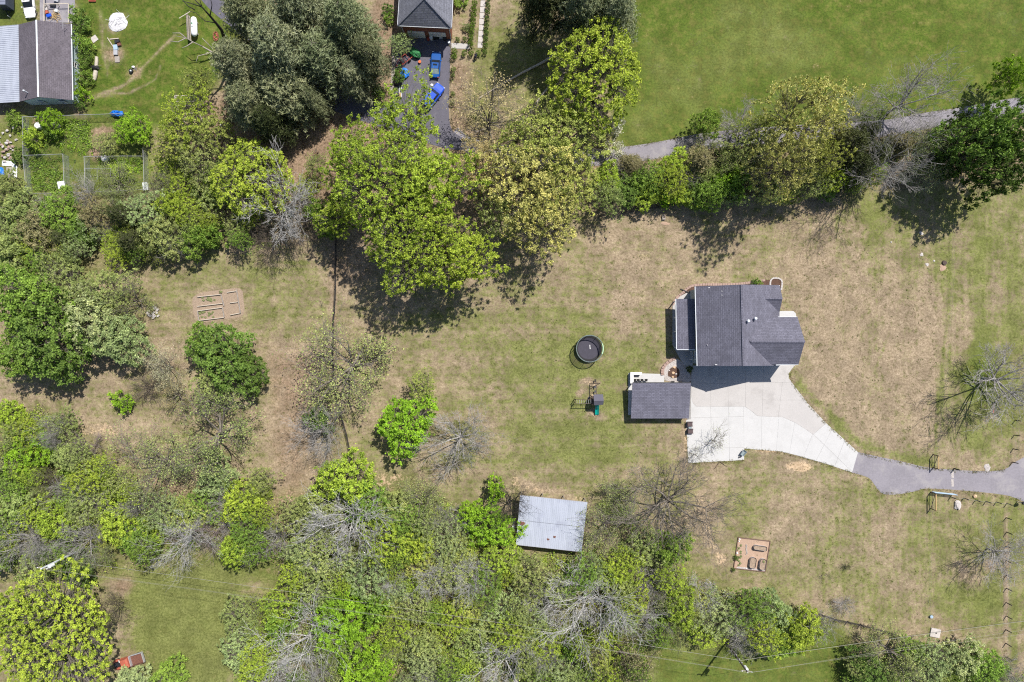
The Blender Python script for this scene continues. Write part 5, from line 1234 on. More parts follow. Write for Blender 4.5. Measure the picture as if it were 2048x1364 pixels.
# ---------------------------------------------------------------- play set
def playset():
    t = thing('play_set', 'wooden play tower with teal slide, monkey bars and swings on the lawn', 'play set', W(1192, 800))
    P = lambda x, y, z: W(x, y, z) - t.location if False else Vector((W(x, y, z).x - t.location.x, W(x, y, z).y - t.location.y, z))
    L = lambda x, y, z: Vector((W(x, y).x - t.location.x, W(x, y).y - t.location.y, z))
    # tower (ground pixels)
    xa, xb, ya, yb = 1181, 1196, 791, 807
    for x in (xa, xb):
        for y in (ya, yb): MB().box(L(x, y, 1.35), (.11, .11, 2.7)).build('tower_post', 'dark_wood', t, False)
    for k in range(7):
        y = ya + (yb - ya) * (k + .5) / 7; MB().box(L((xa + xb) / 2, y, 1.3), (1.5, .19, .04)).build('deck_board', 'dark_wood', t, False)
    for y in (ya, yb): MB().beam(L(xa, y, 1.95), L(xb, y, 1.95), .04, .12).build('guard_rail', 'dark_wood', t, False)
    # cloth gable roof, ridge west-east
    z0, z1 = 2.65, 3.25; N, S_, Rg = 788.5, 809, 800
    a = [P(1187, N + .5, z0), P(1206, N, z0)]; r = [P(1188, 802, z1), P(1207.5, 801.5, z1)]; s = [P(1188, 810.5, z0), P(1206.5, 809.5, z0)]
    MB().slab([a[0], r[0], r[1], a[1]], .05).slab([r[0], s[0], s[1], r[1]], .05).build('roof', 'roof_cloth', t, False)
    # slide going south
    sl = MB(); rings = []
    for k in range(9):
        u = k / 8; y = 806 + 24 * u; z = 1.28 * (1 - u) ** 1.25 + .12; x = 1192.6 + .8 * u; c = L(x, y, z)
        rings.append([c + Vector(q) for q in ((-.36, 0, .2), (-.31, 0, .22), (-.24, 0, .02), (.24, 0, .02), (.31, 0, .22), (.36, 0, .2), (.28, 0, -.05), (-.28, 0, -.05))])
    sl.loft(rings).build('slide', 'teal_slide', t, False, True)
    # monkey bars to the west
    zb = 2.05; e0, e1 = 1150, 1181
    for y in (797.5, 805): MB().beam(L(e0, y, zb), L(e1, y, zb), .08, .1).build('bar_rail', 'dark_wood', t, False)
    for k in range(7): x = e0 + 2 + (e1 - e0 - 4) * k / 6; MB().tube([L(x, 797.5, zb + .03), L(x, 805, zb + .03)], .025, 6).build('monkey_bar', 'galvanised', t, False)
    for y in (797.5, 805):
        MB().beam(L(e0 - 1, y, 0), L(e0, y, zb), .09).build('ladder_post', 'dark_wood', t, False)
    for k in range(4): MB().beam(L(e0 - .8, 797.5, .4 + k * .4), L(e0 - .8, 805, .4 + k * .4), .06).build('rung', 'dark_wood', t, False)
    # swing beam to the north with A-frame
    zs = 2.35; b0, b1 = L(1190, 791, zs), L(1189, 766, zs)
    MB().beam(b0, b1, .1, .14).build('swing_beam', 'dark_wood', t, False)
    for dx in (-9.5, 11): MB().beam(L(1189 + dx, 766.5, 0), b1 + Vector((0, .1, 0)), .09).build('a_frame_leg', 'dark_wood', t, False)
    MB().beam(L(1184.5, 766.4, 1.1), L(1194.5, 766.4, 1.1), .07).build('a_frame_tie', 'dark_wood', t, False)
    MB().beam(b1, L(1188.5, 757, zs - .05), .09, .12).build('beam_end', 'dark_wood', t, False)
    for k, y in enumerate((761, 773.5, 783)):
        o = MB().box(L(1189.5, y, .5), (.2, .46, .04)).build('swing_seat', 'navy' if k else 'black', t, False)
        for q in (-.22, .22):
            c = L(1189.5, y, .5) + Vector((0, q, 0)); MB().tube([c, Vector((c.x, c.y, zs - .05))], .014, 4).build('chain', 'galvanised', o, False)
    for k in range(4): MB().beam(L(1180.5 - k * 1.2, 793, 1.2 - k * .3), L(1180.5 - k * 1.2, 800, 1.2 - k * .3), .1, .05).build('climbing_step', 'navy', t, False)
    MB().box(L(1181.2, 799, 1.0), (.04, 1.4, .5)).build('side_panel', 'navy', t, False)
playset()

# ---------------------------------------------------------------- metal shed
def metal_shed():
    TL, TR, BR, BL = W(1040.4, 990.5, 3.3), W(1175, 1004.6, 3.3), W(1163, 1104, 2.5), W(1032.2, 1089.6, 2.5)
    c = (TL + BR) / 2; t = thing('metal_shed', 'open sided shed with a pale ribbed metal roof at the wood edge', 'shed', (c.x, c.y, 0))
    r = MB(); n = 34; sheets = [(0, .497), (.503, 1)]
    for k in range(n):
        a, b2 = k / n, (k + 1) / n
        for v0, v1 in sheets:
            q = [TL.lerp(TR, a).lerp(BL.lerp(BR, a), v0), TL.lerp(TR, b2).lerp(BL.lerp(BR, b2), v0), TL.lerp(TR, b2).lerp(BL.lerp(BR, b2), v1), TL.lerp(TR, a).lerp(BL.lerp(BR, a), v1)]
            if v0 > .5: q = [p + Vector((0, 0, -.025)) for p in q]
            r.slab(q, .03)
            m0, m1 = q[0].lerp(q[1], .0), q[3].lerp(q[2], .0); r.beam(m0 + Vector((0, 0, .008)), m1 + Vector((0, 0, .008)), .05, .035)
    r.build('roof', 'shed_roof', t)
    for A, B, z in ((TL, TR, 3.15), (BL, BR, 2.35)):
        MB().beam((A.x, A.y, z), (B.x, B.y, z), .1, .16).build('beam', 'weathered_wood', t)
        for k in range(4): q = A.lerp(B, .02 + .32 * k); MB().box((q.x, q.y, z / 2), (.14, .14, z)).build('post', 'weathered_wood', t)
    MB().poly([(BL.x + .2, BL.y + .15, 0), (BR.x, BR.y + .15, 0), (BR.x, BR.y + .15, 2.3), (BL.x + .2, BL.y + .15, 2.3)]).build('back_wall', 'dark_wood', t)
    q = W(1064, 0); 
    for x, y in ((1044.5, 1047), (1109, 1074), (1096, 1079)):
        z = 3.3 - .8 * (y - 995) / 100 + .08; p = W(x, y, z); MB().blob((p.x, p.y, z - .06), (.5 if x < 1050 else .25, .4 if x < 1050 else .2, .07), int(x), .3, 9, 4).build('leaf_litter', 'rust', t)
m = bpy.data.materials.new('shed_roof'); b = NB(m); M['shed_roof'] = m
tc = b.n('NewGeometry').outputs['Position']; n_ = b.noise(b.n('Mapping', {'Vector': tc, 'Scale': (2.2, .25, 1)}).outputs[0], 1, 4); n2_ = b.noise(tc, .35, 4)
c_ = b.mix(b.rng(n_, .35, .65), (0.40, 0.43, 0.50), (0.45, 0.48, 0.56)); c_ = b.mix(b.math('MULTIPLY', b.rng(n2_, .52, .7), .5), c_, (0.29, 0.31, 0.39))
b.out(b.prin(c_, 0.6, Metallic=0.1, Specular_IOR_Level=0.3))
metal_shed()
t = thing('white_drum', 'white drum and jug standing at the west side of the metal shed', 'drum', W(1027, 1052)); MB().tube([(0, 0, 0), (0, 0, .9)], .3, 12).build('body', 'tank_white', t, False); MB().tube([(0, .75, 0), (0, .75, .45), (0, .75, .55)], [.2, .2, .08], 10).build('jug', 'white_paint', t, False)
# ---------------------------------------------------------------- brick garage house (top)
def brick_house():
    SW, SE = W(795, 51, 5.4), W(903, 56, 5.4); NW, NE = W(806, -110, 5.4), W(910, -105, 5.4)
    A, B = W(848.5, -4, 9.0), W(852, -60, 9.0); c = (SW + NE) / 2
    h = thing('brick_garage', 'red brick garage with grey hip roof and two white doors at the top', 'garage', (c.x, c.y, 0)); off = Vector((c.x, c.y, 0))
    rf = MB().slab([SW, SE, A], .15).build('roof', 'shingle_slate', h); MB().slab([NW, B, NE], .15).build('rear_roof', 'shingle_slate', h)
    MB().slab([SW, A, B, NW], .15).build('side_roof', 'shingle_slate_y', h); MB().slab([SE, NE, B, A], .15).build('side_roof', 'shingle_slate_y', h)
    def sub(mb, name, m, par): mb.v = [tuple(Vector(p) - off) for p in mb.v]; return mb.build(name, m, par, world=False)
    for a in (SW, SE): sub(MB().beam(a + Vector((0, 0, .02)), A + Vector((0, 0, .02)), .25, .05), 'hip_cap', 'shingle_slate_y', rf)
    for a, b in ((SW, SE), (SW, NW), (SE, NE)): MB().beam(a + Vector((0, 0, -.1)), b + Vector((0, 0, -.1)), .13, .16).build('gutter', 'white_metal', h)
    fp = inset([SW.xy, SE.xy, NE.xy, NW.xy], .42); MB().prism(fp, 0, 5.25).build('wall', 'brick', h)
    ys = min(p[1] for p in fp); x0, x1 = SW.x + .5, SE.x - .5
    ysl = lambda x: (SW.y + .42) + (SE.y - SW.y) * (x - SW.x) / (SE.x - SW.x)
    for k, u in enumerate((.27, .72)):
        x = x0 + (x1 - x0) * u; d = MB().box((x, ysl(x) - .03, 1.3), (3.0, .1, 2.55), rz=math.atan2(SE.y - SW.y, SE.x - SW.x)); do = d.build('garage_door', 'white_paint', h)
        for z in (.7, 1.3, 1.9): sub(MB().box((x, ysl(x) - .085, z), (2.96, .02, .04)), 'panel_joint', 'joint', do)
    for a in (SW, SE): 
        s = 1 if a is SW else -1; MB().tube([(a.x + s * .1, a.y + .1, 5.2), (a.x + s * .5, a.y + .36, 4.8), (a.x + s * .55, a.y + .36, .1)], .06, 6).build('downspout', 'white_metal', h)
    for z in (1.5, 3.9):
        for k in (3, 7): window(h, (SE.x - .4, SE.y + k, z), 1.1, 1.2, (1, 0)); window(h, (SW.x + .44, SW.y + k, z), 1.1, 1.2, (-1, 0))
    return ysl
ysl = brick_house()
single('yellow_plank', MB().box((W(825, 0, .2).x, W(0, 76).y, .12), (1.9, .3, .1)), 'yellow_wood', 'yellowed plank lying before the left garage door', 'plank')
for i, (x, y, r, hh, m, lab, cat) in enumerate(((863, 79, .3, .8, 'white_paint', 'white cooler standing between the two garage doors', 'cooler'), (870, 77, .34, .9, 'black', 'black bin left of the right garage door middle', 'bin'), (876, 77, .3, .8, 'black', 'black bin in front of the right garage door', 'bin'), (890, 79, .36, .9, 'dark_metal', 'dark bin at the right garage door edge', 'bin'), (857, 80, .26, .7, 'red_steel', 'small red cart between the garage doors', 'cart'), (898, 87, .22, .6, 'white_metal', 'white urn at the garage corner', 'urn'))):
    p = W(x, y); t = thing(cat, lab, cat, p); MB().tube([(0, 0, 0), (0, 0, hh * .9), (0, 0, hh)], [r * .85, r, r * .9], 10).build('body', m, t, False); MB().tube([(0, 0, hh), (0, 0, hh + .06)], [r * 1.06, r * .8], 10).build('lid', m, t, False)

# ---------------------------------------------------------------- cars
def car(name, label, loc, rz, paint, L=4.7, Wd=1.82, kind='sedan', sunroof=True, group=None):
    t = thing(name, label, 'car', loc, rz, group)
    st = [(-.5, .62, .45, .62), (-.48, .80, .34, .74), (-.40, .94, .24, .80), (-.2, 1.0, .2, .84), (.1, 1.0, .2, .86), (.3, .99, .2, .84), (.42, .93, .24, .78), (.485, .78, .34, .68), (.5, .6, .45, .6)] if kind == 'sedan' else \
         [(-.5, .86, .4, .95), (-.48, .94, .3, 1.0), (-.3, 1.0, .24, 1.02), (.1, 1.0, .24, 1.04), (.3, .98, .24, 1.02), (.44, .93, .28, .96), (.49, .8, .36, .84), (.5, .66, .48, .74)]
    rings = []
    for x, w, zb, zt in st:
        hw = w * Wd / 2; rings.append([(x * L, -hw * .9, zb), (x * L, -hw, zb + .18), (x * L, -hw, zt - .12), (x * L, -hw * .84, zt), (x * L, hw * .84, zt), (x * L, hw, zt - .12), (x * L, hw, zb + .18), (x * L, hw * .9, zb)])
    MB().loft(rings).build('body', paint, t, False, False)
    if kind == 'sedan': f0, r0, r1, e0, zt, zb = .17, .02, -.21, -.37, 1.42, .84
    else: f0, r0, r1, e0, zt, zb = .22, .10, -.42, -.48, 1.72, 1.0
    hw, tw = Wd * .42, Wd * .345
    MB().slab([(r0 * L, -tw, zt), (r0 * L, tw, zt), (r1 * L, tw, zt), (r1 * L, -tw, zt)], .06).build('roof', paint, t, False)
    MB().poly([(f0 * L, -hw, zb), (f0 * L, hw, zb), (r0 * L, tw, zt - .03), (r0 * L, -tw, zt - .03)]).build('windshield', 'glass', t, False)
    MB().poly([(e0 * L, hw, zb), (e0 * L, -hw, zb), (r1 * L, -tw, zt - .03), (r1 * L, tw, zt - .03)]).build('rear_window', 'glass_pale' if kind == 'sedan' else 'glass', t, False)
    for s in (-1, 1):
        MB().poly([(f0 * L, s * hw, zb), (r0 * L, s * tw, zt - .03), (r1 * L, s * tw, zt - .03), (e0 * L, s * hw, zb)][::s]).build('side_window', 'glass', t, False)
        MB().box((f0 * L - .15, s * (Wd / 2 + .1), zb + .1), (.16, .2, .13)).build('mirror', paint, t, False)
        MB().box((L * .485, s * Wd * .33, .62 if kind == 'sedan' else .78), (.12, .34, .13)).build('headlight', 'white_metal', t, False)
        MB().box((-L * .488, s * Wd * .35, .7 if kind == 'sedan' else .9), (.1, .3, .14)).build('tail_light', 'red_steel', t, False)
        for x in (.31, -.30):
            o = MB().tube([(x * L, s * (Wd / 2 - .2), .33), (x * L, s * (Wd / 2 + .01), .33)], .33, 16).build('wheel', 'rubber', t, False)
            MB().tube([(x * L, s * (Wd / 2 - .02), .33), (x * L, s * (Wd / 2 + .02), .33)], .2, 12).build('rim', 'chrome', o, False)
    if sunroof: MB().slab([(-.03 * L, -tw * .62, zt + .01), (-.03 * L, tw * .62, zt + .01), (-.10 * L, tw * .62, zt + .01), (-.10 * L, -tw * .62, zt + .01)], .012).build('sunroof', 'glass', t, False)
    return t
car('parked_sedan', 'metallic blue sedan parked in the shade edge of the brick garage', W(872, 132), R2(86), 'blue_paint')
suv = car('parked_suv', 'bright blue boxy vehicle parked aslant under the tree on the neighbour driveway', W(866, 196), R2(52), 'royal_blue_paint', 5.2, 2.0, 'suv', False)
car('white_truck', 'white car with sunroof parked at the deck at the top left', W(62, 10), R2(-83), 'white_car_paint', 5.2, 2.0, 'sedan', True)
p = W(868, 180); single('white_bag', MB().blob((p.x - .3, p.y + .5, 1.12), (.3, .25, .12), 4, .2, 8, 5, .5), 'white_paint', 'white bag lying on the hood of the bright blue vehicle', 'bag')

def trailer():
    t = thing('cargo_trailer', 'dark enclosed cargo trailer at the top left edge', 'trailer', W(21, -10))
    x0, x1, y0, y1 = -.95, .95, -3.0, 4.6
    MB().box((0, (y0 + y1) / 2, 1.45), (x1 - x0, y1 - y0, 2.1)).build('body', 'trailer_paint', t, False)
    MB().box((0, (y0 + y1) / 2, 2.53), (x1 - x0 - .06, y1 - y0 - .06, .06)).build('roof', 'trailer_roof', t, False)
    for k in range(6): MB().box((0, y0 + .6 + k * 1.25, 2.575), (x1 - x0 - .1, .05, .03)).build('roof_rib', 'trailer_paint', t, False)
    for s in (-1, 1):
        for y in (.3, 1.2): MB().tube([(s * .8, y, .36), (s * 1.0, y, .36)], .36, 12).build('wheel', 'rubber', t, False)
    for s in (-1, 1): MB().beam((s * .5, y0, .5), (0, y0 - 1.1, .5), .09).build('tongue', 'dark_metal', t, False)
    MB().beam((0, y0 - 1.1, 0), (0, y0 - 1.1, .7), .07).build('jack', 'white_metal', t, False)
trailer()

def red_truck():
    t = thing('derelict_truck', 'derelict red pickup truck rusting in the weeds at bottom left', 'truck', W(264, 1318), R2(197))
    MB().loft([[(x, -w, zb), (x, w, zb), (x, w * .9, zt), (x, -w * .9, zt)] for x, w, zb, zt in ((-.2, .92, .5, 1.0), (-.1, .95, .5, 1.55), (.2, .85, .5, 1.72), (1.1, .83, .5, 1.72), (1.35, .93, .5, 1.4), (1.45, .93, .5, 1.05))]).build('cab', 'red_faded', t, False)
    MB().box((-1.45, 0, .72), (2.3, 1.75, .08)).build('bed_floor', 'rust', t, False)
    for s in (-1, 1): MB().box((-1.45, s * .92, .92), (2.3, .1, .5)).build('bed_side', 'galvanised' if s < 0 else 'rust', t, False)
    MB().box((-2.63, 0, .9), (.09, 1.85, .48)).build('tailgate', 'galvanised', t, False); MB().box((-.28, 0, 1.0), (.09, 1.8, .6)).build('bed_front', 'galvanised', t, False)
    for s in (-1, 1):
        MB().blob((2.3, s * .72, .72), (.62, .24, .32), 3 + s, .08, 10, 6).build('fender', 'red_faded', t, False)
        for x in (2.3, -1.5): MB().tube([(x, s * .62, .34), (x, s * .86, .34)], .34, 12).build('wheel', 'rubber', t, False)
    MB().box((2.2, 0, .62), (1.3, .7, .45)).build('engine', 'dark_metal', t, False); MB().box((2.95, 0, .6), (.12, 1.4, .3)).build('bumper', 'rust', t, False)
    MB().box((1.55, -.55, 1.0), (.25, .4, .3)).build('white_panel', 'white_paint', t, False)
red_truck()

# things on the neighbour driveway
t = thing('utility_trailer', 'red steel trailer frame with a triangular tongue on the neighbour driveway', 'trailer', W(812, 118), R2(40))
for s in (-.62, .62): MB().beam((-1.1, s, .45), (1.3, s, .45), .1).build('side_rail', 'red_steel', t, False); MB().beam((-1.1, s, .45), (-2.3, 0, .45), .08).build('tongue', 'red_steel', t, False)
for x in (-1.1, -.4, .4, 1.3): MB().beam((x, -.62, .45), (x, .62, .45), .08).build('cross_bar', 'red_steel', t, False)
for s in (-1, 1): MB().tube([(.2, s * .7, .3), (.2, s * .9, .3)], .3, 12).build('wheel', 'rubber', t, False)
MB().box((-.75, 0, .55), (.5, .8, .12)).build('toolbox', 'weathered_wood', t, False)
t = thing('covered_mower', 'mower hidden under a crumpled green tarp beside the red trailer', 'mower', W(831, 108), R2(-35))
MB().blob((0, 0, .55), (1.25, .72, .6), 5, .14, 14, 8, .08).build('tarp', 'green_tarp', t, False)
MB().blob((.5, .1, .95), (.5, .4, .28), 6, .2, 10, 6).build('hump', 'green_tarp', t, False)
for x in (-.7, .7):
    for s in (-.62, .62): MB().tube([(x, s - .08, .2), (x, s + .08, .2)], .2, 10).build('wheel', 'rubber', t, False)
single('bucket', MB().tube([(W(840, 125).x, W(840, 125).y, 0.03), (W(840, 125).x, W(840, 125).y, .42)], [.2, .26], 12), 'orange', 'orange bucket on the neighbour driveway', 'bucket')
p = W(810, 148); single('tarp_heap', MB().blob((p.x, p.y, .35), (.85, .9, .5), 8, .2, 14, 8, .3), 'blue_tarp', 'crumpled blue tarp heap on the neighbour driveway', 'tarp')
t = thing('wood_scraps', 'heap of wood scraps and boxes at the driveway edge beside the blue tarp', 'scrap heap', W(798, 150))
for k, (x, y, z, d, m) in enumerate(((0, .6, .2, (1.0, .5, .4), 'rust'), (.1, -.1, .15, (.8, .7, .3), 'yellow_wood'), (-.3, .2, .35, (.3, .9, .15), 'weathered_wood'), (.2, -.5, .2, (.9, .25, .35), 'pale_wood'))): MB().box((x, y, z + .03), d, rz=.2 * k).build('scrap', m, t, False)
t = thing('dark_cart', 'dark covered cart at the driveway edge below the wood scraps', 'cart', W(797, 166)); MB().blob((0, 0, .4), (.8, .6, .45), 9, .12, 12, 7, .2).build('cover', 'dark_metal', t, False); MB().tube([(-.4, -.5, .2), (-.4, .5, .2)], .2, 10).build('wheel', 'rubber', t, False)
t = thing('ladder', 'pale ladder lying on the driveway edge under the lime tree', 'ladder', W(801, 178)); 
for s in (-.2, .2): MB().beam((s, -1.6, .08), (s, 1.6, .08), .07).build('side_rail', 'white_metal', t, False)
for k in range(9): MB().beam((-.2, -1.4 + .35 * k, .08), (.2, -1.4 + .35 * k, .08), .04).build('rung', 'white_metal', t, False)
t = thing('yellow_mower', 'small yellow and black mower below the ladder', 'mower', W(799, 192)); MB().box((.1, 0, .3), (.5, .9, .3)).build('deck', 'yellow_wood', t, False); MB().blob((-.2, .1, .5), (.3, .35, .25), 3).build('engine', 'dark_metal', t, False)
for a in (-.3, .3):
    for c in (-.4, .4): MB().tube([(a - .05, c, .16), (a + .05, c, .16)], .15, 8).build('wheel', 'rubber', t, False)

# person stooping over the clipped shrubs: one skinned body
def person():
    t = thing('person', 'person in dark clothes stooping over the clipped shrubs', 'person', W(951, 119), R2(75))
    J = dict(pel=(0, 0, .86), sp=(.18, 0, 1.06), ch=(.40, 0, 1.16), nk=(.56, 0, 1.16), hd=(.70, 0, 1.13), ht=(.80, 0, 1.10),
             hl=(0, .11, .82), kl=(.07, .13, .46), al=(-.02, .13, .08), tl=(.17, .14, .05), hr=(0, -.11, .82), kr=(.07, -.13, .46), ar=(-.02, -.13, .08), tr=(.17, -.14, .05),
             sl=(.44, .20, 1.14), el=(.56, .26, .86), wl=(.70, .2, .66), ml=(.77, .17, .60), sr=(.44, -.20, 1.14), er=(.56, -.26, .86), wr=(.70, -.2, .66), mr=(.77, -.17, .60))
    E = ['pel-sp', 'sp-ch', 'ch-nk', 'nk-hd', 'hd-ht', 'pel-hl', 'hl-kl', 'kl-al', 'al-tl', 'pel-hr', 'hr-kr', 'kr-ar', 'ar-tr', 'ch-sl', 'sl-el', 'el-wl', 'wl-ml', 'ch-sr', 'sr-er', 'er-wr', 'wr-mr']
    rad = dict(pel=.16, sp=.14, ch=.16, nk=.06, hd=.10, ht=.085, hl=.11, hr=.11, kl=.075, kr=.075, al=.05, ar=.05, tl=.045, tr=.045, sl=.085, sr=.085, el=.055, er=.055, wl=.04, wr=.04, ml=.035, mr=.035)
    ks = list(J); E = [tuple(ks.index(q) for q in e.split('-')) for e in E]
    for s_, w0 in (('l', 1), ('r', -1)):                       # five fingers rooted in each palm
        base = Vector(J['m' + s_]); bi = ks.index('m' + s_)
        for f in range(5):
            o = (f - 2) * .017 * w0; ln = (.05, .075, .085, .078, .06)[f]
            ks += ['f%s%da' % (s_, f), 'f%s%db' % (s_, f)]; J[ks[-2]] = tuple(base + Vector((.03, o, -.02 - ln * .3))); J[ks[-1]] = tuple(base + Vector((.05, o * 1.2, -.02 - ln)))
            rad[ks[-2]] = .011; rad[ks[-1]] = .009; E += [(bi, len(ks) - 2), (len(ks) - 2, len(ks) - 1)]
    me = bpy.data.meshes.new('body'); me.from_pydata([J[k] for k in ks], E, []); o = link('body', me, 'dark_cloth', t)
    md = o.modifiers.new('skin', 'SKIN'); 
    for i, k in enumerate(ks): me.skin_vertices[0].data[i].radius = (rad[k], rad[k] * (.8 if k in ('pel', 'sp', 'ch') else 1))
    me.skin_vertices[0].data[0].use_root = True
    o.modifiers.new('sub', 'SUBSURF').levels = 1; o.modifiers['sub'].render_levels = 2
    MB().blob((.74, 0, 1.17), (.115, .095, .09), 2, .04, 12, 8).build('hair', 'hair_pale', t, False, True)
    MB().blob((.79, 0, 1.09), (.07, .07, .085), 2, .02, 10, 7).build('face', 'skin', t, False, True)
    for s in (-1, 1): MB().blob((.76, s * .17, .58), (.05, .045, .03), 1, .02, 8, 5).build('hand', 'skin', t, False, True); MB().box((.06, s * .135, .045), (.27, .1, .08)).build('shoe', 'black', t, False)
person()

# stepping path beside the clipped rows, fallen logs, propane tank
t = thing('stepping_path', 'path of pale square stepping stones between the two rows of clipped shrubs', 'path', W(963, 45))
for k in range(9):
    a = W(966.5 - k * .8, -4 + k * 11.8); MB().box((a.x - t.location.x, a.y - t.location.y, .025), (.85, .98, .07), rz=random.uniform(-.05, .05)).build('stepping_stone', 'stone', t, False)
for i, (pts, r, lab) in enumerate((([(958, 197), (1000, 172), (1045, 147), (1085, 126), (1122, 103)], .22, 'long fallen pale log lying towards the dark pines'), ([(1016, 284), (1040, 250), (1065, 217), (1084, 190), (1101, 170)], .17, 'long fallen pale log beside the round yellow green tree'))):
    P = [W(*q) for q in pts]; mb = MB().tube([(p.x + random.uniform(-.15, .15), p.y, r * .9) for p in P], [r * .5, r * .7, r * .85, r, r * 1.1], 9); single('fallen_log', mb, 'pale_wood', lab, 'log', 'fallen logs')
t = thing('propane_tank', 'white horizontal propane tank with a green emblem in the northwest yard', 'tank', W(393, 58), R2(92))
rg_ = [(-1.75, .05), (-1.7, .28), (-1.55, .44), (-1.3, .53), (-1.0, .56), (1.0, .56), (1.3, .53), (1.55, .44), (1.7, .28), (1.75, .05)]
MB().tube([(x, 0, .95) for x, r in rg_], [r for x, r in rg_], 20).build('tank', 'tank_white', t, False, True)
MB().tube([(0, 0, 1.48), (0, 0, 1.64)], .2, 12).build('dome', 'tank_white', t, False)
MB().prism([(.35 + .2 * math.cos(a), .12 + .16 * math.sin(a)) for a in [k * .785 for k in range(8)]], 1.49, 1.515).build('emblem', 'green_tarp', t, False)
for x in (-1.0, 1.0):
    for s in (-.3, .3): MB().box((x, s, .22), (.2, .12, .46)).build('saddle', 'stone', t, False)
t = thing('tank_screen', 'weathered plank fence screening the west side of the propane tank', 'fence', W(381, 60))
for k in range(9): MB().box((W(380 + .3 * k, 0).x - t.location.x, W(0, 36 + k * 5.6).y - t.location.y, .75), (.05, .46, 1.5)).build('board', 'weathered_wood', t, False)
for z in (.4, 1.2): MB().beam((W(380.5, 0).x - t.location.x + .06, W(0, 34).y - t.location.y, z), (W(383.2, 0).x - t.location.x + .06, W(0, 84).y - t.location.y, z), .05, .09).build('rail', 'pale_wood', t, False)
MB().beam((W(366, 0).x - t.location.x, W(0, 44).y - t.location.y, 1.45), (W(388, 0).x - t.location.x, W(0, 31).y - t.location.y, 1.5), .12, .05).build('loose_plank', 'pale_wood', t, False)
t = thing('fire_ring', 'ring of red bricks beside the propane tank', 'fire pit', W(432, 73))
for k in range(14):
    a = k * 6.2832 / 14; MB().box((.42 * math.cos(a), .78 * math.sin(a), .07), (.2, .28, .14), rz=math.atan2(.78 * math.sin(a), .42 * math.cos(a))).build('brick', 'brick', t, False)
for k in range(4): MB().box((random.uniform(-.2, .2), -.45 + .3 * k, .06), (.3, .2, .12), rz=k).build('brick', 'red_faded', t, False)
# dead dark tree leaning over the tank
t = thing('dead_tree', 'dead dark tree with few limbs leaning over the propane tank', 'tree', W(448, 78))
pa = [W(448, 74, .0), W(443, 60, 2.5), W(432, 46, 5), W(420, 32, 7.5), W(404, 14, 9.5), W(390, 0, 11)]
MB().tube([Vector(p) - t.location for p in pa], [.34, .28, .22, .17, .12, .07], 8).build('trunk', 'fence_wood', t, False, True)
for pts in ([(404, 14, 9.5), (398, -6, 11)], [(420, 32, 7.5), (424, 10, 9.5), (420, -8, 10.5)], [(390, 20, 8.8), (376, 12, 9.6), (362, -4, 10)], [(432, 46, 5), (410, 42, 6.2), (392, 26, 7.2), (372, 20, 8)], [(404, 14, 9.5), (380, 6, 10.4), (364, 2, 11)]):
    MB().tube([W(*p) - t.location for p in pts], [.1, .07, .05, .03][:len(pts)] if len(pts) > 2 else [.08, .03], 6).build('limb', 'fence_wood', t, False, True)
t = thing('dead_tree', 'grey dead limb tree spreading west above its forked shadow', 'tree', W(462, 122))
MB().tube([W(*p) - t.location for p in ((462, 122, 0), (449, 124, 3), (437, 114, 6), (424, 104, 8), (405, 93, 9))], [.3, .26, .2, .15, .09], 8).build('trunk', 'weathered_wood', t, False, True)
for pts in ([(424, 104, 8), (412, 108, 9), (396, 112, 9.6), (392, 124, 9.8)], [(405, 93, 9), (386, 84, 10), (372, 76, 10.6), (352, 72, 11)], [(386, 84, 10), (374, 92, 10.4), (364, 96, 10.6)], [(437, 114, 6), (420, 92, 8), (404, 76, 9.5)], [(372, 76, 10.6), (360, 66, 11), (345, 66, 11.3)], [(372, 76, 10.6), (356, 84, 11), (340, 82, 11.3)]):
    MB().tube([W(*p) - t.location for p in pts], [.1, .07, .05, .03][:len(pts)], 6).build('limb', 'weathered_wood', t, False, True)
single('thin_snag', MB().tube([W(458, 118), W(460, 90, 3), W(462, 66, 6), W(466, 40, 8.5)], [.11, .09, .07, .03], 6), 'fence_wood', 'thin dark snag beside the western pine', 'snag')

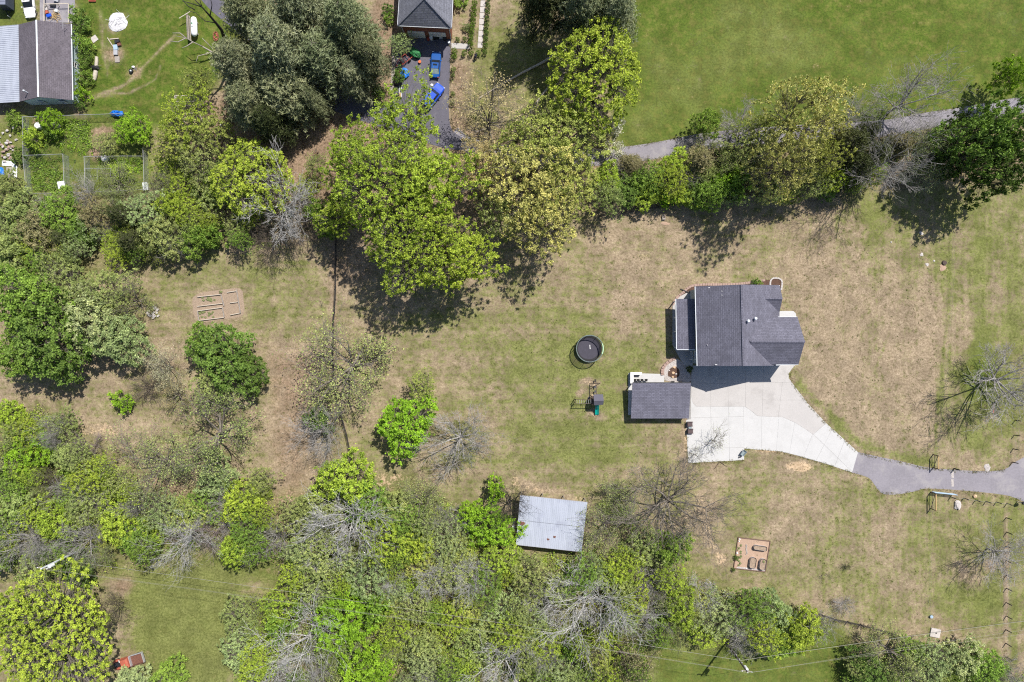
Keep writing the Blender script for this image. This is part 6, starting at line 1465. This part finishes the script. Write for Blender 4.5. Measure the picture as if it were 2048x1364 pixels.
# ---------------------------------------------------------------- north-west house
def nw_house():
    RN, RS = W(73, 40, 4.8), W(77, 194, 4.8); EN, ES = W(142, 48, 2.7), W(145, 200, 2.7); WN, WS = W(37, 49, 2.75), W(39, 203, 2.75)
    c = (WN + ES) / 2; h = thing('low_house', 'low pale blue house with brown shingle roof at the top left', 'house', (c.x, c.y, 0))
    MB().slab([WN, WS, RS, RN], .15).slab([RN, RS, ES, EN], .15).build('roof', 'shingle_brown', h)
    MB().beam(RN + Vector((0, 0, .05)), RS + Vector((0, 0, .05)), .26, .07).build('ridge_vent', 'white_metal', h)
    MB().beam(EN + Vector((.05, 0, -.06)), ES + Vector((.05, 0, -.06)), .12, .14).build('gutter', 'white_metal', h)
    w = MB().prism([(WN.x + .3, WN.y - .3), (WS.x + .3, WS.y + .3), (ES.x - .35, ES.y + .3), (EN.x - .35, EN.y - .3)], 0, 2.55)
    w.poly([(WS.x + .3, WS.y + .3, 2.5), (ES.x - .35, ES.y + .3, 2.5), (RS.x, RS.y + .3, 4.6)]); w.poly([(WN.x + .3, WN.y - .3, 2.5), (EN.x - .35, EN.y - .3, 2.5), (RN.x, RN.y - .3, 4.6)])
    w.build('wall', 'pale_siding', h)
    for x in (3.2, 7.0): window(h, (WS.x + x, WS.y + .28, 1.6), 1.0, 1.1, (0, -1))
    for k in (.12, .5, .86): q = EN.lerp(ES, k); window(h, (q.x - .33, q.y, 1.55), .9, 1.1, (1, 0))
    PW, PWS = W(-40, 56, 2.3), W(-38, 208, 2.3); r = MB(); n = 40
    a0, a1 = WN + Vector((0, 0, -.1)), WS + Vector((0, 0, -.1))
    for k in range(n):
        p, q, s, t_ = a0.lerp(a1, k / n), a0.lerp(a1, (k + 1) / n), PW.lerp(PWS, (k + 1) / n), PW.lerp(PWS, k / n); r.slab([p, q, s, t_], .03); r.beam(p + Vector((0, 0, .02)), t_ + Vector((0, 0, .02)), .05, .06)
    r.build('porch_roof', 'shed_roof', h)
    for k in (.03, .35, .65, .97): q = PW.lerp(PWS, k); MB().box((q.x + .2, q.y, 1.12), (.14, .14, 2.24)).build('porch_post', 'white_paint', h)
    q = W(53, 184, 4); MB().tube([(q.x, q.y, 3.2), (q.x, q.y, 4.7)], .09, 8).tube([(q.x, q.y, 4.7), (q.x, q.y, 4.85)], [.17, .1], 8).build('flue_pipe', 'white_metal', h)
    q = W(133, 56, 3.2); MB().tube([(q.x, q.y, 2.9), (q.x, q.y, 4.2)], .03, 6).tube([(q.x - .5, q.y, 4.1), (q.x + .5, q.y, 4.1)], .02, 4).tube([(q.x, q.y - .6, 4.2), (q.x, q.y + .6, 4.2)], .02, 4).build('antenna', 'galvanised', h)
nw_house()
t = thing('deck_railing', 'pale wooden railing round the cluttered deck north of the low house', 'railing', W(115, 20))
for a, b in (((88, -20), (88, 42)), ((88, 8), (137, 7)), ((137, 7), (137, 45))):
    A, B = W(*a, 1.0) - t.location, W(*b, 1.0) - t.location; MB().beam(A, B, .14, .06).build('rail', 'pale_wood', t, False)
    for k in (.03, .5, .97): q = A.lerp(B, k); MB().box((q.x, q.y, .5), (.1, .1, .95)).build('post', 'pale_wood', t, False)
for i, (x, y, z, d, m, lab, cat) in enumerate(((96, 27, .3, (.7, .5, .5), 'red_faded', 'reddish crate on the cluttered deck', 'crate'), (101, 33, .25, (.8, .5, .4), 'royal_blue_paint', 'blue crate on the cluttered deck', 'crate'), (117, 24, .35, (.45, .45, .6), 'tank_white', 'white pail on the cluttered deck', 'pail'), (108, 12, .2, (1.0, .5, .3), 'dark_metal', 'dark box at the deck railing', 'box'), (116, 2, .3, (.9, .6, .5), 'galvanised', 'grey box at the top edge on the deck', 'box'), (95, 18, .25, (.5, .8, .4), 'stone', 'stone coloured box along the deck railing', 'box'))):
    p = W(x, y); t = thing(cat, lab, cat, p, random.uniform(-.5, .5)); k = d; MB().loft([[(-k[0] / 2 * s, -k[1] / 2 * s, zz), (k[0] / 2 * s, -k[1] / 2 * s, zz), (k[0] / 2 * s, k[1] / 2 * s, zz), (-k[0] / 2 * s, k[1] / 2 * s, zz)] for s, zz in ((.88, .06), (1, k[2] + .06))]).build('body', m, t, False); MB().box((0, 0, k[2] + .09), (k[0] * 1.05, k[1] * 1.05, .05)).build('lid', m, t, False)
p = W(111, 33); mb = MB()
for k in range(30): a = random.uniform(0, 6.28); c, s = math.cos(a) * .5, math.sin(a) * .5; q = (p.x + random.gauss(0, .5), p.y + random.gauss(0, .35), .1 + random.random() * .25); mb.beam((q[0] - c, q[1] - s, q[2]), (q[0] + c, q[1] + s, q[2] + .1), .05)
single('kindling_heap', mb, 'yellow_wood', 'heap of orange brown kindling on the cluttered deck', 'wood heap')

# yard clutter in the north-west lawn
mb = MB(); p = W(236, 44); mb.blob((p.x, p.y, .06), (1.75, 1.75, .22), 12, .1, 18, 6, .6)
for k in range(26): a = random.uniform(0, 6.28); c, s = math.cos(a), math.sin(a); L_ = random.uniform(.2, .7); q = (p.x + random.gauss(0, .7), p.y + random.gauss(0, .7), .24); mb.beam((q[0] - c * L_, q[1] - s * L_, q[2]), (q[0] + c * L_, q[1] + s * L_, q[2] + .1), .035)
single('ash_heap', mb, 'ash', 'round pale ash heap with sticks on the northwest lawn', 'ash heap')
t = thing('scrap_row', 'row of scrap boards, bags and a metal sheet on a bare patch', 'scrap heap', W(233, 100))
for k, (x, y, d, rz, m) in enumerate(((229, 78, (1.6, .16, .12), .1, 'pale_wood'), (222, 86, (2.2, .14, .12), -1.0, 'pale_wood'), (236, 84, (.9, .5, .4), .4, 'dark_metal'), (240, 90, (.6, .5, .35), .2, 'rust'), (233, 96, (.7, .9, .4), .1, 'blue_gate'), (233, 106, (.7, .9, .35), .0, 'galvanised'), (235, 119, (.85, 1.1, .1), .05, 'weathered_wood'))):
    q = W(x, y) - t.location; MB().box((q.x, q.y, d[2] / 2 + .02), d, rz=rz).build('scrap', m, t, False)
t = thing('fire_pit_grill', 'small burn pit with a kettle on a bare spot of the northwest lawn', 'fire pit', W(264, 143))
MB().tube([(0, 0, 0), (0, 0, .45)], [.3, .38], 12).build('drum', 'black', t, False); MB().blob((.05, -.05, .5), (.16, .16, .14), 2).build('kettle', 'white_metal', t, False)
for k in range(4): MB().beam((.3 + .2 * k, .3, .06), (.9, .7 - .2 * k, .1), .06).build('stick', 'weathered_wood', t, False)
MB().blob((.35, .75, .16), (.3, .22, .16), 4, .25).build('stone', 'ash', t, False)
p = W(189, 78); single('grey_board', MB().box((p.x, p.y, .05), (1.15, 1.05, .06), rz=.65), 'stone', 'square grey board leaning in the grass by the bushes', 'board')
for i, (a, b, r, lab) in enumerate((((195, 115), (194, 134), .3, 'thick pale log by the white house, upper one'), ((194, 143), (190, 161), .38, 'thick pale log by the white house, lower one'))):
    A, B = W(*a), W(*b); mb = MB().tube([(A.x, A.y, r * .9), ((A.x + B.x) / 2 + .05, (A.y + B.y) / 2, r * .95), (B.x, B.y, r * .9)], [r * .9, r, r * .95], 12); single('cut_log', mb, 'pale_wood', lab, 'log', 'cut logs')
t = thing('black_barrow', 'black upturned barrow between the two pale logs', 'wheelbarrow', W(192, 136)); MB().blob((0, 0, .3), (.8, .42, .32), 3, .06, 12, 7, .3).build('tray', 'black', t, False); MB().tube([(-.7, -.06, .2), (-.7, .06, .2)], .2, 10).build('wheel', 'rubber', t, False); MB().tube([(.3, .3, .35), (1.2, .35, .4)], .025, 5).build('handle', 'weathered_wood', t, False); MB().tube([(.3, -.3, .35), (1.2, -.35, .4)], .025, 5).build('handle', 'weathered_wood', t, False)
p = W(186, 2); single('red_tray', MB().loft([[(p.x + x * k, p.y + y * k, z) for x, y in ((-.65, -.2), (.65, -.2), (.65, .2), (-.65, .2))] for k, z in ((.85, 0.01), (1, .28), (.9, .28), (.8, .06))]), 'red_faded', 'red tray at the top edge of the northwest lawn', 'tray')
p = W(236, 228, .3); single('blue_tarp_bundle', MB().blob((p.x, p.y, .5), (1.15, .5, .55), 15, .25, 14, 8, .1), 'blue_tarp', 'blue tarp bundle on the garden fence', 'tarp')

# ---------------------------------------------------------------- fences
def fence(name, label, pts, h, spacing, post=.1, pm='fence_wood', wires=(), wm='wire', wr=.012, rails=(), rm='fence_wood', link_mesh=False, jitter=.08, top_rail=False, group=None):
    P = [W(x, y) for x, y in pts]; c = P[len(P) // 2]; t = thing(name, label, 'fence', (c.x, c.y, 0), 0, group); c = Vector((c.x, c.y, 0)); nodes = []
    for i, (a, b) in enumerate(zip(P[:-1], P[1:])):
        n = max(1, round((b - a).length / spacing))
        for k in range(n + (i == len(P) - 2)): nodes.append(a.lerp(b, k / n))
    nodes = [q - c + Vector((random.uniform(-jitter, jitter), random.uniform(-jitter, jitter), 0)) for q in nodes]
    pm_ = MB().tube([(0, 0, -.1), (0, 0, h)], post / 2, 7).mesh('post'); pm_.materials.append(M[pm])
    for q in nodes:
        o = bpy.data.objects.new('post', pm_); C.objects.link(o); o.parent = t; o.location = q; o.rotation_euler = (random.uniform(-.03, .03), random.uniform(-.03, .03), 0)
    for z in wires: MB().tube([(q.x, q.y, z) for q in nodes], wr, 4).build('wire', wm, t, False)
    for z in rails:
        for a, b in zip(nodes[:-1], nodes[1:]): MB().beam((a.x, a.y, z), (b.x, b.y, z), .05, .13).build('rail', rm, t, False)
    if top_rail:
        for a, b in zip(nodes[:-1], nodes[1:]): MB().tube([(a.x, a.y, h - .03), (b.x, b.y, h - .03)], .035, 6).build('top_rail', 'galvanised', t, False)
    if link_mesh:
        mb = MB()
        for a, b in zip(nodes[:-1], nodes[1:]): mb.poly([(a.x, a.y, .03), (b.x, b.y, .03), (b.x, b.y, h - .04), (a.x, a.y, h - .04)])
        mb.build('chain_link', 'chainlink', t, False)
    return t
fence('post_fence', 'post and wire fence running down the right edge below the driveway', [(2013, 1036), (2012.5, 1150), (2012, 1340), (2012, 1400)], 1.45, 2.36, .17, wires=(.4, .8, 1.2))
fence('post_fence', 'post and wire fence at the right edge above the driveway', [(2034, 780), (2029, 870), (2025, 925)], 1.45, 2.36, .17, wires=(.4, .8, 1.2))
fence('post_fence', 'post and wire fence along the south side of the asphalt driveway', [(1902, 993), (1928, 996), (1952, 999), (1972, 1002), (1992, 1004), (2013, 1007)], 1.4, 2.2, .17, wires=(.5, 1.0))
fence('post_fence', 'post and wire fence below the south yard ending at the concrete lid', [(1640, 1228), (1672, 1238), (1695, 1243), (1720, 1249), (1745, 1255), (1770, 1262), (1794, 1269), (1818, 1277), (1842, 1284)], 1.4, 2.3, .17, wires=(.12, .3, .5, .7, .9, 1.15), wr=.022, wm='fence_wood')
fence('board_fence', 'dark board fence along the north edge of the lawn', [(1196, 436), (1232, 428), (1260, 424), (1310, 416), (1350, 410), (1420, 402), (1500, 394)], 1.2, 2.4, .13, rails=(.35, .72, 1.08), wires=())
fence('rail_fence', 'dark rail fence running straight down the west lawn', [(674, 430), (674, 520), (671, 600), (668, 650), (667, 720), (676, 800), (694, 870), (706, 925)], 1.1, 2.4, .12, rails=(.3, .65, 1.0))
fence('wire_fence', 'faint thin wire fence along the old line in the right hand yard', [(1904, 440), (1900, 560), (1893, 660), (1885, 760), (1875, 860), (1866, 925)], 1.1, 3.6, .035, pm='galvanised', wires=(.5, 1.05), wr=.008)
fence('wire_fence', 'faint thin wire fence going south from the yellow gate post', [(1858, 1020), (1856, 1120), (1853, 1240)], 1.1, 3.6, .035, pm='galvanised', wires=(.5, 1.05), wr=.008)
for lab, pts in (('chain link fence on the north and west sides of the fenced garden', [(250, 233), (150, 237), (58, 240), (60, 330)]), ('chain link fence along the south side of the fenced garden', [(60, 332), (66, 391), (180, 389), (298, 383)]), ('chain link fence on the east side of the fenced garden', [(296, 300), (297, 345), (298, 381)]), ('chain link divider across the west garden bed', [(62, 316), (138, 313), (140, 370)]), ('chain link divider across the east garden bed', [(182, 386), (180, 318), (294, 317)])):
    fence('chain_link_fence', lab, pts, 1.75, 3.0, .06, pm='galvanised', link_mesh=True, top_rail=True, jitter=.03, group='garden fences')
t = thing('trellis', 'light pipe frame trellis standing in the east garden bed', 'trellis', W(207, 350))
for x in (183, 207, 233): q = W(x, 342) - t.location; MB().tube([(q.x, q.y, 0), (q.x, q.y, 1.9)], .035, 6).build('post', 'galvanised', t, False); MB().tube([(q.x, q.y, 1.9), (q.x, q.y - 2.0, 1.9)], .03, 6).build('cross_pipe', 'galvanised', t, False)
a, b2 = W(183, 342) - t.location, W(233, 342) - t.location; MB().tube([(a.x, a.y, 1.9), (b2.x, b2.y, 1.9)], .035, 6).build('top_pipe', 'galvanised', t, False)
def gate_frame(x, y0, y1, lab, dx=-1.6):
    """yellow H-brace: two posts, top rail and a diagonal"""
    t = thing('gate_brace', lab, 'fence brace', W(x, (y0 + y1) / 2), 0, 'yellow timber gate braces')
    A, B = W(x, y0) - t.location, W(x, y1) - t.location
    for q in (A, B): MB().tube([(q.x, q.y, -.1), (q.x, q.y, 1.7)], .085, 8).build('post', 'dark_wood', t, False)
    MB().beam((A.x, A.y, 1.6), (B.x, B.y, 1.6), .16, .16).build('top_rail', 'yellow_wood', t, False)
    MB().beam((A.x - .05, A.y, 1.5), (B.x - .05, B.y, .2), .06).build('brace_wire', 'fence_wood', t, False)
    MB().beam((A.x, A.y, .5), (B.x, B.y, .5), .06, .06).build('lower_rail', 'fence_wood', t, False)
gate_frame(1866, 909, 935, 'yellow timber fence brace on the north side of the asphalt driveway'); gate_frame(1861, 984, 1017, 'yellow timber fence brace on the south side of the asphalt driveway')
t = thing('farm_gate', 'pale blue tubular farm gate swung open along the driveway', 'gate', W(1886, 985))
A, B = W(1862, 982.5) - t.location, W(1906, 987) - t.location
for z in (.3, .55, .8, 1.05, 1.3): MB().tube([(A.x, A.y, z), (B.x, B.y, z)], .05, 7).build('bar', 'blue_gate', t, False)
for k in (0, .33, .66, 1): q = A.lerp(B, k); MB().tube([(q.x, q.y, .28), (q.x, q.y, 1.32)], .04, 7).build('upright', 'blue_gate', t, False)
single('gate_post', MB().tube([W(1908, 937), W(1908, 937) + Vector((0, 0, 1.5))], .12, 8), 'fence_wood', 'lone dark gate post at the north rim of the asphalt driveway', 'post')
t = thing('mailbox', 'dark box on a pale post beside the driveway at the right edge', 'mailbox', W(2034, 1003)); MB().tube([(0, 0, 0), (0, 0, 1.2)], .09, 8).build('post', 'pale_wood', t, False); MB().box((.35, .05, 1.3), (.75, .4, .4), rz=.3).build('box', 'black', t, False)

# ---------------------------------------------------------------- garden plots, slabs and stones
def plot():
    c = W(1504, 1109); t = thing('garden_plot', 'timber framed wood chip garden plot in the south yard', 'garden bed', c)
    cor = [(1476, 1074.5), (1540, 1082), (1530, 1143), (1467, 1136)]; P = [W(*q) - c for q in cor]
    MB().prism([(p.x, p.y) for p in P], -.05, .05).build('wood_chips', 'chips', t, False)
    for a, b in zip(P, P[1:] + P[:1]): MB().beam((a.x, a.y, .10), (b.x, b.y, .10), .12, .2).build('border_timber', 'bed_board', t, False)
    MB().prism([(q.x, q.y) for q in (W(x, y) - c for x, y in ((1469, 1137), (1531, 1143.5), (1531, 1139.5), (1490, 1134.5), (1476, 1133)))], .05, .09).build('gravel_strip', 'gravel', t, False)
    for k, (x, y, r) in enumerate(((1479, 1078, .16), (1478, 1082, .13), (1474, 1106, .18), (1492, 1136, .1))): q = W(x, y) - c; MB().blob((q.x, q.y, .12), (r, r, r * .7), k, .2, 7, 5).build('stone', 'white_paint', t, False)
    for k in range(14): q = W(random.uniform(1474, 1482), random.uniform(1086, 1130)) - c; MB().blob((q.x, q.y, .1), (.22, .2, .12), k, .4, 6, 4).build('plant', 'brush_green', t, False)
    for k in range(8): q = W(1493 + random.uniform(-1.5, 1.5), 1090 + k * 2.6) - c; MB().blob((q.x, q.y, .08), (.16, .18, .08), k, .4, 6, 4).build('dry_plant', 'weathered_wood', t, False)
mat('brush_green', (.17, .19, .075), .9, .5, 6); plot()
def planter(x, y, L, Wd, rz, lab, plants=0):
    t = thing('raised_planter', lab, 'planter', W(x, y), rz, 'oval metal planters'); n = 8; r = Wd / 2 * .8
    out = []
    for cx, cy, a0 in ((L / 2 - r, Wd / 2 - r, 0), (-L / 2 + r, Wd / 2 - r, 90), (-L / 2 + r, -Wd / 2 + r, 180), (L / 2 - r, -Wd / 2 + r, 270)):
        for k in range(n + 1): a = R2(a0 + 90 * k / n); out.append((cx + r * math.cos(a), cy + r * math.sin(a)))
    sh = lambda d, z: [(p[0] * (1 - 2 * d / L), p[1] * (1 - 2 * d / Wd), z) for p in out]
    MB().loft([sh(0, .05), sh(0, .62), sh(.03, .64), sh(.05, .5)], False).build('wall', 'galvanised', t, False)
    MB().tube(sh(.01, .63) + [sh(.01, .63)[0]], .035, 6, False).build('rim', 'dark_metal', t, False)
    MB().poly(sh(.04, .52)).build('soil', 'soil', t, False)
    for k in range(plants): MB().blob((random.uniform(-.2, .2) + L * .28, random.uniform(-.2, .2), .58), (.12, .12, .09), k, .4, 6, 4).build('seedling', 'brush_green', t, False)
planter(1518.5, 1094.5, 2.4, .82, R2(-8), 'long oval planter in the upper part of the garden plot'); planter(1503.5, 1124, 2.0, 1.12, R2(81), 'left one of the two upright oval planters'); planter(1523.5, 1127, 2.0, 1.12, R2(81), 'right one of the two upright oval planters', 6)
plant(1473, 1116, 5.5, 'shrub', .8, 'green', 'small dark plant at the left side of the garden plot'); plant(1467, 1140, 4.5, 'shrub', .7, 'green', 'small dark plant at the lower left corner of the garden plot')
def old_beds():
    c = W(435, 610); t = thing('old_garden_beds', 'old timber garden beds with dry soil in the west clearing', 'garden bed', c)
    MB().prism([tuple((W(*q) - c).xy) for q in smooth_line([(385, 596), (400, 586), (440, 580), (480, 577), (487, 600), (486, 630), (450, 638), (400, 644), (386, 625)], 3)], -.05, .03).build('dry_soil', 'soil', t, False)
    for a, b, m in (((396, 622), (446, 615), 'pale_wood'), ((396, 622), (399, 641), 'weathered_wood'), ((399, 641), (449.5, 635), 'pale_wood'), ((446, 615), (449.5, 635), 'weathered_wood'), ((396, 594), (442, 589), 'pale_wood'), ((396, 613), (446, 607), 'pale_wood'), ((443, 589), (449, 612), 'weathered_wood'), ((455, 585), (474, 582), 'pale_wood'), ((474, 579), (482, 627), 'weathered_wood'), ((461, 606), (477, 604), 'pale_wood'), ((462, 630), (482, 626), 'pale_wood')):
        A, B = W(*a) - c, W(*b) - c; MB().beam((A.x, A.y, .16), (B.x, B.y, .16), .12, .32).build('border_board', m, t, False)
    for k in range(26): q = W(random.choice((random.uniform(398, 430), random.uniform(400, 432))), random.choice((random.uniform(594, 604), random.uniform(622, 636)))) - c; MB().blob((q.x, q.y, .06), (.25, .22, .12), k, .4, 7, 4).build('weed', 'brush_green', t, False)
    q = W(442, 584) - c; MB().blob((q.x, q.y, .1), (.35, .28, .22), 77, .35, 8, 5).build('tuft', 'brush_green', t, False)
old_beds()
p = W(1869.5, 1265); t = thing('concrete_lid', 'square pale concrete lid with a dark hole at the end of the post fence', 'slab', p)
MB().box((0, 0, .12), (1.75, 1.55, .26), rz=-.2).build('slab', 'stone', t, False); MB().tube([(.1, 0, .25), (.1, 0, .262)], .15, 14).build('hole', 'black', t, False)
p = W(1914, 1009); single('boulder', MB().blob((p.x, p.y, .15), (.62, .95, .35), 21, .18, 10, 6, .4), 'stone', 'flat pale boulder beside the post fence at the driveway', 'boulder')
p = W(1949, 992); single('small_boulder', MB().blob((p.x, p.y, .12), (.35, .33, .28), 22, .18, 9, 6, .4), 'tan_stone', 'small round pale stone at the driveway edge', 'stone')
p = W(1974, 935); single('rubble_patch', MB().blob((p.x, p.y, .03), (.6, .75, .1), 23, .25, 12, 5, .5), 'gravel', 'pale gravel heap on the north side of the driveway', 'gravel heap')
p = W(1888, 526); t = thing('stump', 'dark tree stump with wood chips on the right hand lawn', 'stump', p); MB().tube([(0, 0, 0), (0, 0, .3)], [.5, .38], 12).build('wood', 'dark_wood', t, False); MB().blob((-.3, -.8, .02), (.55, .6, .06), 3, .4, 10, 4).build('wood_chips', 'chips', t, False)
p = W(1327, 435); t = thing('stone_post_base', 'dark square stump with pale sand below the board fence', 'stump', p); MB().box((0, 0, .2), (.55, .85, .4)).build('block', 'weathered_wood', t, False); MB().box((.05, .1, .41), (.36, .5, .03)).build('dark_top', 'dark_wood', t, False); MB().blob((.2, -1.1, .02), (.8, .35, .06), 5, .3, 10, 4).build('sand', 'chips', t, False)
for i, (x, y, s) in enumerate(((1842, 467, .35), (1843, 509, .35), (1868, 522, .2), (1854, 529, .3), (1782, 484, .16))):
    q = W(x, y); single('pale_stone', MB().blob((q.x, q.y, .03), (s, s * .9, .07), 30 + i, .35, 8, 4, .4), 'stone', 'flat pale stone in the right hand lawn near the dark stump, %s from the top' % ('first', 'third', 'fourth', 'fifth', 'second')[i], 'stone')
p = W(1861, 1232); t = thing('blue_bucket', 'small blue bucket in the tall grass of the old fence line', 'bucket', p); MB().tube([(0, 0, 0), (0, 0, .4)], [.22, .28], 12).build('body', 'blue_gate', t, False); MB().tube([(-.27, 0, .38), (0, 0, .5), (.27, 0, .38)], .015, 5).build('handle', 'galvanised', t, False)
p = W(1986, 820); single('orange_marker', MB().tube([(p.x, p.y - .6, .05), (p.x + .05, p.y + .4, .1), (p.x + .1, p.y + 1.2, .06)], [.12, .1, .06], 6), 'red_faded', 'orange red fallen pipe in the shade of the right edge tree', 'pipe')
p = W(307, 625); t = thing('rubble_heap', 'pale broken concrete heap beside the sage tree', 'rubble', p)
for k in range(16): MB().box((random.gauss(0, .7), random.gauss(0, .55), .12 + .1 * random.random()), (random.uniform(.3, .7), random.uniform(.25, .5), .14), rz=random.uniform(0, 3), rx=random.uniform(-.4, .4)).build('chunk', 'stone', t, False)
p = W(18, 295); t = thing('stone_heap', 'heap of grey stones at the left edge by the fenced garden', 'stone heap', p)
for k in range(34): MB().blob((random.gauss(0, 1.0), random.gauss(0, 1.4), .12 + random.random() * .25), (random.uniform(.18, .4), random.uniform(.15, .3), random.uniform(.1, .22)), k, .25, 7, 5).build('stone', 'stone' if k % 3 else 'paver', t, False)
for i, (x, y, a, b_, m, lab) in enumerate(((18, 327, 2.4, .9, 'white_paint', 'white sheet lying under the stone heap'), (30, 344, 1.0, 2.2, 'white_paint', 'upright white sheet beside the grey pallet'), (19, 346, .9, 2.1, 'weathered_wood', 'grey pallet at the left edge'))):
    q = W(x, y); single('scrap_sheet', MB().box((q.x, q.y, .08 + .06 * i), (a, b_, .05), rz=-.05), m, lab, 'sheet')
q = W(4, 345); single('blue_scrap', MB().blob((q.x, q.y, .15), (.5, .9, .2), 41, .3, 9, 5, .3), 'blue_tarp', 'blue tarp scrap at the left edge', 'tarp')
for i, (x, y, m, lab) in enumerate(((82, 254, 'tank_white', 'white barrel in the garden, western one'), (116, 253, 'galvanised', 'grey barrel in the garden beside the dark bush'), (214, 319, 'ash', 'grey barrel in the east garden bed'))):
    t = thing('garden_barrel', lab, 'barrel', W(x, y), 0, 'garden barrels'); MB().tube([(0, 0, 0), (0, 0, .45), (0, 0, .95)], [.5, .6, .55], 14).build('body', m, t, False); MB().tube([(0, 0, .95), (0, 0, 1.0)], [.57, .5], 14).build('lid', m, t, False)
for i, (x, y, lab) in enumerate(((127, 371, 'white square box in the corner of the west garden bed'), (294, 374, 'grey box with pale lid at the southeast garden corner'))):
    t = thing('garden_box', lab, 'box', W(x, y), .15); MB().box((0, 0, .3), (1.1, 1.1, .6) if not i else (.8, 1.3, .6)).build('body', 'galvanised', t, False); MB().box((0, 0, .63), (1.25, 1.25, .06) if not i else (.9, 1.4, .05)).build('lid', 'tank_white' if not i else 'white_metal', t, False)
# old trellis under the yellow tree
t = thing('old_pergola', 'old grey pergola with white rails under the yellow green tree', 'pergola', W(395, 235))
for x, y in ((362, 200), (400, 200), (365, 265), (420, 262)): q = W(x, y) - t.location; MB().box((q.x, q.y, 1.1), (.14, .14, 2.2)).build('post', 'weathered_wood', t, False)
for a, b in (((362, 200), (400, 200)), ((365, 265), (420, 262)), ((362, 200), (365, 265)), ((400, 200), (420, 262))): A, B = W(*a) - t.location, W(*b) - t.location; MB().beam((A.x, A.y, 2.25), (B.x, B.y, 2.25), .14, .1).build('beam', 'pale_wood', t, False)
for k in range(8): A, B = W(362 + .4 * k, 204 + k * 8) - t.location, W(402 + 2.4 * k, 204 + k * 7.6) - t.location; MB().beam((A.x, A.y, 2.34), (B.x, B.y, 2.34), .12, .05).build('slat', 'weathered_wood', t, False)
for i, (a, b, lab) in enumerate((((441, 246), (448, 268), 'white pipe on the leaf litter west of the pines'), ((480, 226), (488, 240), 'white pipe on the leaf litter below the pines'))):
    A, B = W(*a), W(*b); single('white_pipe', MB().tube([(A.x, A.y, .12), (B.x, B.y, .12)], .1, 8), 'tank_white', lab, 'pipe')

# ---------------------------------------------------------------- utility poles and cables
def pole(base, h, lab, m, tr_side):
    t = thing('utility_pole', lab, 'utility pole', W(*base), 0, 'utility poles')
    MB().tube([(0, 0, -.3), (0, 0, h)], [.19, .13], 12).build('pole', m, t, False)
    MB().beam((-.9, .1, h - .4), (.9, -.1, h - .4), .1, .12).build('crossarm', 'weathered_wood', t, False)
    for x in (-.8, 0, .8):
        z = h - .33 if x else h; MB().tube([(x, -x * .11, z), (x, -x * .11, z + .1), (x, -x * .11, z + .22)], [.05, .09, .05], 8).build('insulator', 'tank_white', t, False)
    a = tr_side; o = MB().tube([(a[0], a[1], h - 2.3), (a[0], a[1], h - 1.3), (a[0], a[1], h - 1.2)], [.28, .28, .18], 14).build('transformer', 'tank_white', t, False)
    for s in (-.1, .1): MB().tube([(a[0] + s, a[1], h - 1.2), (a[0] + s, a[1], h - .95)], .04, 6).build('bushing', 'pole_grey', o, False)
    for z in (h - 3.4, h - 4.6, h - 6.2): MB().box((.05, 0, z), (.5, .16, .12)).build('bracket', 'galvanised', t, False)
pole((1452, 1284), 11.3, 'dark utility pole with a white transformer at the bottom of the meadow', 'pole_wood', (.35, -.2))
pole((166, 1097), 11.0, 'weathered utility pole with a white transformer in the left wood', 'pole_grey', (.45, -.1))
def cable(a, b, sag, lab, r=.012):
    A, B = Vector(a), Vector(b); n = 24; P = []
    for k in range(n + 1): u = k / n; p = A.lerp(B, u); P.append((p.x, p.y, p.z - sag * 4 * u * (1 - u)))
    single('power_cable', MB().tube(P, r, 5), 'wire', lab, 'cable', 'power cables')
pr_, pl_ = W(1452, 1284), W(166, 1097)
pr_ = Vector((pr_.x, pr_.y, 0)); pl_ = Vector((pl_.x, pl_.y, 0)); far = W(2420, 1160); far = Vector((far.x, far.y, 0))
cable(pl_ + Vector((.8, -.1, 10.9)), pr_ + Vector((-.8, .1, 11.2)), 1.2, 'upper power cable between the two utility poles')
cable(pl_ + Vector((0, 0, 11.2)), pr_ + Vector((0, 0, 11.5)), 1.2, 'lower power cable between the two utility poles, from the pole tops')
cable(pl_ + Vector((.1, .2, 7.0)), pr_ + Vector((.1, .2, 7.6)), 1.0, 'thick low cable between the two utility poles', .024)
cable(pr_ + Vector((.8, -.1, 11.2)), far + Vector((0, 1.2, 11)), .9, 'upper power cable from the dark pole to the right edge')
cable(pr_ + Vector((0, 0, 11.5)), far + Vector((0, 0, 11.3)), .9, 'lower power cable from the dark pole to the right edge')
cable(pr_ + Vector((.1, .2, 7.6)), far + Vector((0, .2, 7.2)), .8, 'thick low cable from the dark pole to the right edge', .024)
